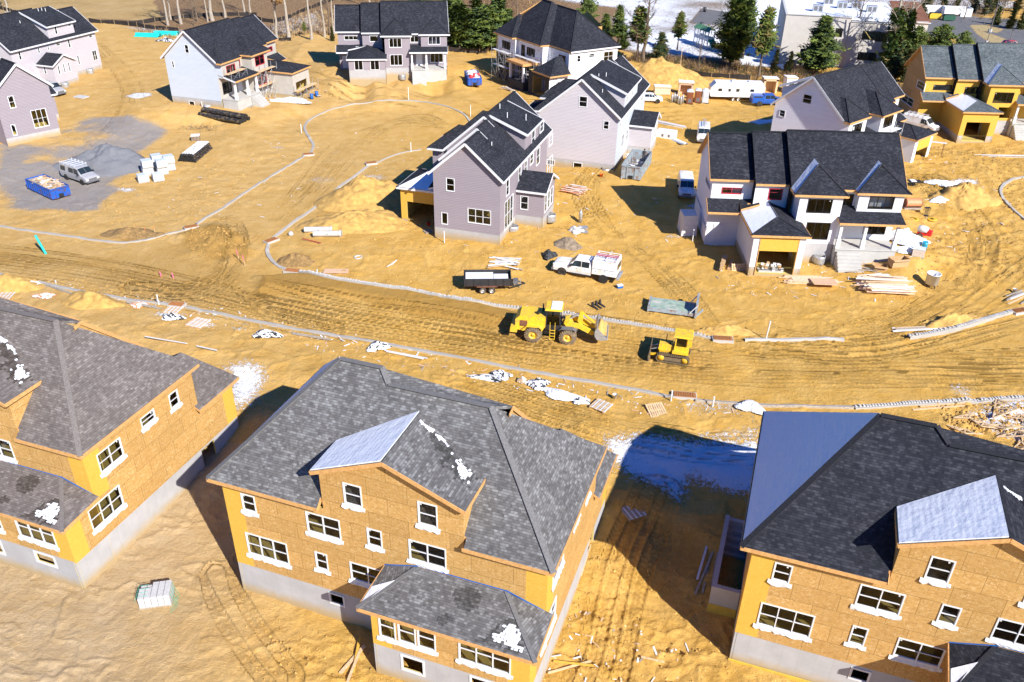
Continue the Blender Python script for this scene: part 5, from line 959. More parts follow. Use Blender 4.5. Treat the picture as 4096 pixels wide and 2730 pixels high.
# ---------------------------------------------------------------- vehicles
plain('paint_white',(.80,.81,.82),.25,0,.03,2,dirt=(.62,.52,.36)); plain('paint_silver',(.50,.50,.51),.3,.3,.05); plain('paint_blue',(.02,.10,.42),.3,0,.1); plain('paint_red',(.40,.02,.03),.3); plain('paint_yellow',(.70,.42,.02),.5,0,.12,5,dirt=(.42,.28,.09)); plain('paint_yellow2',(.80,.52,.03),.45,0,.12,5,dirt=(.50,.34,.10))
plain('tyre',(.030,.028,.026),.9,0,.3,6,dirt=(.30,.21,.10)); plain('tyre_dusty',(.17,.13,.085),.95,0,.3,6,dirt=(.40,.28,.13)); plain('rim_silver',(.55,.55,.55),.35,.6); plain('rim_yellow',(.75,.46,.03),.5,dirt=(.5,.35,.12)); plain('bin_blue',(.015,.10,.45),.5,0,.15,3,dirt=(.12,.06,.04)); plain('bin_grey',(.30,.36,.40),.6,0,.15,3,dirt=(.25,.12,.06)); plain('glass_car',(.02,.03,.035),.08,0,.1,spec=1.); plain('lamp_amber',(.7,.25,.02),.3); plain('lamp_red',(.5,.02,.02),.3); plain('lamp_clear',(.7,.7,.68),.2); plain('plastic_grey',(.14,.14,.15),.6); plain('track_steel',(.20,.15,.09),.8,.2,.3,8); plain('cloth_black',(.02,.02,.025),.9); plain('hivis',(.45,.85,.05),.8); plain('jeans',(.05,.07,.12),.9); plain('skin',(.50,.30,.21),.6); plain('sand_load',(.62,.38,.11),.95,0,.2,4,.8)
def place(name,q,yaw,label,cat,group=None,up=0.): 
    p=g(q,up); return empty(name,p,math.radians(yaw),label,cat,group)
class Loft:
    def __init__(s,st): s.st=st  # list of (x,[(y,z)...])
    def S(s,x,v):
        st=s.st; i=0
        while i<len(st)-2 and x>st[i+1][0]: i+=1
        a,b=st[i],st[i+1]; t=(x-a[0])/((b[0]-a[0]) or 1); j=int(min(max(math.floor(v),0),len(a[1])-2)); u=v-j
        def pt(r): return Vector((r[j][0]*(1-u)+r[j+1][0]*u, r[j][1]*(1-u)+r[j+1][1]*u))
        p=pt(a[1]).lerp(pt(b[1]),t); return Vector((x,p[0],p[1]))
    def mesh(s,m,mat):
        V=[];F=[];n=len(s.st[0][1])*2-1
        for x,r in s.st:
            ring=[(x,y,z) for y,z in r]+[(x,-y,z) for y,z in r[-2::-1]]; V+=ring
        for i in range(len(s.st)-1):
            for j in range(n-1): F.append((i*n+j,i*n+j+1,(i+1)*n+j+1,(i+1)*n+j))
            F.append((i*n+n-1,i*n,(i+1)*n,(i+1)*n+n-1))
        F.append(tuple(range(n))[::-1]); F.append(tuple(range((len(s.st)-1)*n,len(s.st)*n))); m.mesh(V,F,mat)
    def panel(s,m,x0,x1,v0,v1,mat,off=.012,sides=(1,-1),nx=4,nv=3,x0t=None,x1t=None):
        for sg in sides:
            V=[];F=[]
            for i in range(nx+1):
                for j in range(nv+1):
                    tv=j/nv; a=x0+((x0t if x0t is not None else x0)-x0)*tv; b=x1+((x1t if x1t is not None else x1)-x1)*tv
                    x=a+(b-a)*i/nx; v=v0+(v1-v0)*tv; p=s.S(x,v); du=s.S(x+.02,v)-s.S(x-.02,v); dv=s.S(x,min(v+.03,len(s.st[0][1])-1))-s.S(x,v-.03); nn=du.cross(dv); 
                    if nn.length<1e-9: nn=Vector((0,1,0))
                    nn.normalize(); 
                    if nn.dot(p-Vector((p.x,0,1.0)))<0: nn=-nn
                    p=p+nn*off; V.append((p.x,p.y*sg,p.z))
            for i in range(nx):
                for j in range(nv): a=i*(nv+1)+j; F.append((a,a+1,a+nv+2,a+nv+1))
            m.mesh(V,F,mat)
def ring(hb,zb,hm,zm,zbelt,ht,zt,cr=.03): return [(0.01,zb),(hb,zb),(hm,zm),(hm,zbelt),(ht,zt-.05),(ht*.86,zt),(0.01,zt+cr)]
def wheel(par,x,y,r,w,side,rim='rim_silver',ty='tyre',name='wheel'):
    e=MB(); s=side; prof=[(r*.6,-w/2),(r*.9,-w/2),(r,-w*.36),(r,w*.36),(r*.9,w/2),(r*.6,w/2),(r*.6,-w/2)]; e.lathe(prof,ty,20,c=(x,y,r),axis='Y'); o=e.build(name,par)
    k=MB(); k.lathe([(0,s*w*.28),(r*.16,s*w*.3),(r*.2,s*w*.18),(r*.5,s*w*.16),(r*.58,s*w*.4),(r*.62,s*w*.4)],rim,16,c=(x,y,r),axis='Y')
    for i in range(6): a=i*math.pi/3; k.lathe([(0,s*(w*.175)),(r*.06,s*(w*.175))],'black_rubber',6,c=(x+math.cos(a)*r*.36,y+s*.002,r+math.sin(a)*r*.36),axis='Y')
    k.build('rim',o)
def wheels(root,xs,hw,r,w=.24,rim='rim_silver',arch=None,dual=False,ty='tyre'):
    for x in xs:
        for s in (1,-1): wheel(root,x,s*(hw-w/2+.01),r,w,s,rim,ty)
def arches(m,xs,hw,r):
    for x in xs:
        for s in (1,-1): m.lathe([(0,0),(r*1.2,0)],'black_rubber',18,c=(x,s*(hw+.004),r),axis='Y')
def lamps(root,x,hw,z,front=True,h=.16,w=.3):
    for s in (1,-1):
        m=MB(); m.box(x-.03,s*(hw-.08)-w/2,z,x+.03,s*(hw-.08)+w/2,z+h,'lamp_clear' if front else 'lamp_red'); m.build('headlight' if front else 'tail_light',root)
def van(root,paint='paint_white',windows=True,rack=True,L=5.6,hoodl=1.0,high=False,ladder=0):
    hr=2.05 if not high else 2.5; hw=1.0; x0=-L/2;x1=L/2; st=[]
    add=lambda x,zt,ht,zb=.42,hm=hw: st.append((x,ring(hm*.95,zb,hm,.75,min(1.15,zt-.12),ht,zt)))
    add(x0,hr-.12,.84,.5);add(x0+.12,hr,.86);add(x1-hoodl-1.0,hr+.02,.86);add(x1-hoodl-.72,hr-.05,.82);add(x1-hoodl+.02,1.32,.86);add(x1-.25,1.10,.85);add(x1-.04,.98,.80,.45,.96);add(x1,.80,.76,.5,.92)
    lf=Loft(st); m=MB(); lf.mesh(m,paint); arches(m,(x0+1.15,x1-.95),hw,.37); m.box(x1-.12,-.93,.42,x1+.1,.93,.62,'plastic_grey'); m.box(x0-.1,-.93,.45,x0+.05,.93,.62,'plastic_grey'); m.box(x1-.02,-.55,.66,x1+.03,.55,.9,'plastic_grey'); m.build('body',root)
    w=MB(); xc=x1-hoodl; lf.panel(w,xc-.68,xc-.03,4.05,6,'glass_car',nx=3,nv=4); w.build('windscreen',root)
    for sd in (1,-1):
        w=MB(); lf.panel(w,xc-1.45,xc-.25,3.12,3.9,'glass_car',x0t=xc-1.45,x1t=xc-.62,sides=(sd,)); w.build('side_window',root)
        if windows:
            for a in np.linspace(x0+.25,xc-2.6,2): w=MB(); lf.panel(w,a,a+1.05,3.15,3.85,'glass_car',sides=(sd,)); w.build('side_window',root)
    w=MB(); 
    for s in (1,-1): w.box(x0-.015,s*.42-.3,1.25,x0+.005,s*.42+.3,1.75,'glass_car')
    w.build('rear_window',root)
    for s in (1,-1): w=MB(); w.box(xc-.5,s*1.0,1.2,xc-.38,s*1.22,1.45,'black_rubber'); w.build('wing_mirror',root)
    lamps(root,x1-.01,.86,.70); lamps(root,x0-.01,.95,.9,False,.35,.12); wheels(root,(x0+1.15,x1-.95),hw,.36)
    if rack:
        m=MB(); 
        for x in np.linspace(x0+.3,xc-1.2,5): m.bar((x,-.86,hr+.18),(x,.86,hr+.18),.05,.04,'pvc_white'); m.bar((x,-.86,hr),(x,-.86,hr+.35),.04,.04,'pvc_white'); m.bar((x,.86,hr),(x,.86,hr+.35),.04,.04,'pvc_white')
        for y in (-.5,.5,.86,-.86): m.bar((x0+.2,y,hr+.22),(xc-1.1,y,hr+.22),.04,.04,'pvc_white')
        m.build('roof_rack',root)
    if ladder:
        m=MB(); 
        for y in (-.2,.2): m.bar((x0-.3,y,hr+.3),(x0+3.4,y,hr+.3),.05,.09,'metal_galv')
        for i in range(12): m.bar((x0-.2+i*.3,-.2,hr+.3),(x0-.2+i*.3,.2,hr+.3),.03,.03,'metal_galv')
        m.build('ladder',root)
def car(root,paint,L=4.6,H=1.45,suv=False):
    x0=-L/2;x1=L/2; hw=.9; st=[]; H=1.75 if suv else H
    add=lambda x,zt,ht,zb=.3,hm=hw,be=None: st.append((x,ring(hm*.93,zb,hm,.55,be if be else min(.92,zt-.08),ht,zt)))
    add(x0,.85,.7,.4,.8);add(x0+.15,.98,.76); 
    if suv: add(x0+.3,1.1,.78);add(x0+.65,H-.05,.66);add(x0+1.4,H,.68)
    else: add(x0+.75,1.05,.76);add(x0+1.45,H-.04,.6)
    add(x0+2.5,H,.62);add(x0+2.95,H-.08,.6);add(x0+3.55,.98,.78);add(x1-.35,.86,.78);add(x1-.08,.72,.72,.3,.84);add(x1,.6,.66,.34,.78)
    lf=Loft(st); m=MB(); lf.mesh(m,paint); arches(m,(x0+.9,x1-.85),hw,.33); m.build('body',root); a=x0+(.35 if suv else .8); b=x0+1.4
    w=MB(); lf.panel(w,x0+3.0,x0+3.5,4.05,6,'glass_car'); w.build('windscreen',root); w=MB(); lf.panel(w,a+.1,b-.05,4.05,6,'glass_car'); w.build('rear_window',root)
    for sd in (1,-1):
        w=MB(); lf.panel(w,x0+(.55 if suv else 1.1),x0+2.2,3.1,3.95,'glass_car',x0t=x0+(.75 if suv else 1.55),sides=(sd,)); w.build('side_window',root)
        w=MB(); lf.panel(w,x0+2.26,x0+3.4,3.1,3.95,'glass_car',x1t=x0+2.95,sides=(sd,)); w.build('side_window',root)
    wheels(root,(x0+.9,x1-.85),hw,.33); lamps(root,x1-.05,.78,.56,True,.12,.25); lamps(root,x0+.02,.8,.7,False,.14,.2)
def pickup(root,paint,L=6.0,cap=True,util=False):
    x0=-L/2;x1=L/2;hw=1.0; cabb=x0+(2.75 if util else 2.05); st=[]
    add=lambda x,zt,ht,zb=.5,hm=hw,be=None: st.append((x,ring(hm*.93,zb,hm,.85,be if be else min(1.22,zt-.08),ht,zt)))
    if not util: add(x0,1.25,.93,.55);add(cabb-.08,1.25,.93)
    add(cabb,1.9,.78);add(cabb+.1,2.0,.8);add(cabb+1.75,2.0,.8);add(cabb+2.45,1.38,.9);add(x1-.5,1.30,.9);add(x1-.1,1.2,.86);add(x1,1.05,.84,.55,.95)
    lf=Loft(st); m=MB(); lf.mesh(m,paint); xs=(x0+1.35,x1-1.05); arches(m,xs[1:],hw,.42); 
    if not util: arches(m,xs[:1],hw,.42)
    m.box(x1-.05,-.95,.48,x1+.14,.95,.75,'plastic_grey'); m.box(x1-.01,-.6,.8,x1+.03,.6,1.12,'plastic_grey'); m.build('body',root)
    w=MB(); lf.panel(w,cabb+1.8,cabb+2.42,4.05,6,'glass_car'); w.build('windscreen',root)
    for sd in (1,-1):
        w=MB(); lf.panel(w,cabb+.2,cabb+1.02,3.12,3.92,'glass_car',sides=(sd,)); w.build('side_window',root); w=MB(); lf.panel(w,cabb+1.08,cabb+2.3,3.12,3.92,'glass_car',x1t=cabb+1.82,sides=(sd,)); w.build('side_window',root)
    for s in (1,-1): w=MB(); w.box(cabb+2.05,s*1.0,1.3,cabb+2.17,s*1.25,1.58,'black_rubber'); w.build('wing_mirror',root)
    m=MB()
    for s in (1,-1): m.box(cabb+.1,s*.98-.06,.42,cabb+2.2,s*.98+.06,.48,'black_rubber'); 
    for s in (1,-1):
        for xx in (cabb+.55,cabb+1.45): m.box(xx,s*1.0-.02,1.05,xx+.16,s*1.0+.02,1.09,'black_rubber')
    m.build('side_step',root)
    lamps(root,x1-.02,.84,.95,True,.22,.2); wheels(root,xs,hw,.41,.27)
    if cap:
        m=MB(); m.box(x0+.02,-.92,1.26,cabb-.05,.92,1.85,paint,None,.08); m.build('bed_cap',root); w=MB(); 
        for s in (1,-1): w.box(x0+.25,s*.885-.01,1.38,cabb-.3,s*.885+.01,1.7,'glass_car')
        w.build('cap_windows',root); lamps(root,x0-.02,.92,1.0,False,.3,.12)
    if util:
        m=MB(); m.box(x0,-.62,.62,cabb-.1,.62,.9,'plastic_grey'); m.box(x0+.02,-1.05,.8,cabb-.12,1.05,2.35,'paint_white',None,.03); m.box(x0-.25,-1.0,.5,x0,1.0,.7,'metal_galv'); m.build('service_body',root)
        d=MB()
        for s in (1,-1):
            for a,b,z0,z1 in ((x0+.12,x0+.62,.9,1.35),(x0+1.85,cabb-.2,.9,1.35),(x0+.7,x0+1.8,1.22,1.35)): d.box(a,s*1.052-.012,z0,b,s*1.052+.012,z1,'paint_white'); d.box((a+b)/2-.05,s*1.07-.01,(z0+z1)/2-.03,(a+b)/2+.05,s*1.07+.01,(z0+z1)/2+.03,'plastic_grey')
            d.box(x0+.05,s*1.052-.01,1.42,cabb-.16,s*1.052+.01,1.45,'plastic_grey'); d.lathe([(0,0),(.5,0)],'black_rubber',20,c=(x0+1.35,s*1.065,.41),axis='Y')
        d.build('side_lockers',root)
        m=MB(); 
        for y in (-.9,.9): m.bar((x0+.05,y,2.6),(cabb-.2,y,2.6),.05,.05,'pvc_white')
        for x in (x0+.1,x0+1.2,cabb-.3): m.bar((x,-.9,2.6),(x,.9,2.6),.05,.05,'pvc_white'); m.bar((x,-.9,2.35),(x,-.9,2.6),.05,.05,'pvc_white'); m.bar((x,.9,2.35),(x,.9,2.6),.05,.05,'pvc_white')
        m.build('roof_rack',root); m=MB()
        for y in (-.05,.28): m.bar((x0+.1,y,2.68),(cabb-.3,y,2.68),.05,.08,'red_tape')
        for i in range(7): m.bar((x0+.3+i*.3,-.05,2.68),(x0+.3+i*.3,.28,2.68),.03,.03,'metal_galv')
        m.build('ladder',root)
        w=MB(); w.box(x0-.012,-.7,1.5,x0+.0,-.1,2.1,'glass_car');w.box(x0-.012,.1,1.5,x0+.0,.7,2.1,'glass_car'); w.build('rear_window',root)
Yh=lambda a,b: head(a,b)
def head(qa,qb):
    a=g(qa);b=g(qb); return math.degrees(math.atan2(b[1]-a[1],b[0]-a[0]))
v=place('van',T(0,0,680,1510),head(T(0,0,590,1560-30),T(0,0,760,1590)),'silver-white passenger van with a rack of bars on its roof, beside the blue dumpster','van'); van(v,'paint_silver')
v=place('van',T(2,1,1757,150),-97,'white cargo van half in shadow beside the white house with stepped black roofs','van'); van(v,'paint_white',False,False)
v=place('van',T(2,0,1905,1165),-101,'white van carrying a ladder, behind the corner of the stepped-roof white house','van'); van(v,'paint_white',False,False,ladder=1)
v=place('van',T(3,0,1420,1085),-47,'white van with a pink-white ladder rack beside the OSB garage','van'); van(v,'paint_white',False,True)
v=place('van',T(0,0,440,790),-30,'grey-white van half hidden behind the mauve gable house at the left edge','van'); van(v,'paint_silver',False,False,L=5.2)
v=place('car',T(2,0,1455,850),-6,'white car half hidden behind the pale gable house','car'); car(v,'paint_white')
v=place('car',T(3,0,2185,405),-5,'dark red estate car in the asphalt car park','car'); car(v,'paint_red',suv=True)
v=place('car',T(0,0,5,185),10,'small red vehicle at the left edge behind the dormered house','car'); car(v,'paint_red')
v=place('pickup_truck',T(3,0,140,880),182,'bright blue pickup with a matching bed cap, beside the camper','pickup truck'); v.rotation_euler[2]=math.radians(2); pickup(v,'paint_blue',5.6)
v=place('utility_truck',T(2,1,930,840),head(T(2,1,1060,880),T(2,1,700,800)),'white crew-cab utility truck with a boxed service body and red ladder','utility truck'); pickup(v,'paint_white',6.9,False,True)
# camper
v=place('camper_trailer',T(2,0,2170,835),-2,'long white camper trailer behind the portable toilets','camper'); m=MB()
m.prism([(-4.6,.75),(4.9,.75),(4.9,2.6),(4.6,3.15),(-3.9,3.15),(-4.7,2.3),(-4.85,1.5)],-1.2,1.2,'paint_white'); m.build('body',v); m=MB(); m.box(-3.9,-1.15,3.16,4.5,1.15,3.22,'snow'); m.box(-1,-.4,3.2,-.3,.4,3.5,'paint_white'); m.box(2,-.4,3.2,2.6,.4,3.45,'paint_white'); m.build('roof_units',v)
for a,b_,z0,z1 in ((-3.4,-2.7,1.7,2.2),(-.2,.4,1.7,2.2),(2.3,3.,1.75,2.2)): m=MB(); m.box(a,-1.215,z0,b_,-1.2,z1,'glass_car'); m.build('window',v)
m=MB(); m.box(-1.7,-1.22,.9,-1.05,-1.2,2.5,'trim_white'); m.box(-1.6,-1.228,1.7,-1.15,-1.215,2.2,'glass_car'); m.build('door',v); m=MB(); m.box(-4.6,-1.21,1.28,4.8,-1.2,1.33,'plastic_grey'); m.build('stripe',v)
wheels(v,(-.5,.4),1.2,.36,.2)
# dump trailer
v=place('dump_trailer',T(1,1,1985,950),head(T(1,1,1870,985),T(1,1,2130,1000-20)),'black open dump trailer with snow-topped foam sheets inside','trailer'); L2,W2=2.35,1.05
m=MB(); zb=.85
for s in (1,-1): m.box(-L2,s*W2-.04,zb,L2,s*W2+.04,zb+.75,'steel_dark'); 
m.box(-L2-.04,-W2,zb,-L2+.04,W2,zb+.75,'steel_dark'); m.box(L2-.04,-W2,zb,L2+.04,W2,zb+.75,'steel_dark'); m.box(-L2,-W2,zb-.06,L2,W2,zb,'rusty')
for i in range(7):
    for s in (1,-1): m.box(-L2+.2+i*.75,s*(W2+.06)-.04,zb,-L2+.28+i*.75,s*(W2+.06)+.04,zb+.75,'steel_dark')
m.build('bed',v); m=MB(); m.bar((-L2,-.5,.6),(L2+.3,-.5,.6),.1,.2,'steel_dark');m.bar((-L2,.5,.6),(L2+.3,.5,.6),.1,.2,'steel_dark'); m.bar((L2+.2,-.8,.6),(L2+1.5,0,.55),.09,.12,'steel_dark');m.bar((L2+.2,.8,.6),(L2+1.5,0,.55),.09,.12,'steel_dark'); m.box(L2+.25,-.35,.6,L2+.8,.35,1.0,'plastic_grey'); m.bar((L2+1.0,0,.1),(L2+1.0,0,1.1),.08,.08,'metal_galv'); m.build('drawbar',v)
m=MB(); 
for s in (1,-1): m.box(-1.1,s*(W2+.15)-.15,.78,1.0,s*(W2+.15)+.15,.84,'rusty')
m.build('mudguard',v); m=MB(); m.box(-2.2,-.95,.9,.6,.9,1.4,'snow'); m.box(.65,-.9,.9,2.1,.6,1.35,'snow'); m.build('foam_sheets',v); wheels(v,(-.5,.42),W2+.25,.36,.22)
# front loader
v=place('wheel_loader',T(2,1,640,1360),head(T(2,1,530,1450),T(2,1,820,1482)),'yellow wheel loader with a sand-filled raised bucket and snow on its cab','wheel loader')
R_=.78; xw=(-1.62,1.55)
m=MB(); m.prism([(-3.3,1.15),(-3.3,2.15),(-2.9,2.55),(-.55,2.5),(-.55,1.6),(-.9,1.0),(-2.4,1.0)],-.95,.95,'paint_yellow2'); m.prism([(-3.75,.95),(-3.1,.95),(-3.1,1.5),(-3.7,1.45)],-1.25,1.25,'paint_yellow2'); m.build('engine_hood',v,recalc=True)
m=MB()
for s in (1,-1): m.box(-2.9,s*.955-.01,1.5,-2.2,s*.955+.01,2.1,'rusty'); m.box(-2.0,s*.955-.01,2.0,-1.,s*.955+.01,2.3,'paint_yellow2')
m.build('engine_grille',v)
m=MB(); m.tube([(-.9,.4,2.5),(-.9,.4,3.25)],.07,'black_rubber'); m.tube([(-1.3,-.3,2.5),(-1.3,-.3,2.8)],.14,'black_rubber'); m.build('exhaust',v)
m=MB(); m.box(-.55,-.8,1.2,.85,.8,1.75,'steel_dark')
for x in (-.5,.78):
    for y in (-.75,.75): m.bar((x,y,1.7),(x+(.05 if x<0 else -.1),y*.94,3.2),.09,.09,'steel_dark')
m.build('cab_frame',v); m=MB(); m.box(-.65,-.85,3.2,.95,.85,3.38,'paint_yellow2',None,.06); m.build('cab_roof',v); m=MB(); m.box(-.1,-.8,3.38,.85,.75,3.43,'snow'); m.build('roof_snow',v)
m=MB(); 
for s in (1,-1): m.face([(-.5,s*.76,1.75),(.78,s*.76,1.75),(.7,s*.72,3.2),(-.47,s*.72,3.2)],'glass_dark')
m.face([(.8,-.75,1.75),(.8,.75,1.75),(.7,.7,3.2),(.7,-.7,3.2)],'glass_dark'); m.face([(-.52,-.75,1.75),(-.52,.75,1.75),(-.47,.7,3.2),(-.47,-.7,3.2)],'glass_dark'); m.build('cab_glass',v)
m=MB()
for s in (1,-1): m.prism([(-2.5,1.45),(-2.2,1.75),(-1.1,1.75),(-.75,1.45),(-.75,1.35),(-1.1,1.62),(-2.2,1.62),(-2.5,1.35)],s*1.05-.25,s*1.05+.25,'paint_yellow2'); m.prism([(.65,1.45),(.95,1.75),(2.,1.75),(2.3,1.5),(2.0,1.65),(.95,1.65)],s*1.05-.25,s*1.05+.25,'plastic_grey')
m.build('fender',v)
m=MB(); m.box(.75,-.45,.7,2.0,.45,1.5,'paint_yellow2'); m.prism([(.9,1.4),(2.1,1.4),(1.6,2.2),(1.2,2.2)],-.4,.4,'paint_yellow2'); m.box(-2.4,-.45,.6,.7,.45,1.1,'steel_dark'); m.build('front_frame',v)
m=MB()
for s in (1,-1): m.prism([(1.1,2.0),(1.5,2.15),(2.7,2.0),(3.9,1.35),(3.9,1.05),(3.6,1.0),(2.5,1.55),(1.3,1.7)],s*.62-.08,s*.62+.08,'paint_yellow2')
m.prism([(2.3,2.0),(2.5,3.0),(2.75,3.05),(2.8,2.2),(2.6,1.6)],-.12,.12,'paint_yellow2'); m.bar((1.3,0,1.9),(2.4,0,2.75),.14,.14,'metal_galv'); m.bar((2.65,0,2.9),(3.9,0,1.9),.09,.16,'paint_yellow2'); m.box(2.5,-.6,1.55,2.75,.6,1.8,'paint_yellow2'); m.build('lift_arms',v,recalc=True)
m=MB(); prof=[(4.15,2.15),(3.95,1.75),(3.95,1.3),(4.15,.95),(4.6,.85),(5.15,1.0)]
m.prism(prof+[(5.1,1.06),(4.62,.92),(4.2,1.02),(4.02,1.32),(4.02,1.72),(4.2,2.1)],-1.35,1.35,'metal_galv')
for s in (1,-1): m.prism([(4.15,2.15),(3.95,1.75),(3.95,1.3),(4.15,.95),(4.6,.85),(5.15,1.0)],s*1.35-.03,s*1.35+.03,'metal_galv')
m.build('bucket',v,recalc=True)
m=MB(); V=[];F=[]; nx=7;ny=9
for i in range(nx+1):
    for j in range(ny+1): a=i/nx;b_=j/ny; V.append((4.02+a*1.0,-1.3+2.6*b_,1.35+.75*math.sin(math.pi*min(1,a*1.2))*math.sin(math.pi*b_)+.25*(1-a)+RND.uniform(-.04,.04)))
for i in range(nx):
    for j in range(ny): q_=i*(ny+1)+j; F.append((q_,q_+1,q_+ny+2,q_+ny+1))
m.mesh(V,F,'sand_load',True); m.build('sand_load',v)
m=MB()
for z in (.5,.8,1.1,1.4): m.bar((-.1,-1.15,z),(.35,-1.15,z),.05,.05,'paint_yellow2')
m.bar((-.1,-1.15,.45),(-.1,-1.1,2.2),.04,.04,'paint_yellow2');m.bar((.35,-1.15,.45),(.35,-1.1,2.2),.04,.04,'paint_yellow2'); m.build('access_ladder',v)
def bigwheel(x,s):
    m=MB(); r=R_;w=.58; m.lathe([(r*.5,-w/2),(r*.86,-w/2),(r*.94,-w*.4),(r*.94,w*.4),(r*.86,w/2),(r*.5,w/2),(r*.5,-w/2)],'tyre_dusty',28,c=(x,s*.98,r),axis='Y')
    for i in range(22):
        a=i*2*math.pi/22
        for sg in (-1,1):
            M4=Matrix.Translation((x,s*.98,r))@Matrix.Rotation(-a-(.14 if sg>0 else 0),4,'Y')@Matrix.Translation((r*.96,sg*w*.25,0))@Matrix.Rotation(sg*.5,4,'X'); m.box(-.06,-w*.27,-.055,.045,w*.27,.055,'tyre_dusty',M4)
    o=m.build('wheel',v); k=MB(); k.lathe([(0,s*.22),(.12,s*.24),(.16,s*.12),(.34,s*.1),(.40,s*.27),(.45,s*.28)],'rim_yellow',20,c=(x,s*.98,r),axis='Y'); k.build('rim',o)
for x in xw:
    for s in (1,-1): bigwheel(x,s)
LOADER=v
# bulldozer
v=place('bulldozer',T(2,1,1655,1530),0,'small yellow bulldozer facing left, on the churned road right of the loader','bulldozer'); v.rotation_euler[2]=math.radians(head(T(2,1,1790,1530+20),T(2,1,1520,1515)))
for s in (1,-1):
    m=MB(); pr=[]; n=26; y=s*.85
    Lc=1.05; r=.36; per=2*math.pi*r+4*Lc; N=38
    for i in range(N):
        d=i/N*per
        if d<2*Lc: p=(-Lc+d,2*r+.05);an=0
        elif d<2*Lc+math.pi*r: a=(d-2*Lc)/r; p=(Lc+math.sin(a)*r,r+.05+math.cos(a)*r);an=a
        elif d<4*Lc+math.pi*r: p=(Lc-(d-2*Lc-math.pi*r),.05);an=math.pi
        else: a=(d-4*Lc-math.pi*r)/r; p=(-Lc-math.sin(a)*r,r+.05-math.cos(a)*r);an=math.pi+a
        M4=Matrix.Translation((p[0],y,p[1]))@Matrix.Rotation(an,4,'Y'); m.box(-.075,-.25,-.03,.075,.25,.02,'track_steel',M4); m.box(-.015,-.25,.02,.015,.25,.07,'track_steel',M4)
    m.box(-Lc,y-.15,.2,Lc,y+.15,.55,'track_steel')
    for x in (-Lc,Lc): m.lathe([(0,s*.2),(.3,s*.18),(.3,-s*.18)],'paint_yellow',16,c=(x,y,.42),axis='Y')
    m.build('crawler_track',v)
m=MB(); m.box(-1.2,-.6,.5,1.25,.6,.95,'paint_yellow'); m.box(.1,-.5,.95,1.35,.5,1.5,'paint_yellow2',None,.05); m.box(-1.3,-.95,.95,.1,.95,1.15,'paint_yellow2'); m.build('body',v)
m=MB(); m.tube([(.75,-.2,1.5),(.75,-.2,2.25)],.04,'black_rubber'); m.tube([(.4,.2,1.5),(.4,.2,1.62)],.1,'black_rubber'); m.build('exhaust',v)
m=MB(); m.box(-1.1,-.7,1.15,-.0,.7,1.6,'paint_yellow2')
for x,y in ((-1.05,-.65),(-1.05,.65),(-.1,-.65),(-.1,.65)): m.bar((x,y,1.5),(x,y*.95,2.5),.1,.1,'paint_yellow2')
m.build('cab_frame',v); m=MB(); m.box(-1.5,-.8,2.5,.15,.8,2.66,'paint_yellow2',None,.05); m.build('cab_roof',v)
m=MB(); 
for s in (1,-1): m.face([(-1.02,s*.66,1.6),(-.12,s*.66,1.6),(-.12,s*.63,2.5),(-1.02,s*.63,2.5)],'glass_dark')
m.face([(-.09,-.62,1.6),(-.09,.62,1.6),(-.09,.6,2.5),(-.09,-.6,2.5)],'glass_dark'); m.box(-1.48,-.75,1.7,-1.08,.75,2.45,'paint_yellow2'); m.build('cab_glass',v)
m=MB(); m.prism([(1.95,.1),(2.05,.5),(1.98,1.05),(2.05,1.05),(2.14,.5),(2.08,.1)],-1.35,1.35,'track_steel'); m.build('blade',v,recalc=True)
m=MB()
for s in (1,-1): m.bar((.3,s*.5,.6),(1.98,s*.6,.45),.14,.18,'paint_yellow'); m.bar((1.1,s*.3,1.1),(1.98,s*.3,.8),.07,.07,'metal_galv')
m.build('push_arms',v)
# ---------------------------------------------------------------- things lying about the site
def solo(m,name,q,yaw,label,cat,group=None,up=0.,p=None):
    o=m.build(name); o.location=p if p is not None else g(q,up); o.rotation_euler[2]=math.radians(yaw); return setp(o,label,cat,group)
plain('pipe_teal',(.02,.58,.55),.4); plain('pipe_snowy',(.80,.82,.85),.6,0,.05,4,dirt=(.03,.03,.03)); plain('pipe_black',(.02,.02,.022),.45,0,.3,4,dirt=(.25,.18,.1)); plain('cube_wrap',(.58,.63,.64),.35,0,.2,6,.4); plain('block_grey',(.50,.50,.50),.85,0,.15,6,.4); plain('card',(.50,.32,.16),.8,0,.15,5); plain('brick_pale',(.66,.58,.50),.8,0,.15,7); plain('toilet_brown',(.22,.07,.03),.5); plain('toilet_green',(.10,.30,.05),.5); plain('toilet_grey',(.52,.55,.60),.5); plain('tarp_black',(.03,.032,.035),.5,0,.3,5,.5); plain('tarp_orange',(.70,.25,.12),.6); plain('pink_paint',(.85,.18,.30),.5); plain('strap_green',(.10,.5,.35),.5); plain('water_green',(.30,.40,.30),.15,0,.3,1.5,dirt=(.58,.55,.47)); plain('soil_dark',(.27,.165,.06),.95,0,.35,4,.9); plain('soil_tan',(.50,.305,.085),.95,0,.28,1.6,1.); plain('gravel',(.17,.175,.19),.95,0,.35,22,.9); plain('granite_dark',(.22,.17,.12),.9,0,.4,3,.9); plain('drum_blue',(.02,.12,.42),.4); plain('drum_teal',(.02,.30,.45),.4); plain('bag_red',(.70,.03,.03),.4); plain('plastic_clear',(.62,.68,.70),.25,0,.25,3,.6); plain('orange_plastic',(.75,.15,.02),.5)
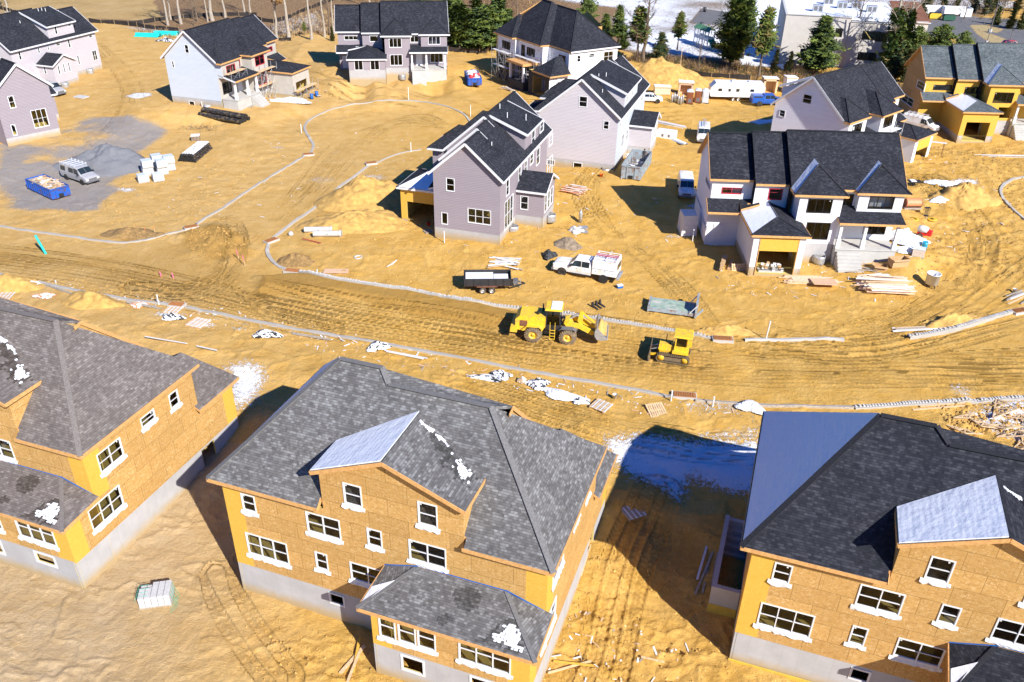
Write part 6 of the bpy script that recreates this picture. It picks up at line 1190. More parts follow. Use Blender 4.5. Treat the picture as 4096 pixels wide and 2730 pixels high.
# piles of earth
def pile(q,rx,ry,hh,mat,label,cat='pile',name='sand_pile',yaw=0,seed=1,peak=(0,0),up=0.):
    p=g(q); m=MB(); V=[];F=[];nr=30;na=64; ya=math.radians(yaw)
    for i in range(nr+1):
        for k_ in range(na):
            a=2*math.pi*k_/na; r=i/nr; wob=1+.22*(vnoise(np.array([a*1.3+seed]),np.array([seed*1.]),seed)[0]-.5)*2
            X=r*rx*math.cos(a)*wob+peak[0]*(1-r);Y=r*ry*math.sin(a)*wob+peak[1]*(1-r)
            px=X*math.cos(ya)-Y*math.sin(ya);py=X*math.sin(ya)+Y*math.cos(ya)
            z=hh*((1-r)**1.05*.85+.15*math.cos(r*math.pi/2))+ (fbm(np.array([px+p[0]]),np.array([py+p[1]]),1.1,seed+3,4)[0]-.5)*.75*hh**.5*(1-r*.6)+(fbm(np.array([px+p[0]]),np.array([py+p[1]]),.45,seed+4,3)[0]-.5)*.22
            if r<.12: z-=hh*.05*(1-r/.12)
            gzv=gz(p[0]+px,p[1]+py)-p[2]; V.append((px,py,gzv+max(z,0)-(.12 if i==nr else 0)))
    for i in range(nr):
        for k_ in range(na): F.append((i*na+k_,(i+1)*na+k_,(i+1)*na+(k_+1)%na,i*na+(k_+1)%na))
    m.mesh(V,F,mat,True); o=m.build(name,recalc=True); o.location=p; return setp(o,label,cat)
pile(T(0,0,900,1390),6.2,4.2,3.0,'gravel','grey gravel pile behind the white van with roof rack','pile','gravel_pile',15,2,(1,1))
pile(T(1,1,960,190),6,4.6,3.0,'soil_tan','tall tan earth mound beside the mauve house garage, snow along its foot',seed=4,yaw=20)
pile(T(1,1,900,400),6.5,3.2,1.5,'soil_tan','low rounded sand heap in front of the tall tan mound',seed=6,yaw=10)
pile(T(2,0,1600,690),10.5,5,4.3,'soil_tan','big orange sand hill behind the portable toilets',seed=8,yaw=-5,peak=(-2,1))
pile(T(0,1,1120,500),3.6,1.6,.8,'soil_dark','small dark brown heap above the curved left kerb',seed=9)
pile(T(1,1,370,720),2.3,1.5,1.0,'soil_dark','dark brown heap inside the tight kerb bend',seed=10)
pile(T(0,1,760,1060),3.2,1.7,.9,'soil_tan','low tan heap on the verge above the brown roof',seed=11,yaw=-15)
pile(T(0,1,60,940),3.6,1.8,1.3,'soil_tan','sand heap at the left edge above the brown roof',seed=12)
pile(T(3,1,1790,210),4.2,3.2,2.3,'soil_tan','sandy heap beside wet blankets, right of the stepped-roof white house',seed=13)
pile(T(2,1,2090,1320),2.6,.9,.8,'soil_tan','narrow snow-dusted heap behind the kerb drain right of the bulldozer',seed=14)
pile(T(2,1,770,600),1.6,1.0,1.0,'granite_dark','clump of dark frozen clods behind the utility truck','pile','rubble',seed=15)
pile(T(3,1,1710,1230),4,1.0,.9,'soil_tan','ridge of clods behind the boards along the block kerb',seed=16,yaw=10)
# pipes
def pipes(q,yaw,r,L,rows,mat,label,name='pipe_stack',hollow=True,sp=2.06,fan=0,white=0):
    p=g(q); rt=empty(name,p,math.radians(yaw),label,'pipe stack'); kk=0
    for j,n in enumerate(rows):
        for i in range(n):
            m=MB(); y=(i-(n-1)/2)*r*sp; z=r+j*r*1.75; dx=RND.uniform(-.15,.15); an=RND.uniform(-fan,fan); A_1=Vector((-L/2+dx,y-an*L/2,z));B_1=Vector((L/2+dx,y+an*L/2,z))
            mt=mat if not(white and j==len(rows)-1) else white; m.tube([A_1,B_1],r,mt,12,False); m.tube([A_1,B_1],r*.86,'black_rubber',12,False)
            d=(B_1-A_1).normalized(); m.tube([A_1,A_1+d*.3],r*1.14,mat,12,False); 
            for e_ in (A_1,B_1-d*.02): m.tube([e_,e_+d*.02],r*1.0,'black_rubber',12,True)
            m.build('pipe',rt)
pipes(T(0,0,1240,310),-3,.15,5.5,(5,4,3),'pipe_teal','stack of turquoise pipes left of the white scaffolded house')
pipes(T(0,0,1400,295),-3,.15,5.5,(5,5,4),'pipe_teal','taller turquoise pipe stack touching the roof of the scaffolded house')
pipes(T(0,0,1880,995),head(T(0,0,1650,930),T(0,0,2130,1060)),.32,8.5,(4,2),'pipe_black','thick black corrugated pipes lying loose below the scaffolded house',fan=.03)
pipes(T(0,0,1640,1300),head(T(0,0,1530,1390),T(0,0,1740,1220)),.16,6.2,(8,7,6,5),'pipe_black','long neat bundle of black pipes, white-topped with snow',white='pipe_snowy')
for q,lb in ((T(1,1,575,480),'rear concrete pipe of the pair lying by the round kerb'),(T(1,1,650,515),'front concrete pipe of the pair lying by the round kerb')):
    m=MB(); m.tube([(-1.6,0,.33),(1.6,0,.33)],.33,'concrete_plain',18,False); m.tube([(1.35,0,.33),(1.62,0,.33)],.40,'concrete_plain',18,False); m.tube([(-1.6,0,.33),(1.6,0,.33)],.25,'black_rubber',14,False); m.lathe([(0,0),(.06,.0)],'black_rubber',8,c=(0,-.33,.4),axis='Y'); m.face([(0,0,0)]*3,'black_rubber') if False else None
    solo(m,'concrete_pipe',q,4,lb,'pipe','concrete pipes by the round kerb')
# wrapped cubes
def cube(q,yaw,label,z=0,s=1.35,h_=1.0,mat='cube_wrap'):
    p=g(q); rt=empty('wrapped_pallet',(p[0],p[1],p[2]+z),math.radians(yaw),label,'wrapped pallet','wrapped block pallets in a cluster'); m=MB(); m.box(-s/2,-s/2,.14,s/2,s/2,h_,mat,None,.03)
    for i in range(4): m.box(-s/2-.012,-s/2-.012,.2+i*.2,s/2+.012,s/2+.012,.215+i*.2,'block_grey')
    m.build('wrapped_load',rt); k=MB()
    for y in (-s/2,-.05,s/2-.1): k.box(-s/2,y,0,s/2,y+.1,.1,'lumber_grey')
    for x in np.linspace(-s/2,s/2-.1,6): k.box(x,-s/2,.1,x+.1,s/2,.14,'lumber_grey')
    k.build('pallet',rt)
_pos=(('front left',1200,1500,0),('front right',1325,1490,0),('middle left',1240,1440,0),('middle left',1245,1440,1.02),('middle',1360,1435,0),('middle',1365,1437,1.02),('back right',1420,1400,0),('back right',1425,1402,1.02),('back',1325,1395,0),('back',1325,1395,1.02))
_lab=['wrapped pallet standing alone at the front left of the cluster','wrapped pallet alone at the front of the cluster, right of the foremost','lower wrapped pallet on the left of the cluster','upper wrapped pallet on the left of the cluster','lower wrapped pallet in the middle of the cluster','upper wrapped pallet in the middle of the cluster','lower wrapped pallet at the right end, next to the black pipes','upper wrapped pallet at the right end, next to the black pipes','lower wrapped pallet at the back of the cluster','upper wrapped pallet at the back of the cluster']
for (n_,x_,y_,z_),lb in zip(_pos,_lab): cube(T(0,0,x_,y_+20),33,lb,z_)
m=MB(); 
for i in range(3):
    for j in range(4): m.box(-.6+i*.41,-.5+j*.26,0,-.6+i*.41+.38,-.5+j*.26+.22,.75,'granite_dark')
m.box(-.62,-.5,.75,.62,.55,.82,'snow'); solo(m,'stone_pallet',T(0,0,1640,1175),15,'small stack of brown stones capped with snow, above the black pipe bundle','stone stack')
m=MB()
for i in range(5):
    for j in range(3): m.box(-.95+i*.38,-.65+j*.44,.12,-.95+i*.38+.36,-.65+j*.44+.42,.75,'block_grey',None,.01); 
    m.box(-.95+i*.38,-.65,.75,-.95+i*.38+.36,.65-(.42 if i<2 else 0),.95,'block_grey',None,.01)
m.box(-1,-.65,0,.95,.65,.1,'lumber_grey')
for y in (-.45,-.15,.15,.45): m.tube([(-1.25,y,.5),(-1.0,y,.97),(-.4,y,.98)],.012,'strap_green',5); m.tube([(.95,y,.95),(1.05,y,.3),(1.3,y-.3,.06),(.9,y-.8,.04)],.012,'strap_green',5)
solo(m,'block_stack',T(0,3,1320,880),12,'stack of grey blocks with snapped green straps on the pale sand','block stack')
# dumpsters
def dumpster(q,yaw,mat,label,L=6.2,W=2.3,H=1.45,load='wood',seed=1):
    v=place('dumpster',q,yaw,label,'dumpster','roll-off dumpsters'); m=MB()
    for s in (1,-1):
        m.box(-L/2,s*W/2-.03,.2,L/2,s*W/2+.03,H,mat); m.box(-L/2,s*(W/2+.05)-.05,H-.1,L/2,s*(W/2+.05)+.05,H,mat)
        for i in range(11): x=-L/2+.1+i*(L-.2)/10; m.box(x-.05,s*(W/2+.05)-.06,.25,x+.05,s*(W/2+.05)+.06,H-.1,mat)
    m.box(-L/2-.03,-W/2,.2,-L/2+.03,W/2,H,mat); m.box(L/2-.03,-W/2,.2,L/2+.03,W/2,H,mat); m.box(-L/2,-W/2,.15,L/2,W/2,.22,'rusty'); m.build('container',v)
    m=MB()
    for s in (1,-1): m.box(-L/2,s*.5-.07,.0,L/2,s*.5+.07,.18,'rusty'); m.lathe([(0,-.1),(.14,-.1),(.14,.1),(0,.1)],'steel_dark',10,c=(L/2-.3,s*.8,.14),axis='Y')
    m.build('skid_rails',v)
    m=MB(); 
    for s in (1,-1): m.box(L/2+.03,s*.55-.07,.2,L/2+.11,s*.55+.07,H-.05,mat)
    m.box(L/2+.03,-W/2,H-.18,L/2+.12,W/2,H-.05,mat); m.box(L/2+.12,-.3,.25,L/2+.13,.3,.7,'black_rubber'); m.build('end_frame',v)
    rr=random.Random(seed); m=MB()
    if load=='wood':
        m.box(-L/2+.1,-W/2+.08,H-.55,L/2-.1,W/2-.08,H-.12,'lumber_grey')
        for i in range(150):
            x=rr.uniform(-L/2+.5,L/2-.6);y=rr.uniform(-W/2+.2,W/2-.2);a=rr.uniform(0,math.pi);l=rr.uniform(.3,1.)*min(1,.9); z=H-.12+rr.uniform(0,.42)*(1-abs(x)/L*1.6)*(1-abs(y)/W*1.2)
            m.bar((x-math.cos(a)*l/2,y-math.sin(a)*l/2,z),(x+math.cos(a)*l/2,y+math.sin(a)*l/2,z+rr.uniform(-.12,.15)),rr.choice((.09,.14,.3)),.04,rr.choice(('lumber','lumber_pink','plywood','snow','lumber','lumber_grey')))
    elif load=='bags':
        m.box(-L/2+.1,-W/2+.08,H-.6,L/2-.1,W/2-.08,H-.1,'wrap_white')
        for i in range(46):
            x=rr.uniform(-L/2+.5,L/2-.5);y=rr.uniform(-W/2+.4,W/2-.4); r=rr.uniform(.25,.5); mt=rr.choice(('bag_red','wrap_white','wrap_white','metal_galv','snow','bag_red')) ; M4=Matrix.Translation((x,y,H-.05+rr.uniform(0,.35)))@Matrix.Rotation(rr.uniform(0,6),4,'Z')@Matrix.Diagonal((r,r*.75,r*.6,1)).to_4x4()
            V=[];F=[]
            for a in range(7):
                for b_ in range(10): th_=math.pi*a/6; ph=2*math.pi*b_/10; q_=1+rr.uniform(-.16,.16); V.append(M4@Vector((math.sin(th_)*math.cos(ph)*q_,math.sin(th_)*math.sin(ph)*q_,math.cos(th_)*q_)))
            for a in range(6):
                for b_ in range(10): F.append((a*10+b_,(a+1)*10+b_,(a+1)*10+(b_+1)%10,a*10+(b_+1)%10))
            m.mesh(V,F,mt,True)
    else:
        for i in range(60):
            x=rr.uniform(-L/2+.5,L/2-.5)*.9;y=rr.uniform(-W/2+.3,W/2-.3);a=rr.uniform(0,math.pi);l=rr.uniform(.5,1.4); z=.35+rr.uniform(0,.5); m.bar((x-math.cos(a)*l/2,max(-1,y-math.sin(a)*l/2),z),(x+math.cos(a)*l/2,min(1,y+math.sin(a)*l/2),z+rr.uniform(-.1,.2)),rr.choice((.1,.3,.6)),.03,rr.choice(('trim_white','card','snow','lumber_grey')))
    m.build('debris',v); return v
dumpster(T(0,1,415,150),head(T(0,1,240,150),T(0,1,460,255)),'bin_blue','blue dumpster heaped with scrap wood beside the white rack van',seed=2)
dumpster(T(1,0,1865,690),head(T(1,0,1830,620),T(1,0,1885,755)),'bin_blue','blue dumpster piled with white and red bags near the dotted-foam house',seed=3,load='bags',L=6.)
dumpster(T(2,0,1345,1440),head(T(2,0,1420,1330),T(2,0,1290,1520)),'bin_grey','long grey-blue dumpster half full of siding scrap at the corner of the pale house',seed=4,load='scrap',L=7.2,H=2.0,W=2.6)
# portable toilets, gas bottles
def toilet(q,col,label):
    v=place('portable_toilet',q,-6,label,'portable toilet','portable toilets in a row'); m=MB(); m.box(-.55,-.55,.08,.55,.55,2.1,col,None,.02); m.build('cabin',v); m=MB(); m.prism([(-.6,2.1),(-.55,2.2),(-.2,2.38),(.2,2.38),(.55,2.2),(.6,2.1)],-.6,.6,'snow'); m.build('roof',v); m=MB(); m.box(-.4,-.585,.15,.4,-.55,2.0,col); m.box(-.3,-.6,.3,.3,-.586,.9,'plastic_grey' if col!='toilet_grey' else 'trim_white'); m.box(-.3,-.6,1.1,.3,-.586,1.6,col); m.box(.28,-.62,1.,.33,-.59,1.15,'metal_galv'); m.build('door',v); m=MB(); m.box(-.65,-.62,0,.65,.6,.08,'black_rubber'); m.build('skid',v)
toilet(T(2,0,1790,868),'toilet_brown','brown portable toilet at the left end of the row'); toilet(T(2,0,1858,858),'toilet_brown','brown portable toilet in the middle of the row'); toilet(T(2,0,1920,860),'toilet_grey','pale grey portable toilet at the right end of the row')
for i,(x_,y_,lb) in enumerate(((1645,860,'leftmost grey gas bottle by the toilets'),(1665,852,'second grey gas bottle from the left by the toilets'),(1682,862,'third grey gas bottle from the left by the toilets'),(1700,872,'front grey gas bottle left of the brown toilet'),(1718,878,'foremost grey gas bottle touching the brown toilet'),(1735,866,'rightmost grey gas bottle against the brown toilet'))):
    m=MB(); m.lathe([(0,0),(.19,0),(.19,1.15),(.12,1.32),(.05,1.36),(.05,1.42),(.1,1.42),(.1,1.55),(0,1.55)],'metal_galv',14); solo(m,'gas_bottle',T(2,0,x_,y_),0,lb,'gas bottle','gas bottles by the toilets')
m=MB(); m.lathe([(0,0),(.21,0),(.21,1.3),(.12,1.47),(.06,1.5),(.1,1.52),(.1,1.65),(0,1.65)],'metal_galv',14); solo(m,'gas_bottle',T(2,1,880,400),0,'lone grey gas bottle standing above the crumpled cage','gas bottle')
# sheds / frames
def shed(q,yaw,w,d,h_,label,mat='plywood',open_=True,name='shed'):
    v=place(name,q,yaw,label,'shed'); m=MB()
    if open_: m.box(-w/2,-d/2,0,-w/2+.35,d/2,h_,mat); m.box(w/2-.35,-d/2,0,w/2,d/2,h_,mat); m.box(-w/2+.35,d/2-.08,0,w/2-.35,d/2,h_,mat); m.box(-w/2,-d/2,h_-.3,w/2,-d/2+.05,h_,mat)
    else: m.box(-w/2,-d/2,0,w/2,d/2,h_,mat)
    m.build('wall',v); m=MB(); m.prism([(-w/2-.1,h_),(w/2+.1,h_),(w/2+.1,h_+.12),(-w/2-.1,h_+.2)],-d/2-.1,d/2+.1,'lumber'); m.prism([(-w/2-.08,h_+.21),(w/2+.08,h_+.13),(w/2+.08,h_+.17),(-w/2-.08,h_+.26)],-d/2-.05,d/2+.05,'snow'); m.build('roof',v); return v
shed(T(2,0,1755,800),-8,2.6,1.6,2.3,'open plywood shed with notices behind the gas bottles')
shed(T(3,0,160,775),0,2.6,1.8,2.5,'tall open plywood cabinet shed behind the blue pickup','lumber')
v=shed(T(3,0,330,770),5,2.0,1.8,2.6,'narrow white shed with a black window beside the lilac gable house','trim_white',False); m=MB(); m.box(-.45,-.93,1.2,.4,-.9,1.9,'glass_car'); m.build('window',v)
v=shed(T(2,0,1562,785),0,2.8,1.4,1.2,'low plywood crate with a snowy lid in front of the big sand hill','lumber_pink',False,'crate')
m=MB(); m.tube([(0,0,0),(0,0,6.5)],.05,'lumber',6); solo(m,'timber_pole',T(2,0,1700,700),0,'tall thin wooden pole rising above the plywood shed','pole')
# white pvc posts, pink stakes
def post(q,h_,label,mat='pvc_white',tilt=(0,0),r=.055,cap=True,grp='white pipe stubs standing along the kerbs'):
    m=MB(); m.tube([(0,0,-.2),(tilt[0],tilt[1],h_)],r,mat,10); 
    if cap: m.tube([(tilt[0],tilt[1],h_-.05),(tilt[0],tilt[1],h_+.04)],r*1.35,mat,10)
    return solo(m,'pipe_stub' if 'pvc' in mat else 'stake',q,0,label,'pipe stub' if 'pvc' in mat else 'stake',grp)
post(T(1,0,1327,838),2.2,'tall white pipe stub at the far side of the round kerb'); post(T(1,0,432,1115),1.35,'white pipe stub left of the S-bend in the round kerb'); post(T(1,0,1845,980),1.9,'white pipe stub at the right end of the round kerb'); post(T(1,0,1347,1270),1.35,'white pipe stub on the short curved kerb'); post(T(0,1,1328,1083),1.0,'white pipe stub on the lower left kerb by a rusty drain'); post(T(1,1,565,832),.5,'short white pipe stub beside the brown plywood sheets'); post(T(1,1,1626,573),1.4,'white pipe stub at the corner of the mauve house'); post(T(2,1,1818,555),1.4,'white pipe stub in shade at the wall of the white house'); post(T(3,1,140,1378),1.9,'leaning white pipe stub over grey blocks right of the bulldozer',tilt=(.1,0)); post(T(2,2,1638,430),1.0,'white pipe stub left of the orange drain on the near kerb'); post(T(2,2,1987,478),.95,'white pipe stub right of the orange drain on the near kerb'); post(T(0,0,1692,895),.8,'short white pipe stub at the foundation of the scaffolded house')
post(T(0,1,388,662),2.1,'leaning turquoise pipe stuck in the churned street','pipe_teal',(-.75,.2),.13,False,None)
for q,lb in ((T(0,1,2000,715),'left pink-tipped stake by the tyre-churned soil'),(T(0,1,2050,760),'right pink-tipped stake by the tyre-churned soil')):
    m=MB(); m.bar((0,0,0),(-.1,0,1.1),.06,.04,'lumber'); m.bar((-.05,0,.6),(-.12,0,1.25),.08,.05,'pink_paint'); solo(m,'stake',q,0,lb,'stake','pink stakes in the street')
for q,lb in ((T(0,1,1350,850),'left stub of two pink stakes low in the street'),(T(0,1,1452,862),'right stub of two pink stakes low in the street')): post(q,.55,lb,'pink_paint',(-.08,0),.06,False,'pink stakes in the street')
for q,lb in ((T(0,1,1225,500),'thin lath stake beside the dark heap on the left verge'),(T(0,1,1300,490),'orange-flagged lath stake above the left kerb')):
    m=MB(); m.bar((0,0,0),(-.05,0,.7),.04,.03,'lumber'); m.bar((-.05,0,.5),(-.07,0,.8),.08,.03,'orange_plastic'); solo(m,'stake',q,0,lb,'stake','laths on the left verge')
# boards
def boards(q,yaw,n,L,label,mats=('lumber',),name='board_pile',spread=.5,fan=.15,w=.2,t=.05,seed=1,layers=3,ly=None):
    rr=random.Random(seed); rt=place(name,q,yaw,label,'lumber pile'); 
    for i in range(n):
        m=MB(); a=rr.uniform(-fan,fan); y=rr.uniform(-spread,spread); x=rr.uniform(-.4,.4); l=L*rr.uniform(.7,1.05); z=.04+t*rr.randint(0,layers)*1.1+rr.uniform(0,.01)+i*.0011
        if ly: y=-spread+2*spread*(i%ly)/(ly-1); a=rr.uniform(-fan,fan)*.4; z=.05+t*1.15*(i//ly)
        m.bar((x-l/2*math.cos(a),y-l/2*math.sin(a),z),(x+l/2*math.cos(a),y+l/2*math.sin(a),z+rr.uniform(-.02,.04)),w*rr.uniform(.7,1.1),t,rr.choice(mats)); m.build('board',rt)
    return rt
PK=('lumber','lumber_pink','lumber_pink','trim_white'); WG=('lumber_grey','wrap_white','lumber','pvc_white')
boards(T(2,1,250,740),head(T(2,1,60,740),T(2,1,560,800)),16,3.6,'criss-crossed pale boards and snowy planks left of the utility truck',WG,spread=1.0,fan=.5,seed=3)
boards(T(2,1,840,130),-30,30,3.0,'pink-orange fanned lumber heap behind the sunroom of the mauve house',('lumber_pink','tarp_orange','lumber_pink','wrap_white'),spread=1.5,fan=.25,seed=4,layers=6,w=.14)
boards(T(3,1,540,890),-2,24,6.2,'neat stack of long boards in front of the snow-roofed garage',('lumber_pink','lumber'),spread=.75,fan=.01,seed=5,ly=6,w=.25)
boards(T(3,1,1130,950),-2,60,5.2,'large splayed pile of pink-white studs with a grey plank across it',('lumber_pink','trim_white','lumber_pink','lumber'),spread=1.7,fan=.09,seed=6,layers=9,w=.12,t=.09)
boards(T(3,1,1090,860),12,18,4.2,'smaller fan of white studs behind the large splayed pile',('trim_white','lumber_pink'),spread=.7,fan=.12,seed=7,layers=5,w=.12)
boards(T(3,1,1450,1290),8,6,5.5,'snowy planks along the outer side of the block kerb',WG,spread=.35,fan=.03,seed=8,layers=2)
boards(T(3,1,2250,1030),35,6,4.,'pale planks on the mound at the right edge',WG,spread=.8,fan=.1,seed=9)
boards(T(2,0,1320,1290),-15,46,2.6,'scattered white siding offcuts between the pale house and the grey dumpster',('trim_white','wrap_white'),name='siding_scrap',spread=2.2,fan=1.4,seed=10,w=.28,t=.02,layers=5)
boards(T(2,0,1640,1050),-38,9,5.5,'long white gutter lengths leaning by the pale house corner',('trim_white',),name='gutter_pile',spread=.8,fan=.03,seed=11,w=.2)
boards(T(2,0,1690,1195),-60,8,3.0,'white metal sheets laid on blocks behind the ladder van',('wrap_white','metal_galv'),name='sheet_pile',spread=1.,fan=.03,seed=12,w=.45,t=.03)
boards(T(1,0,2160,750),-55,9,3.4,'loose white and brown boards at the foot of the dotted-foam house',WG,spread=.7,fan=.5,seed=13)
boards(T(0,1,500,970),head(T(0,1,380,930),T(0,1,640,1015)),2,5.2,'snow-covered plank along the lower left kerb',('wrap_white','lumber_grey'),spread=.15,fan=.02,seed=14)
boards(T(1,1,500,1355),head(T(1,1,300,1315),T(1,1,700,1390)),2,5.,'snowy plank beside the near kerb above the grey roof',('wrap_white','lumber_grey'),spread=.12,fan=.02,seed=15,w=.16)
boards(T(1,1,1310,1520),head(T(1,1,1120,1485),T(1,1,1505,1560)),2,4.8,'white-edged plank leading from the black tarp on the near kerb',('wrap_white','lumber_grey'),spread=.12,fan=.02,seed=16,w=.16)
boards(T(0,1,1400,1400),head(T(0,1,1210,1375),T(0,1,1590,1430)),2,4.3,'snow-speckled plank nearest the brown roof',('wrap_white','lumber'),spread=.1,fan=.02,seed=17,w=.14)
boards(T(0,1,1740,1470),head(T(0,1,1630,1440),T(0,1,1860,1500)),1,2.8,'short snowy plank right of the longer one above the brown roof',('wrap_white',),spread=.1,fan=.02,seed=18,w=.14)
boards(T(0,1,1180,1100),head(T(0,1,1015,1075),T(0,1,1355,1130)),2,3.8,'grey timber under the orange cloth on the lower verge',('lumber_grey',),spread=.1,fan=.02,seed=19)
boards(T(3,0,2100,1310),0,3,8.,'three long thin laths lying on the sand at the right edge',('wrap_white',),spread=.5,fan=.02,seed=20,w=.1)
boards(T(1,3,870,1400),80,3,2.6,'yellow planks beside the porch-like rear extension of the grey-roofed house',('lumber','osb_yellow'),spread=.3,fan=.5,seed=21)
boards(T(2,3,845,1440),3,2,2.6,'two crossed yellow planks on the churned sand at the bottom',('lumber','osb_yellow'),spread=.1,fan=.3,seed=22,w=.12)
boards(T(2,3,1440,1385),-18,1,1.9,'single short yellow plank right of the crossed ones at the bottom',('lumber',),spread=.05,fan=.05,seed=23,w=.14)
boards(T(2,3,930,420),72,5,6.5,'long thin timbers along the foot of the grey-roofed house side wall',('lumber','lumber_grey'),spread=.35,fan=.03,seed=24,w=.1)
boards(T(2,3,1960,560),70,4,6.0,'timbers leaning beside the concrete stair pit',('lumber_grey','wrap_white'),spread=.5,fan=.12,seed=25,w=.14)
boards(T(3,2,1600,480),8,2,5.,'long pale timber behind the near kerb on the right',('lumber',),spread=.2,fan=.03,seed=26,w=.2)
boards(T(3,1,950,795),-12,9,4.0,'loose brown timbers and tangled poles before the concrete steps',('lumber_grey','lumber'),spread=.8,fan=.7,seed=27,w=.12)
boards(T(2,1,2100,760),72,4,3.2,'long cardboard-wrapped lengths leaning in the shade by the garage wall',('card','wrap_white','lumber'),name='carton_lengths',spread=.6,fan=.06,seed=28,w=.4,t=.35,layers=1)
boards(T(1,1,500,560),-25,1,3.2,'red-painted pole lying below the concrete pipes',('red_tape',),name='pole',spread=.02,fan=.01,seed=29,w=.09,t=.07)
boards(T(1,1,1185,750),55,4,1.1,'little bundle of white offcuts on open sand',WG,spread=.25,fan=.3,seed=30,w=.1)
def sheet(q,yaw,w,d,mat,label,t=.04,z=.12,name='plywood_sheet',tilt=0):
    m=MB(); M4=Matrix.Rotation(tilt,4,'X'); m.box(-w/2,-d/2,z,w/2,d/2,z+t,mat,M4); return solo(m,name,q,yaw,label,'sheet')
sheet(T(3,1,620,930),-3,2.5,1.9,'plywood','pink plywood sheet leaning on the neat board stack',tilt=-.12,z=.45)
sheet(T(1,1,720,815),2,2.6,1.0,'plywood','brown plywood sheets beside the kerb near the short white stub'); sheet(T(3,1,1655,1265),5,2.4,1.3,'lumber','pale plywood sheet lying over planks by the block kerb'); sheet(T(0,0,680,815),-20,2.2,1.4,'block_grey','flat grey slab lying on sand right of the half-hidden van',t=.15,z=0)
# wooden pallets
def pallet(q,yaw,label,snow=False,tilt=(0,0),mat='lumber',s=1.2):
    v=place('pallet',q,yaw,label,'pallet','wooden pallets lying around'); m=MB(); M4=Matrix.Rotation(tilt[0],4,'X')@Matrix.Rotation(tilt[1],4,'Y')
    for y in (-.55,-.04,.47): m.box(-.6*s,y*s,.03,.6*s,(y+.08)*s,.12,mat,M4)
    for i in range(8): x=(-.6+i*.157)*s; m.box(x,-.6*s,.12,x+.1*s,.6*s,.145,('wrap_white' if snow and i%2 else mat),M4)
    for i in range(3): x=(-.6+i*.52)*s; m.box(x,-.6*s,0,x+.1,.6*s,.03,mat,M4)
    m.build('slats',v); return v
pallet(T(2,2,1055,475),-35,'snow-lined pallet lying below the white tarps',True); pallet(T(2,2,1515,510),15,'pale pallet propped on the slope left of the orange drain',False,(.25,0)); pallet(T(2,2,1320,1360),25,'weathered pallet lying in the deep shade between two houses',True,mat='lumber_grey',s=1.15); pallet(T(0,1,1450,1135),-10,'white-slatted pallet beside the rusty drain on the near kerb',True); pallet(T(0,1,45,1020),5,'snowy pallet at the left edge above the brown roof',True); pallet(T(2,1,2200,800),5,'upright pallet crate beside the garage of the stepped-roof white house',False,(1.2,0),'lumber',1.25); pallet(T(1,1,1490,480),30,'small broken pallet in front of the mauve house garage',False,(0,0),'lumber_grey',.8); pallet(T(0,1,1660,1245),-20,'snow-filled pink pallet frame on the verge',True,(0,0),'lumber_pink',1.4); pallet(T(0,0,2090,895),10,'small grey pallet below the scaffold of the white house',False,(0,0),'lumber_grey',.9)
# tarps and bags
def tarp(q,yaw,rx,ry,h_,mats,label,seed=1,name='tarp'):
    rr=np.random.RandomState(seed); n=34; m=MB(); V=[];F=[]; p=g(q)
    for i in range(n+1):
        for j in range(n+1):
            a=(i/n-.5)*2;b_=(j/n-.5)*2; r=min(1,(a*a+b_*b_)**.5*1.0); ex_=1-.25*math.sin(3*math.atan2(b_,a)+seed)*r
            X=a*rx*ex_;Y=b_*ry*ex_; z=h_*max(0,1-r)**.6*(.6+.8*vnoise(np.array([a*2+seed]),np.array([b_*2.]),seed)[0])+.16*h_*vnoise(np.array([a*7+seed]),np.array([b_*7.]),seed+1)[0]+.03
            z+=.10*h_*abs(math.sin(X*9+Y*5+seed+2*vnoise(np.array([X*2.]),np.array([Y*2.]),seed)[0]*3)); V.append((X+rr.uniform(-.02,.02),Y+rr.uniform(-.02,.02),z))
    for i in range(n):
        for j in range(n):
            a=i*(n+1)+j; f=(a,a+1,a+n+2,a+n+1); cx=(i/n-.5)*2;cy=(j/n-.5)*2
            if cx*cx+cy*cy>1.15: continue
            t=vnoise(np.array([cx*4.3+seed*3]),np.array([cy*6.3]),seed+5)[0]*.6+vnoise(np.array([cx*11+seed]),np.array([cy*13.]),seed+8)[0]*.4; F.append((f,mats[0] if t>.46 else mats[-1]))
    b0=len(m.v); m.v+=V
    for f,mt in F: m.f.append(tuple(b0+i_ for i_ in f)); m.m.append(m.mi(mt)); m.sm.append(False)
    o=m.build(name); o.location=p; o.scale=(.85,.85,.8); o.rotation_euler[2]=math.radians(yaw); o.modifiers.new('t','SOLIDIFY').thickness=.02; return setp(o,label,'tarp')
BW=('snow','tarp_black'); WW=('wrap_white','snow')
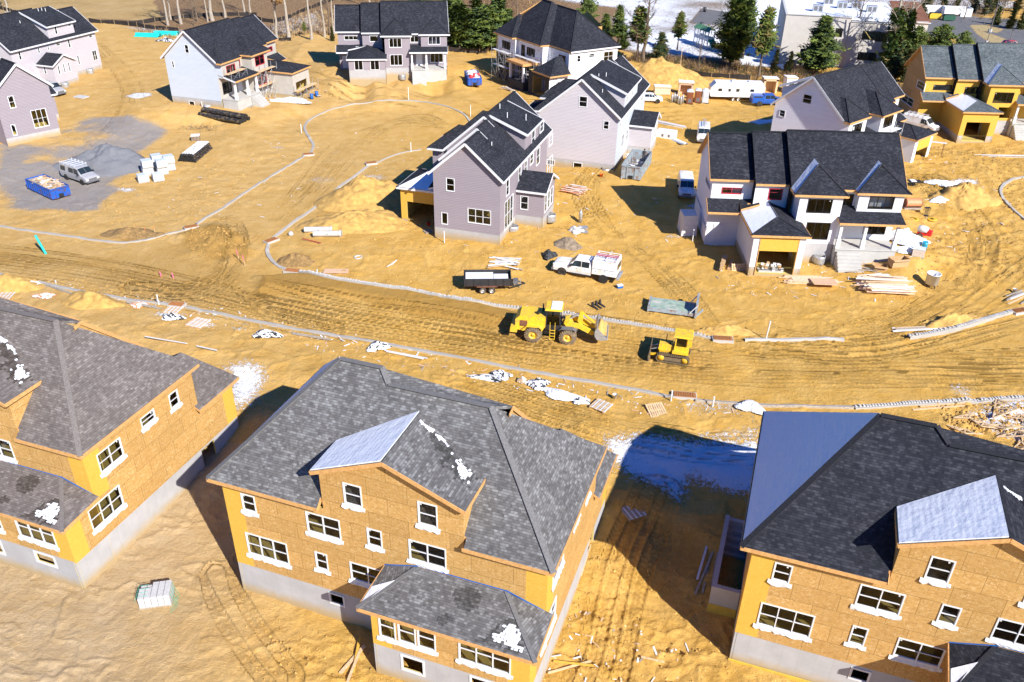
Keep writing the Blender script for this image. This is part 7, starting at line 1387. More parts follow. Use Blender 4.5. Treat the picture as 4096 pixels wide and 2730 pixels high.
tarp(T(0,1,265,925),-10,1.2,.6,.5,WW,'white cloth bundle on the kerb at the lower left',1); tarp(T(0,1,370,1020),0,1.2,.5,.4,('wrap_white','tarp_orange'),'white and orange cloth below the lower left kerb',2); tarp(T(0,1,1160,1095),0,.9,.6,.35,('tarp_orange','snow'),'crumpled orange cloth with snow over grey timber',3); tarp(T(0,1,1440,1200),-10,1.3,.6,.5,BW,'snowy black tarp right of the slatted pallet',4); tarp(T(1,1,140,1345),-8,1.5,.7,.7,BW,'snow-striped black bag heap, leftmost above the grey roof',5); tarp(T(1,1,1070,1450),20,1.1,.75,.7,BW,'black tarp half over the near kerb with snow streaks',6); tarp(T(2,2,90,240),-10,1.5,.55,.35,('snow','wrap_white','tarp_black'),'flat white tarp left of the brick-coloured bag',7); tarp(T(2,2,225,225),-25,1.0,.6,.6,BW,'black and white tarp heap just right of the flat white tarp',8); tarp(T(2,2,525,300),0,1.1,.8,.7,BW,'big black tarp with snow patches beside the pale bag',9); tarp(T(2,2,730,390),-22,2.2,.7,.5,WW,'long white crumpled tarp behind the snow-lined pallet',10); tarp(T(2,2,880,440),-15,.8,.5,.5,BW,'small black tarp tucked at the end of the long white one',11); tarp(T(3,2,15,490),-30,1.3,.9,.6,WW,'white tarp at the upper left corner of the blue-snow roof',12); tarp(T(1,0,340,850),-5,4.,1.6,.7,('wrap_white','metal_galv','wrap_white'),'wide sprawl of white plastic sheeting below the scaffolded house',13); tarp(T(3,1,1630,90),-20,2.4,1.2,.7,('snow','plastic_clear'),'snowy blanket over a heap right of the stepped-roof house',14); tarp(T(3,1,1300,560),-30,2.7,1.6,1.3,('plastic_clear','wrap_white'),'heap under clear plastic at the corner of the white porch',15); tarp(T(3,1,1290,640),0,1.6,.8,.6,('wrap_white','plastic_clear'),'low white plastic heap before the clear-wrapped one',16); tarp(T(2,1,850,480),20,1.0,.8,.9,('wrap_white','metal_galv'),'silver sheet draped on a wire cage by the gas bottle',17); tarp(T(2,1,620,690),30,.9,.8,.9,('tarp_black','snow','tarp_black'),'black tarp bundle at the nose of the utility truck',18); tarp(T(3,1,1600,230),0,1.6,.8,.8,('plastic_clear','tarp_black','snow'),'dark and clear sheeting in front of the sandy heap',19); tarp(T(0,0,1390,345),0,2.2,1.0,.7,('tarp_black','snow'),'black snowy bundle below the turquoise pipes',20); tarp(T(2,2,395,270),10,.45,.4,.6,('card','wrap_white'),'pink-white paper bag between two tarps',21,'bag')
# boxes, tubs, drums
def carton(q,yaw,w,d,h_,label,mat='card',z=0): 
    m=MB(); t=.02
    m.box(-w/2,-d/2,z,w/2,d/2,z+.03,mat); m.box(-w/2,-d/2,z,-w/2+t,d/2,z+h_,mat); m.box(w/2-t,-d/2,z,w/2,d/2,z+h_,mat); m.box(-w/2,-d/2,z,w/2,-d/2+t,z+h_,mat); m.box(-w/2,d/2-t,z,w/2,d/2,z+h_,mat)
    m.face([(-w/2,-d/2,z+h_),(w/2,-d/2,z+h_),(w/2,-d/2-.25,z+h_-.1),(-w/2,-d/2-.25,z+h_-.1)],mat); m.face([(-w/2,d/2,z+h_),(-w/2,-d/2,z+h_),(-w/2-.25,-d/2,z+h_+.12),(-w/2-.25,d/2,z+h_+.12)],mat)
    return solo(m,'cardboard_box',q,yaw,label,'cardboard box','open cardboard boxes before the porch')
carton(T(3,1,1095,790),-15,1.3,1.0,.5,'flat open cardboard box before the concrete steps'); carton(T(3,1,1240,760),12,1.9,1.0,.9,'long open cardboard box right of the flat one')
m=MB()
for k_ in range(5):
    for i in range(6): m.box(-.6+i*.2,-.5,.12+k_*.16,-.6+i*.2+.19,.5,.12+k_*.16+.15,'brick_pale')
m.box(-.65,-.55,0,.65,.55,.1,'lumber_grey'); m.box(-.63,-.52,.93,.62,.52,.96,'plastic_clear'); solo(m,'brick_pallet',T(3,1,1410,680),-25,'pallet of pale bricks half wrapped, in front of the plastic heaps','brick stack')
m=MB(); 
for i in range(26): m.box(*(lambda x,y,z:(x,y,z,x+.3,y+.25,z+.2))(RND.uniform(-1.2,1.1),RND.uniform(-.5,.5),.3+RND.uniform(0,.5)),RND.choice(('card','wrap_white','trim_white')))
m.box(-1.3,-.5,0,1.3,.6,.35,'concrete_plain'); solo(m,'carton_heap',T(3,1,170,815),-2,'heap of small cartons in the garage mouth under the snowy roof','box heap')
def drum(q,mat,label,r=.29,h_=.88,top=None):
    m=MB(); m.lathe([(0,0),(r,0),(r,.28*h_/.88),(r*1.04,.3*h_/.88),(r,.32*h_/.88),(r,.6*h_/.88),(r*1.04,.62*h_/.88),(r,.64*h_/.88),(r,h_),(r*.93,h_),(r*.93,h_-.05),(0,h_-.05)],mat,18); return solo(m,'drum',q,0,label,'drum')
drum(T(1,0,517,830),'drum_blue','left blue drum near the white plastic sheeting'); drum(T(1,0,560,808),'drum_blue','right blue drum next to white buckets near the plastic sheeting'); drum(T(3,1,1462,620),'drum_teal','teal drum behind the pale bricks by the porch')
def bucket(q,label,mat='trim_white',r=.15,h_=.36): 
    m=MB(); m.lathe([(0,0),(r*.85,0),(r,h_),(r*1.06,h_),(r*.95,h_),(r*.8,.03),(0,.03)],mat,14); return solo(m,'bucket',q,0,label,'bucket')
bucket(T(1,0,570,820),'left white bucket beside the blue drums'); bucket(T(1,0,587,818),'right white bucket beside the blue drums'); bucket(T(1,0,637,778),'pinkish bucket standing alone right of the blue drums','brick_pale'); bucket(T(2,2,1168,405),'white bucket below the near kerb left of the propped pallet','trim_white',.2,.4); bucket(T(3,1,2215,985),'white bucket on the churned sand near the right edge','trim_white',.2,.45); bucket(T(1,1,1495,425),'red bucket on the floor of the mauve house garage mouth','bag_red',.2,.4); bucket(T(0,0,2080,862),'white bucket below the scaffold of the white house'); bucket(T(2,0,1055,1480),'orange bucket by the light well of the pale house','orange_plastic',.25,.4)
# white tub on a stand
v=place('water_tub',T(3,1,1515,940),0,'white round tub on black legs near the right bend','water tub'); m=MB(); m.lathe([(0,.45),(.62,.45),(.66,1.55),(.72,1.55),(.7,1.6),(.62,1.6),(.58,.5),(0,.5)],'trim_white',26); m.build('tub',v)
m=MB(); 
for a in range(4): c_,s_=math.cos(a*math.pi/2+.4)*.5,math.sin(a*math.pi/2+.4)*.5; m.bar((c_*1.1,s_*1.1,0),(c_,s_,.45),.06,.06,'steel_dark'); m.bar((c_,s_,.1),(-s_,c_,.1),.04,.04,'steel_dark')
m.build('stand',v)
# steel shoring box full of green ice
v=place('trench_box',T(2,1,1650,1130),head(T(2,1,1485,1145),T(2,1,1780,1190)),'flat grey metal tank holding green ice, above the bulldozer','trench box'); m=MB(); m.box(-2.3,-1.15,.15,2.2,1.15,.5,'bin_grey'); m.build('body',v); m=MB(); m.box(-2.15,-1.0,.5,2.1,1.0,.53,'water_green'); m.build('ice',v); m=MB(); m.box(2.2,-1.3,.1,2.4,1.3,1.55,'bin_grey'); m.bar((2.4,-.9,.2),(2.9,-.9,.9),.1,.2,'bin_grey'); m.bar((2.4,-1.3,1.5),(1.7,-1.25,.5),.08,.08,'wrap_white'); m.bar((2.4,1.3,1.5),(1.7,1.2,.5),.08,.08,'wrap_white'); m.box(-2.35,-1.2,.1,-2.2,1.2,.62,'bin_grey'); m.build('end_gate',v)
m=MB()
for i in range(3): 
    y=i*.45-.45; m.prism([(-.5,0),(-.35,.55),(-.25,.55),(-.2,.15),(.5,.1),(.5,0)],y-.1,y+.1,'steel_dark')
solo(m,'bucket_teeth_rack',T(2,1,1030,1105),-55,'black steel fork brackets above the raised loader bucket','steel brackets')
m=MB(); m.box(-.3,-.18,0,.3,.18,.26,'drum_blue'); m.box(-.31,-.19,.26,.31,.19,.36,'trim_white'); solo(m,'cool_box',T(2,1,1210,945),20,'little blue cool box with white lid below the utility truck','cool box')
m=MB()
for i in range(9): m.tube([(-.2,-.15+.05*i,.05*i+.05),(.35*math.cos(i),.3,.1+.04*i)],.015,'metal_galv',4)
m.box(-.5,-.4,.05,.5,.4,.1,'metal_galv'); m.box(-.5,-.4,.6,.5,.4,.64,'metal_galv')
for x in (-.5,.45):
    for y in (-.4,.38): m.bar((x,y,0),(x,y,.64),.03,.03,'metal_galv')
solo(m,'wire_cage',T(2,1,905,480),10,'grey wire cage next to the silver sheet','wire cage')
m=MB(); m.lathe([(0,0),(.45,0),(.45,.14),(.36,.14),(.36,0)],'block_grey',20); solo(m,'concrete_ring',T(1,1,905,695),0,'small grey ring lying on open sand','ring')
m=MB(); m.lathe([(0,0),(.28,.0),(.3,.2),(.18,.42),(0,.48)],'block_grey',14); solo(m,'buoy_cap',T(1,1,343,505),0,'small round grey cap left of the concrete pipes','pipe cap')
m=MB(); m.lathe([(.25,0),(.62,0),(.62,.12),(.55,.18),(.25,.12)],'paint_yellow',22); solo(m,'hose_reel',T(3,1,1525,375),0,'yellow ring stack beside the sandy yard, rightmost','rings'); m=MB(); m.lathe([(.3,0),(.6,0),(.6,.06),(.3,.06)],'paint_yellow',22); solo(m,'manhole_ring',T(3,1,1380,372),0,'flat yellow ring left of the yellow ring stack','ring')
m=MB(); 
for i in range(5):
    for j in (0,1): m.tube([(-.3+i*.15,j*.4-.2,0),(-.3+i*.15,j*.4-.2,1.1)],.02,'steel_dark',5)
m.box(-.33,-.23,1.08,.33,.23,1.12,'steel_dark');m.box(-.33,-.23,.04,.33,.23,.08,'steel_dark'); solo(m,'steel_rack',T(3,1,1475,345),5,'black wire stand between the red tank and yellow rings','rack')
m=MB(); m.tube([(-1.0,0,.75),(1.0,0,.75)],.55,'rusty',18); m.box(-1.1,-.5,.1,1.1,.5,.25,'lumber_grey'); m.tube([(-.9,0,.8),(.9,0,.8)],.56,'tarp_orange',18); solo(m,'fuel_tank',T(3,1,1355,285),3,'reddish lying tank beside the white house corner','tank')
v=place('concrete_mixer',T(3,1,1440,520),-40,'red and white mortar mixer behind the plastic heaps','mixer'); m=MB(); m.lathe([(0,-.6),(.35,-.55),(.45,0),(.35,.5),(.25,.6)],'wrap_white',16,c=(0,0,.95),axis='X'); m.build('drum',v); m=MB(); m.box(-.5,-.4,.35,.5,.4,.55,'bag_red'); m.box(.5,-.3,.4,1.,.3,1.0,'bag_red'); m.build('frame',v); wheels(v,(-.1,),.55,.3,.12)
m=MB(); m.box(-.8,-.5,.6,.8,.5,.72,'black_rubber'); m.box(-.1,-.1,0,.1,.1,.6,'steel_dark'); m.box(-.6,-.4,.72,.1,.4,.8,'snow'); solo(m,'work_table',T(3,1,1375,95),0,'black-topped table with snow behind the white house corner','table')
v=place('insulation_pack',T(2,1,1768,480),3,'tall white wrapped insulation packs at the shaded wall of the white house','insulation pack'); m=MB(); m.box(-.9,-1.2,0,.9,1.1,1.35,'wrap_white',None,.05); m.build('lower_pack',v); m=MB(); m.box(-.88,-1.15,1.37,.88,1.05,2.5,'wrap_white',None,.05); m.build('upper_pack',v)
m=MB(); m.box(-1.5,-.9,0,1.5,.9,1.1,'trim_white',None,.03); m.box(-.6,-.91,.3,-.3,-.9,.7,'plastic_grey'); m.box(.4,-.91,.3,.7,-.9,.7,'plastic_grey'); solo(m,'appliance_carton',T(2,0,1600,1150),-22,'large white carton with dark printed marks by the gutter lengths','carton')
# window wells
def well(h,key,s,z,label=None,w=1.2,d=.85,hh=.75):
    mx=h.mat(key); m=MB(h.mir); V=[];F=[];n=14
    for k_ in range(5):
        for i in range(n+1): a=math.pi*i/n; rr_=1+.03*(k_%2); p=mx@Vector((s+math.cos(a)*w/2*rr_,max(.0,math.sin(a))*d*rr_+.02,z-.3+hh*k_/4*1.3)); V.append(p)
    for k_ in range(4):
        for i in range(n): a=k_*(n+1)+i; F.append((a,a+1,a+n+2,a+n+1))
    m.mesh(V,F,'metal_galv',True)
    for i in range(5): x=s-w/2*.8+i*w*.2; m.bar(mx@Vector((x,.03,z+.62)),mx@Vector((x,d*.75*math.sin(math.acos(min(1,abs(x-s)/(w/2)))),z+.62)),.03,.03,'metal_galv')
    o=m.build('window_well',h.root); o.modifiers.new('t','SOLIDIFY').thickness=.02
well(F_,'rear',F_.pix('rear',T(2,1,300,500))[0],.6); well(F_,'sr',2.5,.8); well(J,'p1',3.3,.6); well(D,'p1',2.9,.7); well(G_,'gP',10.4,.5); well(C,'gP',3.75,.6); well(A_,'sr',1.5,1.2); well(A_,'rear',A_.pix('rear',T(0,0,745,600))[0],1.2); well(I,'p1',1.5,.5)
# roof trusses heaped at the right
def truss(q,yaw,L,H,label,flat=True,tilt=.0):
    v=place('roof_truss',q,yaw,label,'roof truss','discarded trusses at the right edge'); m=MB(); M4=Matrix.Rotation(math.pi/2*(1 if flat else 0)-tilt,4,'X')@Matrix.Identity(4); P=lambda x,z:(Matrix.Translation((0,0,.15))@M4)@Vector((x,0,z))
    for a,b_ in (((-L/2,0),(L/2,0)),((-L/2,0),(0,H)),((L/2,0),(0,H)),((-L/4,0),(-L/4,H/2)),((L/4,0),(L/4,H/2)),((0,0),(0,H)),((-L/4,H/2),(0,0)),((L/4,H/2),(0,0))): m.bar(P(*a),P(*b_),.1,.06,'lumber')
    m.build('timbers',v)
for i,(x_,y_,yw,L_,H_,tl) in enumerate(((2050,500,60,3.2,1.6,.3),(2090,640,-5,3.6,1.,.35),(1960,620,-40,2.4,1.,.2),(2230,700,20,4.,1.3,.4),(2260,560,10,2.6,1.,.3),(2180,860,40,3.8,1.5,.35),(1800,680,-25,2.6,.8,.2),(2290,800,70,3.5,1.2,.5),(1790,560,20,2.,.5,.1))):
    truss(T(3,2,x_,y_),yw,L_,H_,('steep truss standing highest by the block kerb','wide low truss below the steepest one','small truss left of the wide low one','large tangled truss at the right edge','truss against the right edge just under the kerb','lowest truss in snow at the roof line','leftmost truss half over orange clods','truss leaning at the far right over snow','short timber frame left of all the trusses')[i],True,tl)
# scaffolds
def scaffold(h,key,s0,s1,z0,z1,out,label,cols=3,deck=True,mat='metal_galv',z_base=0.):
    mx=h.mat(key); v=empty('scaffold',(h.root.location),h.yaw,label,'scaffold','scaffolds along the fronts'); m=MB(h.mir); pl=MB(h.mir); P=lambda s,o,z: mx@Vector((s,o,z)); nl=max(1,int((z1-z0)/1.9)); xs=np.linspace(s0,s1,cols)
    for x in xs:
        for o in (out,out+1.1): m.tube([P(x,o,z_base),P(x,o,z1+.9)],.035,mat,6)
        for k_ in range(nl*4): z=z0+k_*(z1-z0)/(nl*4); m.bar(P(x,out,z),P(x,out+1.1,z),.03,.03,mat)
    for a,b_ in zip(xs[:-1],xs[1:]):
        for k_ in range(nl):
            za=z0+k_*(z1-z0)/nl; zb=z0+(k_+1)*(z1-z0)/nl
            for o in (out,out+1.1): m.tube([P(a,o,za),P(b_,o,zb)],.018,mat,5); m.tube([P(b_,o,za),P(a,o,zb)],.018,mat,5)
    for k_ in range(1,nl+1):
        z=z0+k_*(z1-z0)/nl
        for o in (out+.12,out+.42,out+.72): pl.bar(P(s0-.3,o,z),P(s1+.3,o,z),.25,.05,'lumber' if deck==1 else 'wrap_white')
    m.build('frame',v); pl.build('deck',v)
scaffold(C,'p1',-.3,4.6,.6,5.4,.35,'grey frame scaffold with plank decks across the tan front bay of the white house',4)
scaffold(C,'gf',-.4,5.6,.2,1.9,.3,'low scaffold around the tan garage of the white house',4)
scaffold(C,'p2',.3,4.6,5.3,6.4,.4,'short timber staging on the porch roof of the scaffolded house',3,z_base=5.4)
scaffold(E_,'fr3',.8,5.6,1.3,6.6,.5,'scaffold with white planks at the far corner of the dotted-foam house',3,2)
scaffold(E_,'fr2',.3,7.,1.3,6.6,.5,'long scaffold before the portico of the dotted-foam house',4,2)
scaffold(E_,'wf',-.2,2.,1.6,4.6,-2.6,'small scaffold on the garage roof edge of the dotted-foam house',2,2,z_base=1.5)
scaffold(Hh,'p1',.5,4.2,1.2,5.8,.4,'scaffold at the front of the lilac-shaded gable house',3,2)
v=place('scaffold',T(3,0,1530,1300),-20,'stand-alone scaffold frame with a white plank beside the OSB garage','scaffold','scaffolds along the fronts'); m=MB()
for x in (-1.5,1.2):
    for y in (-.4,.4): m.tube([(x,y,0),(x,y,1.9)],.03,'rusty',6)
    for z in (.5,1.,1.5,1.9): m.bar((x,-.4,z),(x,.4,z),.03,.03,'rusty')
m.tube([(-1.5,-.4,.3),(1.2,-.4,1.8)],.02,'rusty',5); m.build('frame',v); m=MB(); m.bar((-2.6,0,1.95),(1.5,0,1.95),.5,.06,'wrap_white'); m.build('deck',v)
# ---------------------------------------------------------------- people
def person(q,yaw,pose,top,legs,label,p=None,hat=None,sc=1.,held=None):
    rt=empty('person',p if p is not None else g(q),math.radians(yaw),label,'person')
    J_={'pelvis':(0,0,.95),'waist':(0,0,1.1),'chest':(0,0,1.35),'neck':(0,0,1.5),'head0':(0,0,1.6),'head':(0,.01,1.72)}
    if pose=='stand': K_=dict(hipL=(-.1,0,.9),kneeL=(-.13,-.05,.5),ankL=(-.15,.03,.08),toeL=(-.17,-.16,.04),hipR=(.1,0,.9),kneeR=(.12,-.12,.5),ankR=(.14,-.06,.08),toeR=(.16,-.25,.04),shL=(-.19,0,1.43),elL=(-.27,-.03,1.15),wrL=(-.2,-.22,1.0),shR=(.19,0,1.43),elR=(.28,-.02,1.15),wrR=(.22,-.2,.98)); J_.update(chest=(0,-.08,1.33),neck=(0,-.12,1.47),head0=(0,-.14,1.55),head=(0,-.16,1.66))
    elif pose=='crouch': J_.update(pelvis=(0,.15,.42),waist=(0,.1,.55),chest=(0,-.03,.8),neck=(0,-.1,.95),head0=(0,-.14,1.02),head=(0,-.18,1.12)); K_=dict(hipL=(-.12,.12,.4),kneeL=(-.2,-.25,.5),ankL=(-.18,-.02,.08),toeL=(-.2,-.22,.04),hipR=(.12,.12,.4),kneeR=(.18,-.2,.45),ankR=(.17,.1,.08),toeR=(.18,-.1,.04),shL=(-.19,-.03,.9),elL=(-.25,-.2,.68),wrL=(-.15,-.4,.6),shR=(.19,-.03,.9),elR=(.25,-.2,.68),wrR=(.12,-.42,.58))
    else: J_.update(pelvis=(0,0,.5),waist=(0,0,.62),chest=(0,0,.9),neck=(0,-.02,1.05),head0=(0,-.03,1.12),head=(0,-.04,1.24)); K_=dict(hipL=(-.11,-.02,.48),kneeL=(-.14,-.42,.52),ankL=(-.14,-.5,.12),toeL=(-.14,-.7,.06),hipR=(.11,-.02,.48),kneeR=(.14,-.42,.52),ankR=(.14,-.5,.12),toeR=(.14,-.7,.06),shL=(-.19,0,.98),elL=(-.26,-.1,.72),wrL=(-.14,-.38,.78),shR=(.19,0,.98),elR=(.26,-.1,.72),wrR=(.14,-.38,.78))
    J_.update(K_); rad=dict(pelvis=.15,waist=.13,chest=.16,neck=.06,head0=.075,head=.105,hipL=.1,hipR=.1,kneeL=.065,kneeR=.065,ankL=.045,ankR=.045,toeL=.04,toeR=.04,shL=.07,shR=.07,elL=.048,elR=.048,wrL=.032,wrR=.032)
    names=list(J_); E_1=[('pelvis','waist'),('waist','chest'),('chest','neck'),('neck','head0'),('head0','head'),('pelvis','hipL'),('hipL','kneeL'),('kneeL','ankL'),('ankL','toeL'),('pelvis','hipR'),('hipR','kneeR'),('kneeR','ankR'),('ankR','toeR'),('chest','shL'),('shL','elL'),('elL','wrL'),('chest','shR'),('shR','elR'),('elR','wrR')]
    vs=[Vector(J_[n_])*sc for n_ in names]
    es=[(names.index(a),names.index(b_)) for a,b_ in E_1]; rads=[rad[n_]*sc for n_ in names]
    for sd in ('L','R'):   # hands: palm and five fingers
        w_=Vector(J_['wr'+sd])*sc; el=Vector(J_['el'+sd])*sc; d=(w_-el).normalized(); sx=d.cross(Vector((0,0,1))).normalized(); up_=sx.cross(d); palm=w_+d*.055*sc; vs.append(palm); rads.append(.026*sc); pi_=len(vs)-1; es.append((names.index('wr'+sd),pi_))
        for kf in range(5):
            off=(kf-2)*.017*sc; ln=(.045,.07,.075,.07,.055)[kf]*sc; base=palm+d*.02*sc+sx*off; tip=base+d*ln*.7-up_*ln*.5
            if kf==0: base=palm+sx*off*1.1; tip=base+sx*-.03*sc+d*.03*sc
            vs+= [base,tip]; rads+=[.009*sc,.007*sc]; es+=[(pi_,len(vs)-2),(len(vs)-2,len(vs)-1)]
    me_=bpy.data.meshes.new('body'); me_.from_pydata([tuple(a) for a in vs],es,[]); o=bpy.data.objects.new('body',me_); COL.objects.link(o); o.parent=rt
    sk=o.modifiers.new('skin','SKIN'); 
    for i_,r_ in enumerate(rads): me_.skin_vertices[0].data[i_].radius=(r_,r_*(.8 if i_ in(1,2,0) else 1)); me_.skin_vertices[0].data[i_].use_root=(i_==0)
    ss=o.modifiers.new('sub','SUBSURF'); ss.levels=1; ss.render_levels=1
    mt,t2,b2=newmat('clothes_'+label[:12].replace(' ','_')); k2=NT(t2); tc=k2.n('TexCoord'); se=k2.n('SeparateXYZ'); k2.l(tc.outputs['Object'],se.inputs[0]); hd=k2.val('GREATER_THAN',se.outputs[2],J_['neck'][2]*sc+.02); lg=k2.val('LESS_THAN',se.outputs[2],J_['pelvis'][2]*sc); c2=k2.mix(hd,top,(.50,.30,.21)); c2=k2.mix(lg,c2,legs); k2.l(c2,b2.inputs['Base Color']); b2.inputs['Roughness'].default_value=.9; me_.materials.append(mt)
    H_=Vector(J_['head'])*sc; m=MB(); m.lathe([(0,.14*sc),(.07*sc,.125*sc),(.11*sc,.07*sc),(.118*sc,.0),(.1*sc,-.03*sc)],hat or 'cloth_black',14,c=tuple(H_+Vector((0,.01,0)))); m.build('hood' if not hat else 'hard_hat',rt)
    m=MB(); 
    for sx_ in (-.035,.035): m.box(H_.x+sx_-.012,H_.y-.112*sc,H_.z-.0,H_.x+sx_+.012,H_.y-.098*sc,H_.z+.015,'black_rubber')
    m.prism([(H_.x-.012,H_.z-.03),(H_.x+.012,H_.z-.03),(H_.x,H_.z+.01)],H_.y-.125*sc,H_.y-.095*sc,'skin'); m.box(H_.x-.025,H_.y-.105*sc,H_.z-.055,H_.x+.025,H_.y-.095*sc,H_.z-.048,'red_tape'); m.build('face',rt); return rt
_q=g(T(2,0,1400,1390)); person(None,20,'stand',(.02,.02,.025),(.03,.03,.035),'person in black standing on the rim of the grey-blue dumpster',p=(at(T(2,0,1405,1350),1.9)[0],at(T(2,0,1405,1350),1.9)[1],1.9))
m=MB(); 
person(T(0,0,425,690),200,'crouch',(.10,.10,.12),(.04,.05,.09),'person crouching at the open sunroom door of the pale dormered house',p=None)
o_=LOADER.matrix_basis; pw=Matrix.Translation(LOADER.location)@Matrix.Rotation(LOADER.rotation_euler[2],4,'Z')@Vector((0,0,1.3)); person(None,math.degrees(LOADER.rotation_euler[2])+90,'sit',(.40,.75,.05),(.05,.07,.12),'driver in a bright lime jacket sitting in the loader cab',p=pw,hat='hivis')
# ---------------------------------------------------------------- trees
def leafmat(name,c,var=.35,trans=.0):
    m,t,b=newmat(name); k=NT(t); o=k.obj(1); f=k.noise(o,.6,3); r_=k.n('NewGeometry'); col=k.ramp(k.val('ADD',k.val('MULTIPLY',f,.6),k.val('MULTIPLY',r_.outputs['Random Per Island'],.5)),[(.2,tuple(x*(1-var) for x in c)),(.8,tuple(x*(1+var) for x in c))]); k.l(col,b.inputs['Base Color']); b.inputs['Roughness'].default_value=.7; b.inputs['Specular IOR Level'].default_value=.2
leafmat('needles_light',(.13,.165,.03)); leafmat('needles_mid',(.075,.11,.028)); leafmat('needles_dark',(.035,.058,.022)); leafmat('needles_bronze',(.15,.115,.04)); leafmat('ivy',(.055,.10,.02)); leafmat('dead_leaf',(.30,.17,.07)); leafmat('twig_tan',(.30,.20,.11)); leafmat('twig_brown',(.15,.09,.055)); leafmat('dry_grass',(.46,.33,.16))
plain('bark_pale',(.36,.31,.25),.9,0,.3,4,.6); plain('bark_brown',(.16,.115,.08),.9,0,.3,4,.6); plain('bark_dark',(.06,.045,.035),.9,0,.3,4)
def needle_tree(seed,H=10.,R=3.,mats=('needles_light','needles_mid','needles_dark'),base=.12,taper=1.1,tiers=16,dens=1.45,ragged=.48,nm='pine_tree',droop=.1,lw=1.3):
    rr=random.Random(seed); rt=empty(nm,(0,0,0)); t=MB(); bend=[(rr.uniform(-.02,.02)*H*i/5,rr.uniform(-.02,.02)*H*i/5) for i in range(6)]
    pts=[Vector((bend[i][0],bend[i][1],H*.97*i/5)) for i in range(6)]; t.tube(pts,[.018*H+.06,.016*H,.012*H,.009*H,.005*H,.015],'bark_brown',8)
    c=MB(); n0=0
    for ti in range(tiers):
        f=ti/(tiers-1); z=H*(base+(1-base)*f*.99); pc=pts[min(4,int(f*5))]; env=R*((1-f)**(1/taper)+.06)*(.55+.45*min(1,f/.18))
        nb=max(3,int((9-4*f)*dens))
        for b_ in range(nb):
            a=rr.uniform(0,2*math.pi); l=env*rr.uniform(1-ragged*1.3,1+ragged*.5); zz=z+rr.uniform(-.4,.4)*H/tiers; A_1=Vector((pc.x,pc.y,zz)); e_=A_1+Vector((math.cos(a)*l,math.sin(a)*l,l*rr.uniform(.05,.35)-droop*l)); t.tube([A_1,A_1.lerp(e_,.55)+Vector((0,0,-.04*l)),e_],[.03+.008*l,.02,.008],'bark_brown',4,False)
            k_=max(3,int(l*2.1*dens)+1)
            for i in range(k_):
                q_=.25+.75*i/(k_-1) if k_>1 else 1; cpt=A_1.lerp(e_,q_)+Vector((rr.gauss(0,.12*l),rr.gauss(0,.12*l),rr.gauss(.05,.1)*l*.6)); mt=rr.choices(mats,weights=(3.2,3.5,2.4))[0]; sz=.42*lw*(.75+.5*rr.random())
                for j in range(9):
                    d=Vector((rr.gauss(0,1),rr.gauss(0,1),rr.gauss(.25,.7))); d.normalize(); s_=d.orthogonal().normalized()*sz*.19; p0=cpt+Vector((rr.gauss(0,.16),rr.gauss(0,.16),rr.gauss(0,.10)))*lw; p1=p0+d*sz*1.15
                    c.face([p0-s_,p0+s_,p1+s_*.5,p1-s_*.5],mt)
    t.build('trunk',rt); c.build('crown',rt); return rt
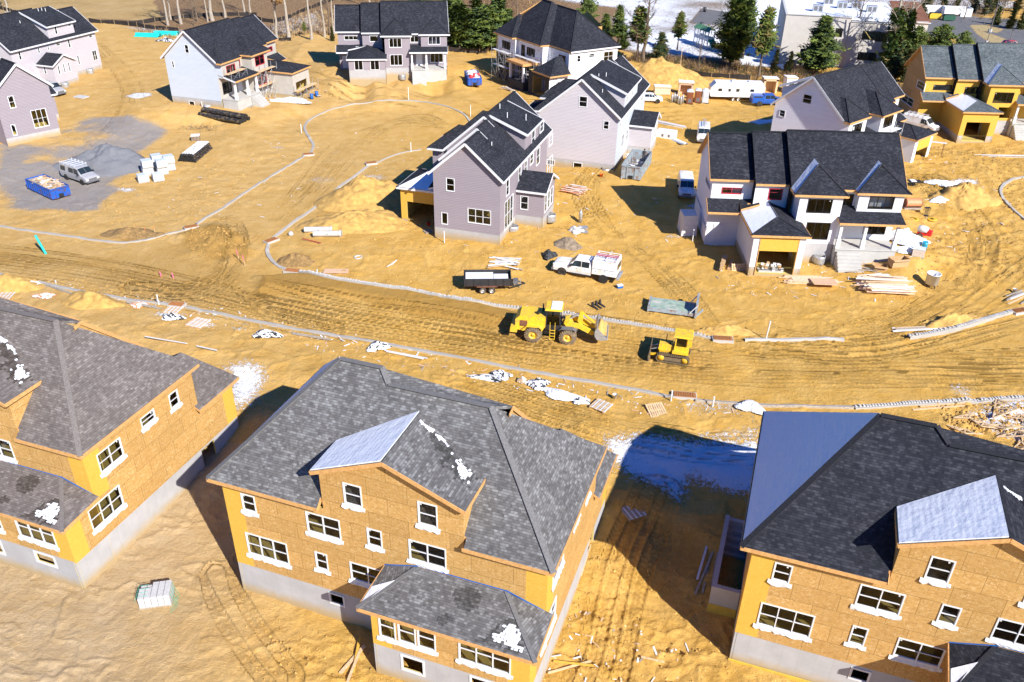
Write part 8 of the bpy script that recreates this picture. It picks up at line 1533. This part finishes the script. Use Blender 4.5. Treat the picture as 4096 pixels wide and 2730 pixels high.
def bare_tree(seed,H=14.,bark='bark_pale',spread=.5,first=.4,levels=3,nm='bare_tree',leaf=None,ivy=0,nb=9,r0=None):
    rr=random.Random(seed); rt=empty(nm,(0,0,0)); t=MB(); br=MB(); lf=MB()
    pts=[Vector((0,0,-.2))]; dx,dy=rr.uniform(-.06,.06),rr.uniform(-.06,.06)
    for i in range(1,8): pts.append(Vector((dx*H*i/7+rr.uniform(-.012,.012)*H,dy*H*i/7+rr.uniform(-.012,.012)*H,H*i/7*.98)))
    r0=r0 or .016*H+.05; t.tube(pts,[r0*(1-.8*i/7)*(1.25 if i==0 else 1) for i in range(8)],bark,8)
    def limb(p,d,l,r,lev):
        n=3; P=[p]; dd=d.copy()
        for i in range(n): dd=(dd+Vector((rr.gauss(0,.13),rr.gauss(0,.13),rr.gauss(.06,.1)))).normalized(); P.append(P[-1]+dd*l/n)
        br.tube(P,[r*(1-.75*i/n) for i in range(n+1)],bark,4 if lev<2 else 3,False)
        if lev<levels:
            for i in range(rr.randint(3,5)):
                k_=rr.uniform(.3,1.); j=min(n-1,int(k_*n)); q_=P[j].lerp(P[j+1],k_*n-j); nd=(dd+Vector((rr.gauss(0,.6),rr.gauss(0,.6),rr.gauss(.1,.45)))).normalized(); limb(q_,nd,l*rr.uniform(.45,.65),r*.5,lev+1)
        elif leaf:
            for i in range(6): q_=P[rr.randint(1,n)]+Vector((rr.gauss(0,.15),rr.gauss(0,.15),rr.gauss(0,.15))); d2=Vector((rr.gauss(0,1),rr.gauss(0,1),rr.gauss(0,1))).normalized()*.16; s2=d2.orthogonal().normalized()*.1; lf.face([q_-d2,q_+s2,q_+d2,q_-s2],leaf)
    for i in range(nb):
        f=first+(1-first)*(i+rr.random())/nb; j=min(6,int(f*7)); p=pts[j].lerp(pts[j+1],f*7-j); a=rr.uniform(0,2*math.pi); limb(p,Vector((math.cos(a)*spread,math.sin(a)*spread,rr.uniform(.5,1.))).normalized(),H*rr.uniform(.14,.3)*(1.15-f*.5),r0*.42*(1.1-f*.6),0)
    if ivy:
        for i in range(ivy):
            f=rr.random()**1.3*.75; j=min(6,int(f*7)); p=pts[j].lerp(pts[j+1],f*7-j)+Vector((rr.gauss(0,.38),rr.gauss(0,.38),rr.gauss(0,.2)))*(1.3-f); d2=Vector((rr.gauss(0,1),rr.gauss(0,1),rr.gauss(0,1))).normalized()*.2; s2=d2.orthogonal().normalized()*.15; lf.face([p-d2,p+s2,p+d2,p-s2],rr.choice(('ivy','ivy','needles_light','needles_dark')))
    t.build('trunk',rt); br.build('branches',rt)
    if lf.f: lf.build('leaves',rt)
    return rt
def htop(q,vt):
    p=g(q); d=ray((q[0],vt)); t=p[1]/d[1]; return CAMH+d[2]*t-p[2]
USED={}
def plant(proto,q,h_,label,cat='tree',group='trees around the site',rz=None,wide=1.,H0=10.):
    if proto in USED: o=copy_tree(USED[proto])
    else: o=PROTO[proto](); USED[proto]=o
    s_=h_/H0; o.location=g(q); o.scale=(s_*wide,s_*wide,s_); o.rotation_euler[2]=RND.uniform(0,6.28) if rz is None else rz; return setp(o,label,cat,group)
PROTO=dict(pine=lambda:needle_tree(1,10,2.9,base=.14,tiers=17),pine2=lambda:needle_tree(2,10,2.4,ragged=.6,base=.3,tiers=15,dens=1.2),cone=lambda:needle_tree(3,10,2.3,('needles_mid','needles_dark','needles_dark'),base=.03,tiers=18,ragged=.2,nm='conifer'),
  round_=lambda:needle_tree(4,10,5.,('needles_light','needles_mid','needles_mid'),base=.1,taper=2.4,tiers=14,dens=1.15,ragged=.25),thin=lambda:needle_tree(5,10,1.8,('needles_light','needles_mid','needles_bronze'),base=.42,tiers=10,ragged=.6,dens=1.2),dark=lambda:needle_tree(6,10,2.6,('needles_dark','needles_dark','needles_bronze'),base=.05,tiers=15,dens=1.2,ragged=.5,nm='conifer'),
  bronze=lambda:needle_tree(7,10,1.9,('needles_bronze','needles_mid','needles_dark'),base=.02,tiers=15,ragged=.2,nm='conifer'),
  bareA=lambda:bare_tree(11,10,first=.45),bareB=lambda:bare_tree(12,10,first=.55,nb=7),bareC=lambda:bare_tree(13,10,'bark_brown',.9,.25,nb=11),oak=lambda:bare_tree(14,10,'bark_pale',.9,.4,leaf='dead_leaf',nb=8),ivyt=lambda:bare_tree(15,10,'bark_pale',.7,.4,ivy=2600,nb=9),ivyt2=lambda:bare_tree(16,10,'bark_pale',.6,.5,ivy=1600,nb=8),sapl=lambda:bare_tree(17,10,'bark_pale',.5,.3,nb=10,levels=2,r0=.07),
  shrub=lambda:bare_tree(18,10,'bark_brown',1.2,.05,nb=16,levels=2,nm='bare_shrub',r0=.1))
def TT(l):
    for pr,q,vt,lb,*r in l: plant(pr,q,htop(q,vt) if vt is not None else r.pop(0),lb,wide=(r[0] if r else 1.))
U=lambda y: y/2.0909
TT([('bareA',T(0,0,65,95),None,'lone bare trunk at the far left above the dormered house',13),
 ('bareA',T(0,0,1405,215),None,'bare tree first from the left beside the turquoise pipes',14),('bareB',T(0,0,1430,170),None,'slim bare tree just behind the first one by the turquoise pipes',12),('bareB',T(0,0,1515,203),None,'straight grey trunk left of the leaning one above the scaffolded house',15,1.1),('bareC',T(0,0,1625,215),None,'short leaning brown trunk above the scaffolded roof',6),('bareC',T(0,0,1655,180),None,'dark forked bare tree behind the leaning trunk',12,.9),('bareA',T(0,0,1738,185),None,'thin dark bare trunk right of the forked one',13,.7),('bareA',T(0,0,1778,175),None,'thick pale bare trunk behind the ridge of the scaffolded house',15,1.5),('bareB',T(0,0,1885,150),None,'bare trunk above the middle of the scaffolded roof ridge',14),('bareA',T(0,0,2045,128),None,'forked pale bare tree above the right of the scaffolded roof',12,1.1),('bareB',T(0,0,2095,118),None,'straight bare trunk at the top of the scaffolded roof edge',13),
 ('oak',T(1,0,228,335),None,'oak still holding brown leaves between the two top houses',14,1.1),('bareA',T(1,0,328,335),None,'thick straight grey trunk right of the brown-leaved oak',16,1.3),('bareA',T(1,0,515,332),None,'bare grey trunk over the sand bank',15),('bareB',T(1,0,625,310),None,'crooked bare tree with a green foot near the mauve roofs',13),('bareC',T(1,0,672,300),None,'dark bare trunk at the left wall of the mauve stepped-roof house',13,.8),('bareA',T(1,0,700,300),None,'pale bare trunk touching the mauve stepped-roof house',14,.8),
 ('thin',T(1,0,460,300),U(190),'small young pine in the snowy brush between the top houses'),('bronze',T(1,0,690,345),U(230),'bronze-green bush conifer at the left wall of the mauve stepped house'),
 ('bareB',(1480,30),None,'bare trunk rising behind the mauve stepped roof',12),('round_',(1680,40),-60,'evergreen crown peeping over the mauve stepped roof ridge')])
r=random.Random(21)
lbs=['leftmost pine beside the mauve stepped house','second pine from the mauve stepped house','pine in the dark clump, front row left','pine in the dark clump, front row middle','pine in the dark clump, front row right','tallest pine of the clump near the dotted-foam house','pine at the back of the clump, left','pine at the back of the clump, right','pine touching the scaffold of the dotted-foam house','low pine squeezed behind the clump']
for i,(x_,y_,t_,w_) in enumerate(((1690,400,60,1.1),(1760,420,110,1.2),(1840,410,150,1.3),(1920,425,140,1.2),(1990,420,120,1.1),(2060,400,60,1.),(1740,330,60,1.),(1900,330,70,1.1),(2140,380,150,1.),(1980,320,140,1.))): TT([(('pine','pine2','cone')[i%3] if i%3<2 else 'pine',T(1,0,x_,y_),U(t_-60),lbs[i],w_*1.75)])
for i,(x_,y_) in enumerate(((1700,250),(1850,230),(2000,190),(2100,230),(2230,200))): plant('bareC',T(1,0,x_,y_),9+2*(i%2),'tangled bare tree %s the pine clump'%('over the left of','above the middle of','high behind the middle of','right above','at the far right behind')[i],wide=1.3) if False else TT([('bareC',T(1,0,x_,y_),None,'tangled bare tree %s the pine clump'%('over the left of','above the middle of','high behind the middle of','right above','far to the right behind')[i],9+2*(i%2),1.4)])
TT([('round_',T(2,0,930,200),-20,'rounded evergreen behind the dotted-foam house roof',.8),('pine2',T(2,0,1080,420),U(130),'pine at the right eave of the dotted-foam house',1.2),('pine2',T(2,0,1190,400),U(60),'thin pine behind the right eave of the dotted-foam house'),('pine',T(2,0,1240,420),U(260),'low full pine right of the dotted-foam house',1.2),('thin',T(2,0,1355,510),U(85),'bent pine with a bushy top beside a tall bare tree',1.5),('bareC',T(2,0,1405,520),None,'tall fan-shaped bare tree right of the bent pine',15,1.2),('dark',T(2,0,1545,505),U(280),'dark broad cedar left of the playground',1.5),('thin',T(2,0,1690,420),U(120),'sparse leaning pine in front of the snowfield',1.2),('bareC',T(2,0,1865,595),U(350),'dark broken trunk below the play tower'),('pine',T(2,0,2130,560),-60,'largest bright green pine right of the play tower',.95),('pine2',T(2,0,2240,480),-20,'tall pine at the edge of the white commercial building snow',.9),
 ('thin',T(3,0,78,645),U(100),'slender tall pine beside the blue shaded snow',1.1),('dark',T(3,0,205,620),U(420),'dark cedar below the commercial building, left one'),('dark',T(3,0,325,625),U(440),'dark cedar below the commercial building, right one'),
 ('pine',T(3,0,560,620),U(150),'big full pine in front of the commercial building',1.35),('round_',T(3,0,500,600),U(400),'low branches mass at the foot of the big full pine',.8),('bareC',T(3,0,830,560),-60,'bare tree before the commercial building windows',.8),('ivyt',T(3,0,1150,640),-70,'ivy-wrapped tree left of the pair by the building corner',1.2),('ivyt2',T(3,0,1235,640),-60,'ivy-wrapped leaning tree right of the pair by the building corner',1.2),
 ('round_',T(3,0,1330,640),U(240),'dark rounded evergreen behind the OSB gable',.8),('round_',T(3,0,1560,520),U(215),'broad evergreen behind the blue-grey roofs, left half',1.),('round_',T(3,0,1760,480),U(270),'broad evergreen behind the blue-grey roofs, right half',.9),('dark',T(3,0,1190,660),U(330),'dark evergreen mass under the ivy trees',1.2),('dark',T(3,0,1290,690),U(420),'lowest dark evergreen beside the lilac gable house',1.1),('shrub',T(3,0,890,540),U(470),'small leafy shrub at the base of the white building wall')])
for i,(x_,y_,t_,pr) in enumerate(((1430,150,-10,'dark'),(1560,80,-60,'bareC'),(1700,100,-40,'bareC'),(1880,200,40,'sapl'),(1960,225,40,'sapl'),(2060,210,60,'bronze'),(2175,240,70,'bronze'),(2270,245,75,'bronze'),(1800,160,-20,'bareC'),(1620,60,-60,'dark'),(1980,120,-60,'dark'),(2120,120,-60,'bareC'),(2230,100,-60,'dark'),(1870,100,-60,'dark'),(1500,60,-60,'dark'),(1740,50,-60,'dark'),(2050,80,-60,'dark'))):
    TT([(pr,T(3,0,x_,y_),U(t_),'%s tree of the row behind the car park, number %d from its start'%({'dark':'dark evergreen','bareC':'bare','sapl':'young bare','bronze':'clipped bronze-green'}[pr],i+1),1.25 if pr!='sapl' else .9)])
for o in list(COL.objects):
    if o.get('label','').find('row behind the car park, number')>0:
        x_=co.matrix_world.inverted()@o.location; u_=CX+FOC*x_.x/-x_.z
        dm={'dark':'dark evergreen'}; n_=int(o['label'].split()[-4] if False else o['label'].split('number ')[1].split()[0])
        where=('left of the skip enclosure','above the yellow skip','above the green skip','on the grass island tip','on the grass island middle','right of the lamp mast','second from the right edge','at the right edge','right of the skip enclosure','far behind the yellow skip','high behind the lamp mast','far back above the hedge','top right corner','high above the young trees','top left of the car park','high between skip and young trees','high above the clipped row')[n_-1]
        o['label']=o['label'].split(' tree of')[0]+' tree behind the car park, '+where
# undergrowth
def thicket(poly,n,mats,hmin,hmax,label,seed,name='undergrowth'):
    rr=random.Random(seed); P=[at(q,1.)[:2] for q in poly]; x0=min(p[0] for p in P);x1=max(p[0] for p in P);y0=min(p[1] for p in P);y1=max(p[1] for p in P); m=MB(); k_=0
    while k_<n:
        X=rr.uniform(x0,x1);Y=rr.uniform(y0,y1)
        if not inpoly((X,Y),[tuple(p) for p in P]): continue
        k_+=1; z=gz(X,Y); hh=rr.uniform(hmin,hmax); mt=rr.choice(mats)
        for j in range(7):
            a=rr.uniform(0,6.28); d=Vector((math.cos(a)*rr.uniform(.1,.7),math.sin(a)*rr.uniform(.1,.7),1)).normalized()*hh*rr.uniform(.5,1); s_=Vector((math.sin(a),-math.cos(a),0))*rr.uniform(.02,.06); p=Vector((X+rr.gauss(0,.25),Y+rr.gauss(0,.25),z-.05)); m.face([p-s_,p+s_,p+d],mt)
    o=m.build(name); return setp(o,label,'undergrowth',None,'stuff')
thicket([Dp(*p) for p in ((300,72),(390,88),(520,92),(640,100),(765,95),(775,20),(700,30),(640,60),(520,80),(380,72))],1500,('twig_brown','twig_tan','dry_grass'),.5,1.4,'reddish brown brush and dry grass in snow between the top houses',1)
thicket([Dp(*p) for p in ((1035,115),(1120,135),(1140,60),(1250,20),(1200,-20),(780,-30),(800,5),(1030,10))],1700,('twig_brown','twig_tan','dead_leaf'),.7,2.2,'tangled brown wood floor around the pine clump',2)
thicket([Dp(*p) for p in ((1430,140),(1470,125),(1600,140),(1760,155),(1800,170),(1960,165),(2080,200),(2060,130),(2040,100),(2090,140),(2110,220),(2000,225),(1800,190),(1740,185),(1600,170),(1480,150))],1900,('twig_brown','twig_brown','twig_tan','needles_dark'),.6,2.0,'brown hedge-bottom brush along the edge of the site',3)
thicket([Dp(*p) for p in ((2170,30),(2353,60),(2400,-40),(2100,-60),(2130,20))],900,('twig_brown','needles_dark','twig_tan'),1.,2.5,'dark brush under the trees behind the car park',4)
thicket([Dp(*p) for p in ((620,95),(690,85),(720,92),(650,108),(600,120))],350,('dry_grass','dry_grass','twig_tan'),.4,.9,'dry straw-coloured grass on top of the sand bank',5,'dry_grass')
# silt fences
plain('fence_black',(.025,.02,.018),.7,0,.4,3)
def silt(pts,label,h_=.9):
    P=[]; 
    for a,b_ in zip(pts[:-1],pts[1:]):
        a=g(a);b_=g(b_); n=max(1,int((b_-a).length/1.5)); P+=[a.lerp(b_,i/n) for i in range(n)]
    P.append(g(pts[-1])); rt=empty('silt_fence',P[0],0,label,'silt fence','black silt fences'); V=[];F=[];m=MB(); rr=random.Random(len(P)); o0=P[0]
    for p in P: x_=rr.uniform(-.15,.15); z=gz(p.x,p.y); V+=[(p.x-o0.x,p.y-o0.y+x_,z-o0.z-.1),(p.x-o0.x,p.y-o0.y+x_+rr.uniform(-.1,.1),z-o0.z+h_+rr.uniform(-.15,.1))]
    F=[(i*2,i*2+2,i*2+3,i*2+1) for i in range(len(P)-1)]; m.mesh(V,F,'fence_black'); o=m.build('fabric',rt); o.modifiers.new('t','SOLIDIFY').thickness=.03
    m=MB()
    for i in range(0,len(P),2): a=Vector(V[i*2]); m.bar(a+Vector((0,-.06,0)),a+Vector((0,-.06,h_+.25)),.05,.04,'lumber')
    m.build('stakes',rt)
silt([T(0,0,*p) for p in ((-30,75),(60,95),(200,125))],'short black silt fence at the top left edge')
silt([T(0,0,*p) for p in ((745,190),(900,200),(1080,215),(1250,245),(1400,258),(1500,270))],'black silt fence running to the turquoise pipes'); silt([T(0,0,*p) for p in ((1080,215),(1200,200),(1350,175),(1600,150),(1900,135),(2150,135))],'black silt fence behind the bare trunks')
silt([T(1,0,*p) for p in ((0,150),(100,185),(200,195),(300,165),(420,110),(560,60),(700,5),(760,-20))],'black silt fence climbing the field edge toward the mauve roofs'); silt([T(1,0,*p) for p in ((190,345),(260,352),(350,345))],'short black silt fence behind the tan garage'); silt([T(2,0,*p) for p in ((1780,620),(1900,640),(2050,650),(2200,665),(2300,672))],'black silt fence under the brush by the camper'); silt([T(1,0,*p) for p in ((1660,430),(1800,440),(1980,450))],'black silt fence at the foot of the pine clump')
# ---------------------------------------------------------------- commercial building
N=House('commercial_building','pale flat-roofed two-storey building with snow and air units on its roof','building',at(T(3,0,243,530),1.)[:2],-13,1.)
plain('render_cream',(.56,.53,.49),.85,0,.05,1)
N.facade('f',(0,0),(12.6,0)); N.rect('f','wall','render_cream',-2,9.6); N.facade('f2',(12.6,-.25),(23.,-.25)); N.rect('f2','wall','render_cream',-2,8.9); N.facade('l',(0,26),(0,0)); N.rect('l','wall','render_cream',-2,9.6); N.facade('r',(23,-.25),(23,26)); N.rect('r','wall','render_cream',-2,8.9)
for a,b_,n in ((T(3,0,955,258),T(3,0,1090,340),3),(T(3,0,915,435),T(3,0,1055,512),3)): N.win('f2',a,b_,n=n,style='case',mat='black_frame')
N.win('f',T(3,0,730,237),T(3,0,775,312),n=1,style='case',mat='black_frame'); N.win('f2',rect=(5.2,5.5,7.5,7.3),n=2,style='case',mat='black_frame'); N.win('f',rect=(4,1.5,6.5,3.2),n=2,style='case',mat='black_frame')
m=N.mb('roof'); m.box(.2,.2,9.0,22.8,26,9.15,'steel_dark'); N.mb('roof_snow').box(.35,.35,9.15,22.6,25.8,9.3,'snow'); m=N.mb('parapet'); m.box(-.1,-.15,9.6,12.7,.3,9.75,'block_grey'); m.box(-.15,.3,9.6,.3,26,9.75,'block_grey'); m.box(12.7,-.4,8.9,23.1,.3,9.02,'block_grey'); m.box(12.5,.3,9.0,12.8,2.0,9.6,'render_cream'); m.box(12.8,.7,9.3,23.,.95,9.5,'trim_white'); m.box(12.8,1.3,9.3,23.,1.5,9.7,'trim_white')
for x_,y_ in ((570,85),(660,25),(775,60),(870,15),(895,60),(1020,92)):
    p=N.loc(at(T(3,0,x_,y_+15),10.2)); m=MB(); m.box(p[0]-1,p[1]-.7,9.3,p[0]+1,p[1]+.7,10.6,'metal_galv'); m.box(p[0]-.8,p[1]-.72,9.5,p[0]-.1,p[1]-.7,10.4,'plastic_grey'); m.box(p[0]+.2,p[1]-.72,9.5,p[0]+.8,p[1]-.7,10.4,'plastic_grey'); m.build('air_unit',N.root)
N.build(floors=[(.3,.3,22,20,4.5)])
# red-brown roofed neighbour, only a strip
p=at(T(3,0,1265,165),5.)
m=MB(); m.box(0,0,-6,7,16,-.3,'render_cream'); m.slab([(-.4,-.4,-.3),(7.4,-.4,-.3),(7.4,8,3.5),(-.4,8,3.5)],.2,'roof_brown','trim_white') if 'roof_brown' in MATS else None
shingle('shingle_rust',[(.16,.07,.045),(.22,.10,.06),(.27,.13,.08),(.33,.17,.11)]); rt=empty('annex_building',(p[0],p[1],5.),math.radians(-13),'low building with rust-brown roof between the flat white roof and the car park','building'); m=MB(); m.box(0,0,-5,6.5,18,-.2,'render_cream'); m.build('wall',rt); m=MB(); m.slab([(-.4,-.4,-.3),(6.9,-.4,-.3),(6.9,18,-.3+2.),(-.4,18,-.3+2.)],.2,'shingle_rust','trim_white'); m.build('roof',rt)
# skip enclosure
def skip(q,col,label):
    v=place('waste_skip',q,-8,label,'waste skip','skips in the white enclosure'); m=MB(); m.prism([(-1.4,.2),(1.4,.2),(1.5,1.2),(1.2,1.5),(-1.2,1.5),(-1.5,1.2)],-.8,.8,col); m.build('container',v); m=MB(); m.box(-1.4,-.6,1.5,1.4,.8,1.58,'black_rubber'); m.build('lid',v)
plain('skip_green',(.02,.10,.06),.6)
skip(T(3,0,1548,160),'paint_yellow2','yellow skip in the white enclosure'); skip(T(3,0,1665,175),'skip_green','dark green skip in the white enclosure')
v=place('fence_enclosure',T(3,0,1630,130),-8,'white panelled enclosure round two skips at the car park','fence'); m=MB(); m.box(-6.5,1.5,0,6.5,1.6,2.3,'trim_white'); m.box(-6.5,-1.5,0,-6.3,1.5,2.3,'trim_white'); m.box(6.3,-1.5,0,6.5,1.5,2.3,'trim_white'); m.box(-.5,-1.2,0,-.3,1.5,2.3,'trim_white'); m.build('panel',v); m=MB(); M4=Matrix.Translation((3.6,-2.,0))@Matrix.Rotation(.1,4,'Z'); m.box(0,0,.1,3.0,.08,2.2,'trim_white',M4); m.build('gate',v)
def lampmast(q,vt,label):
    h_=htop(q,vt); v=place('lamp_mast',q,0,label,'lamp mast','car park lamp masts'); m=MB(); m.tube([(0,0,0),(0,0,h_)],.09,'plastic_grey',8); m.build('pole',v); m=MB(); m.box(-.35,-.35,-.2,.35,.35,.8,'concrete_plain'); m.build('footing',v); m=MB(); m.box(-.2,-1.2,h_,.2,.0,h_+.15,'plastic_grey'); m.build('lamp_head',v)
lampmast(T(3,0,1985,372),U(40),'tall grey lamp mast on a white footing at the grass island'); lampmast(T(3,0,2012,272),U(-60),'lamp mast behind, further back on the grass island'); lampmast(T(3,0,2165,400),U(250),'shorter mast beside the dark red car')
# play tower
v=place('play_tower',T(2,0,1950,400),20,'green-roofed white play tower with twin green slides on the snow','play tower'); m=MB()
for j in range(3):
    for x in (-.8,.8):
        for y in (-.7,.7): m.bar((x,y+j*2.2,0),(x,y+j*2.2,3.6),.14,.14,'trim_white')
    m.box(-.8,j*2.2-.7,1.4,.8,j*2.2+.7,1.55,'trim_white')
m.box(-.8,-.7,1.5,-.72,5.1,2.2,'trim_white'); m.box(.72,-.7,1.5,.8,5.1,2.2,'trim_white'); m.build('frame',v)
for j in range(3): m=MB(); m.slab([(-1.1,j*2.2-1,3.5),(0,j*2.2-1,4.3),(0,j*2.2+1,4.3),(-1.1,j*2.2+1,3.5)],.08,'play_green' ,'play_green') if 'play_green' in MATS else plain('play_green',(.10,.26,.13),.6); m=MB(); m.slab([(-1.1,j*2.2-1,3.5),(0,j*2.2-1,4.3),(0,j*2.2+1,4.3),(-1.1,j*2.2+1,3.5)],.08,'play_green','play_green'); m.slab([(1.1,j*2.2-1,3.5),(0,j*2.2-1,4.3),(0,j*2.2+1,4.3),(1.1,j*2.2+1,3.5)],.08,'play_green','play_green'); m.build('roof',v)
plain('slide_green',(.01,.20,.12),.35)
for s_ in (-.42,.42): m=MB(); m.tube([(s_,-.7,1.7),(s_,-1.5,1.4),(s_,-2.4,.5),(s_,-2.9,.2)],.34,'slide_green',12,False); m.tube([(s_,-2.9,.2),(s_,-3.1,.2)],.36,'trim_white',12); m.build('slide',v)
m=MB(); m.bar((1.,1,0),(3.5,1,3),.15,.15,'trim_white'); m.bar((6,1,0),(3.5,1,3),.15,.15,'trim_white'); m.bar((.8,2.2,3.2),(4.2,2.2,3.),.15,.15,'trim_white'); m.bar((4,3.8,0),(3.8,2.2,3),.12,.12,'trim_white'); m.build('swing_beam',v)
for q,lb in ((T(2,0,1893,230),'grey litter bin at the near corner of the asphalt court'),(T(2,0,1920,100),'grey litter bin at the far corner of the asphalt court')):
    m=MB(); m.lathe([(0,0),(.4,0),(.45,1.2),(.35,1.2),(.3,.1),(0,.1)],'steel_dark',14); solo(m,'litter_bin',q,0,lb,'litter bin')
# branch litter by the pipes
m=MB(); rr=random.Random(4)
for i in range(70): a=rr.uniform(0,6.28); x_=rr.gauss(0,1.3);y_=rr.gauss(0,.6); m.tube([(x_,y_,.02),(x_+math.cos(a)*.7,y_+math.sin(a)*.5,rr.uniform(.1,.7))],.018,'bark_brown',4,False)
o=solo(m,'brush_pile',T(0,0,1690,1080),0,'heap of dry branches between the black pipes','brush heap')
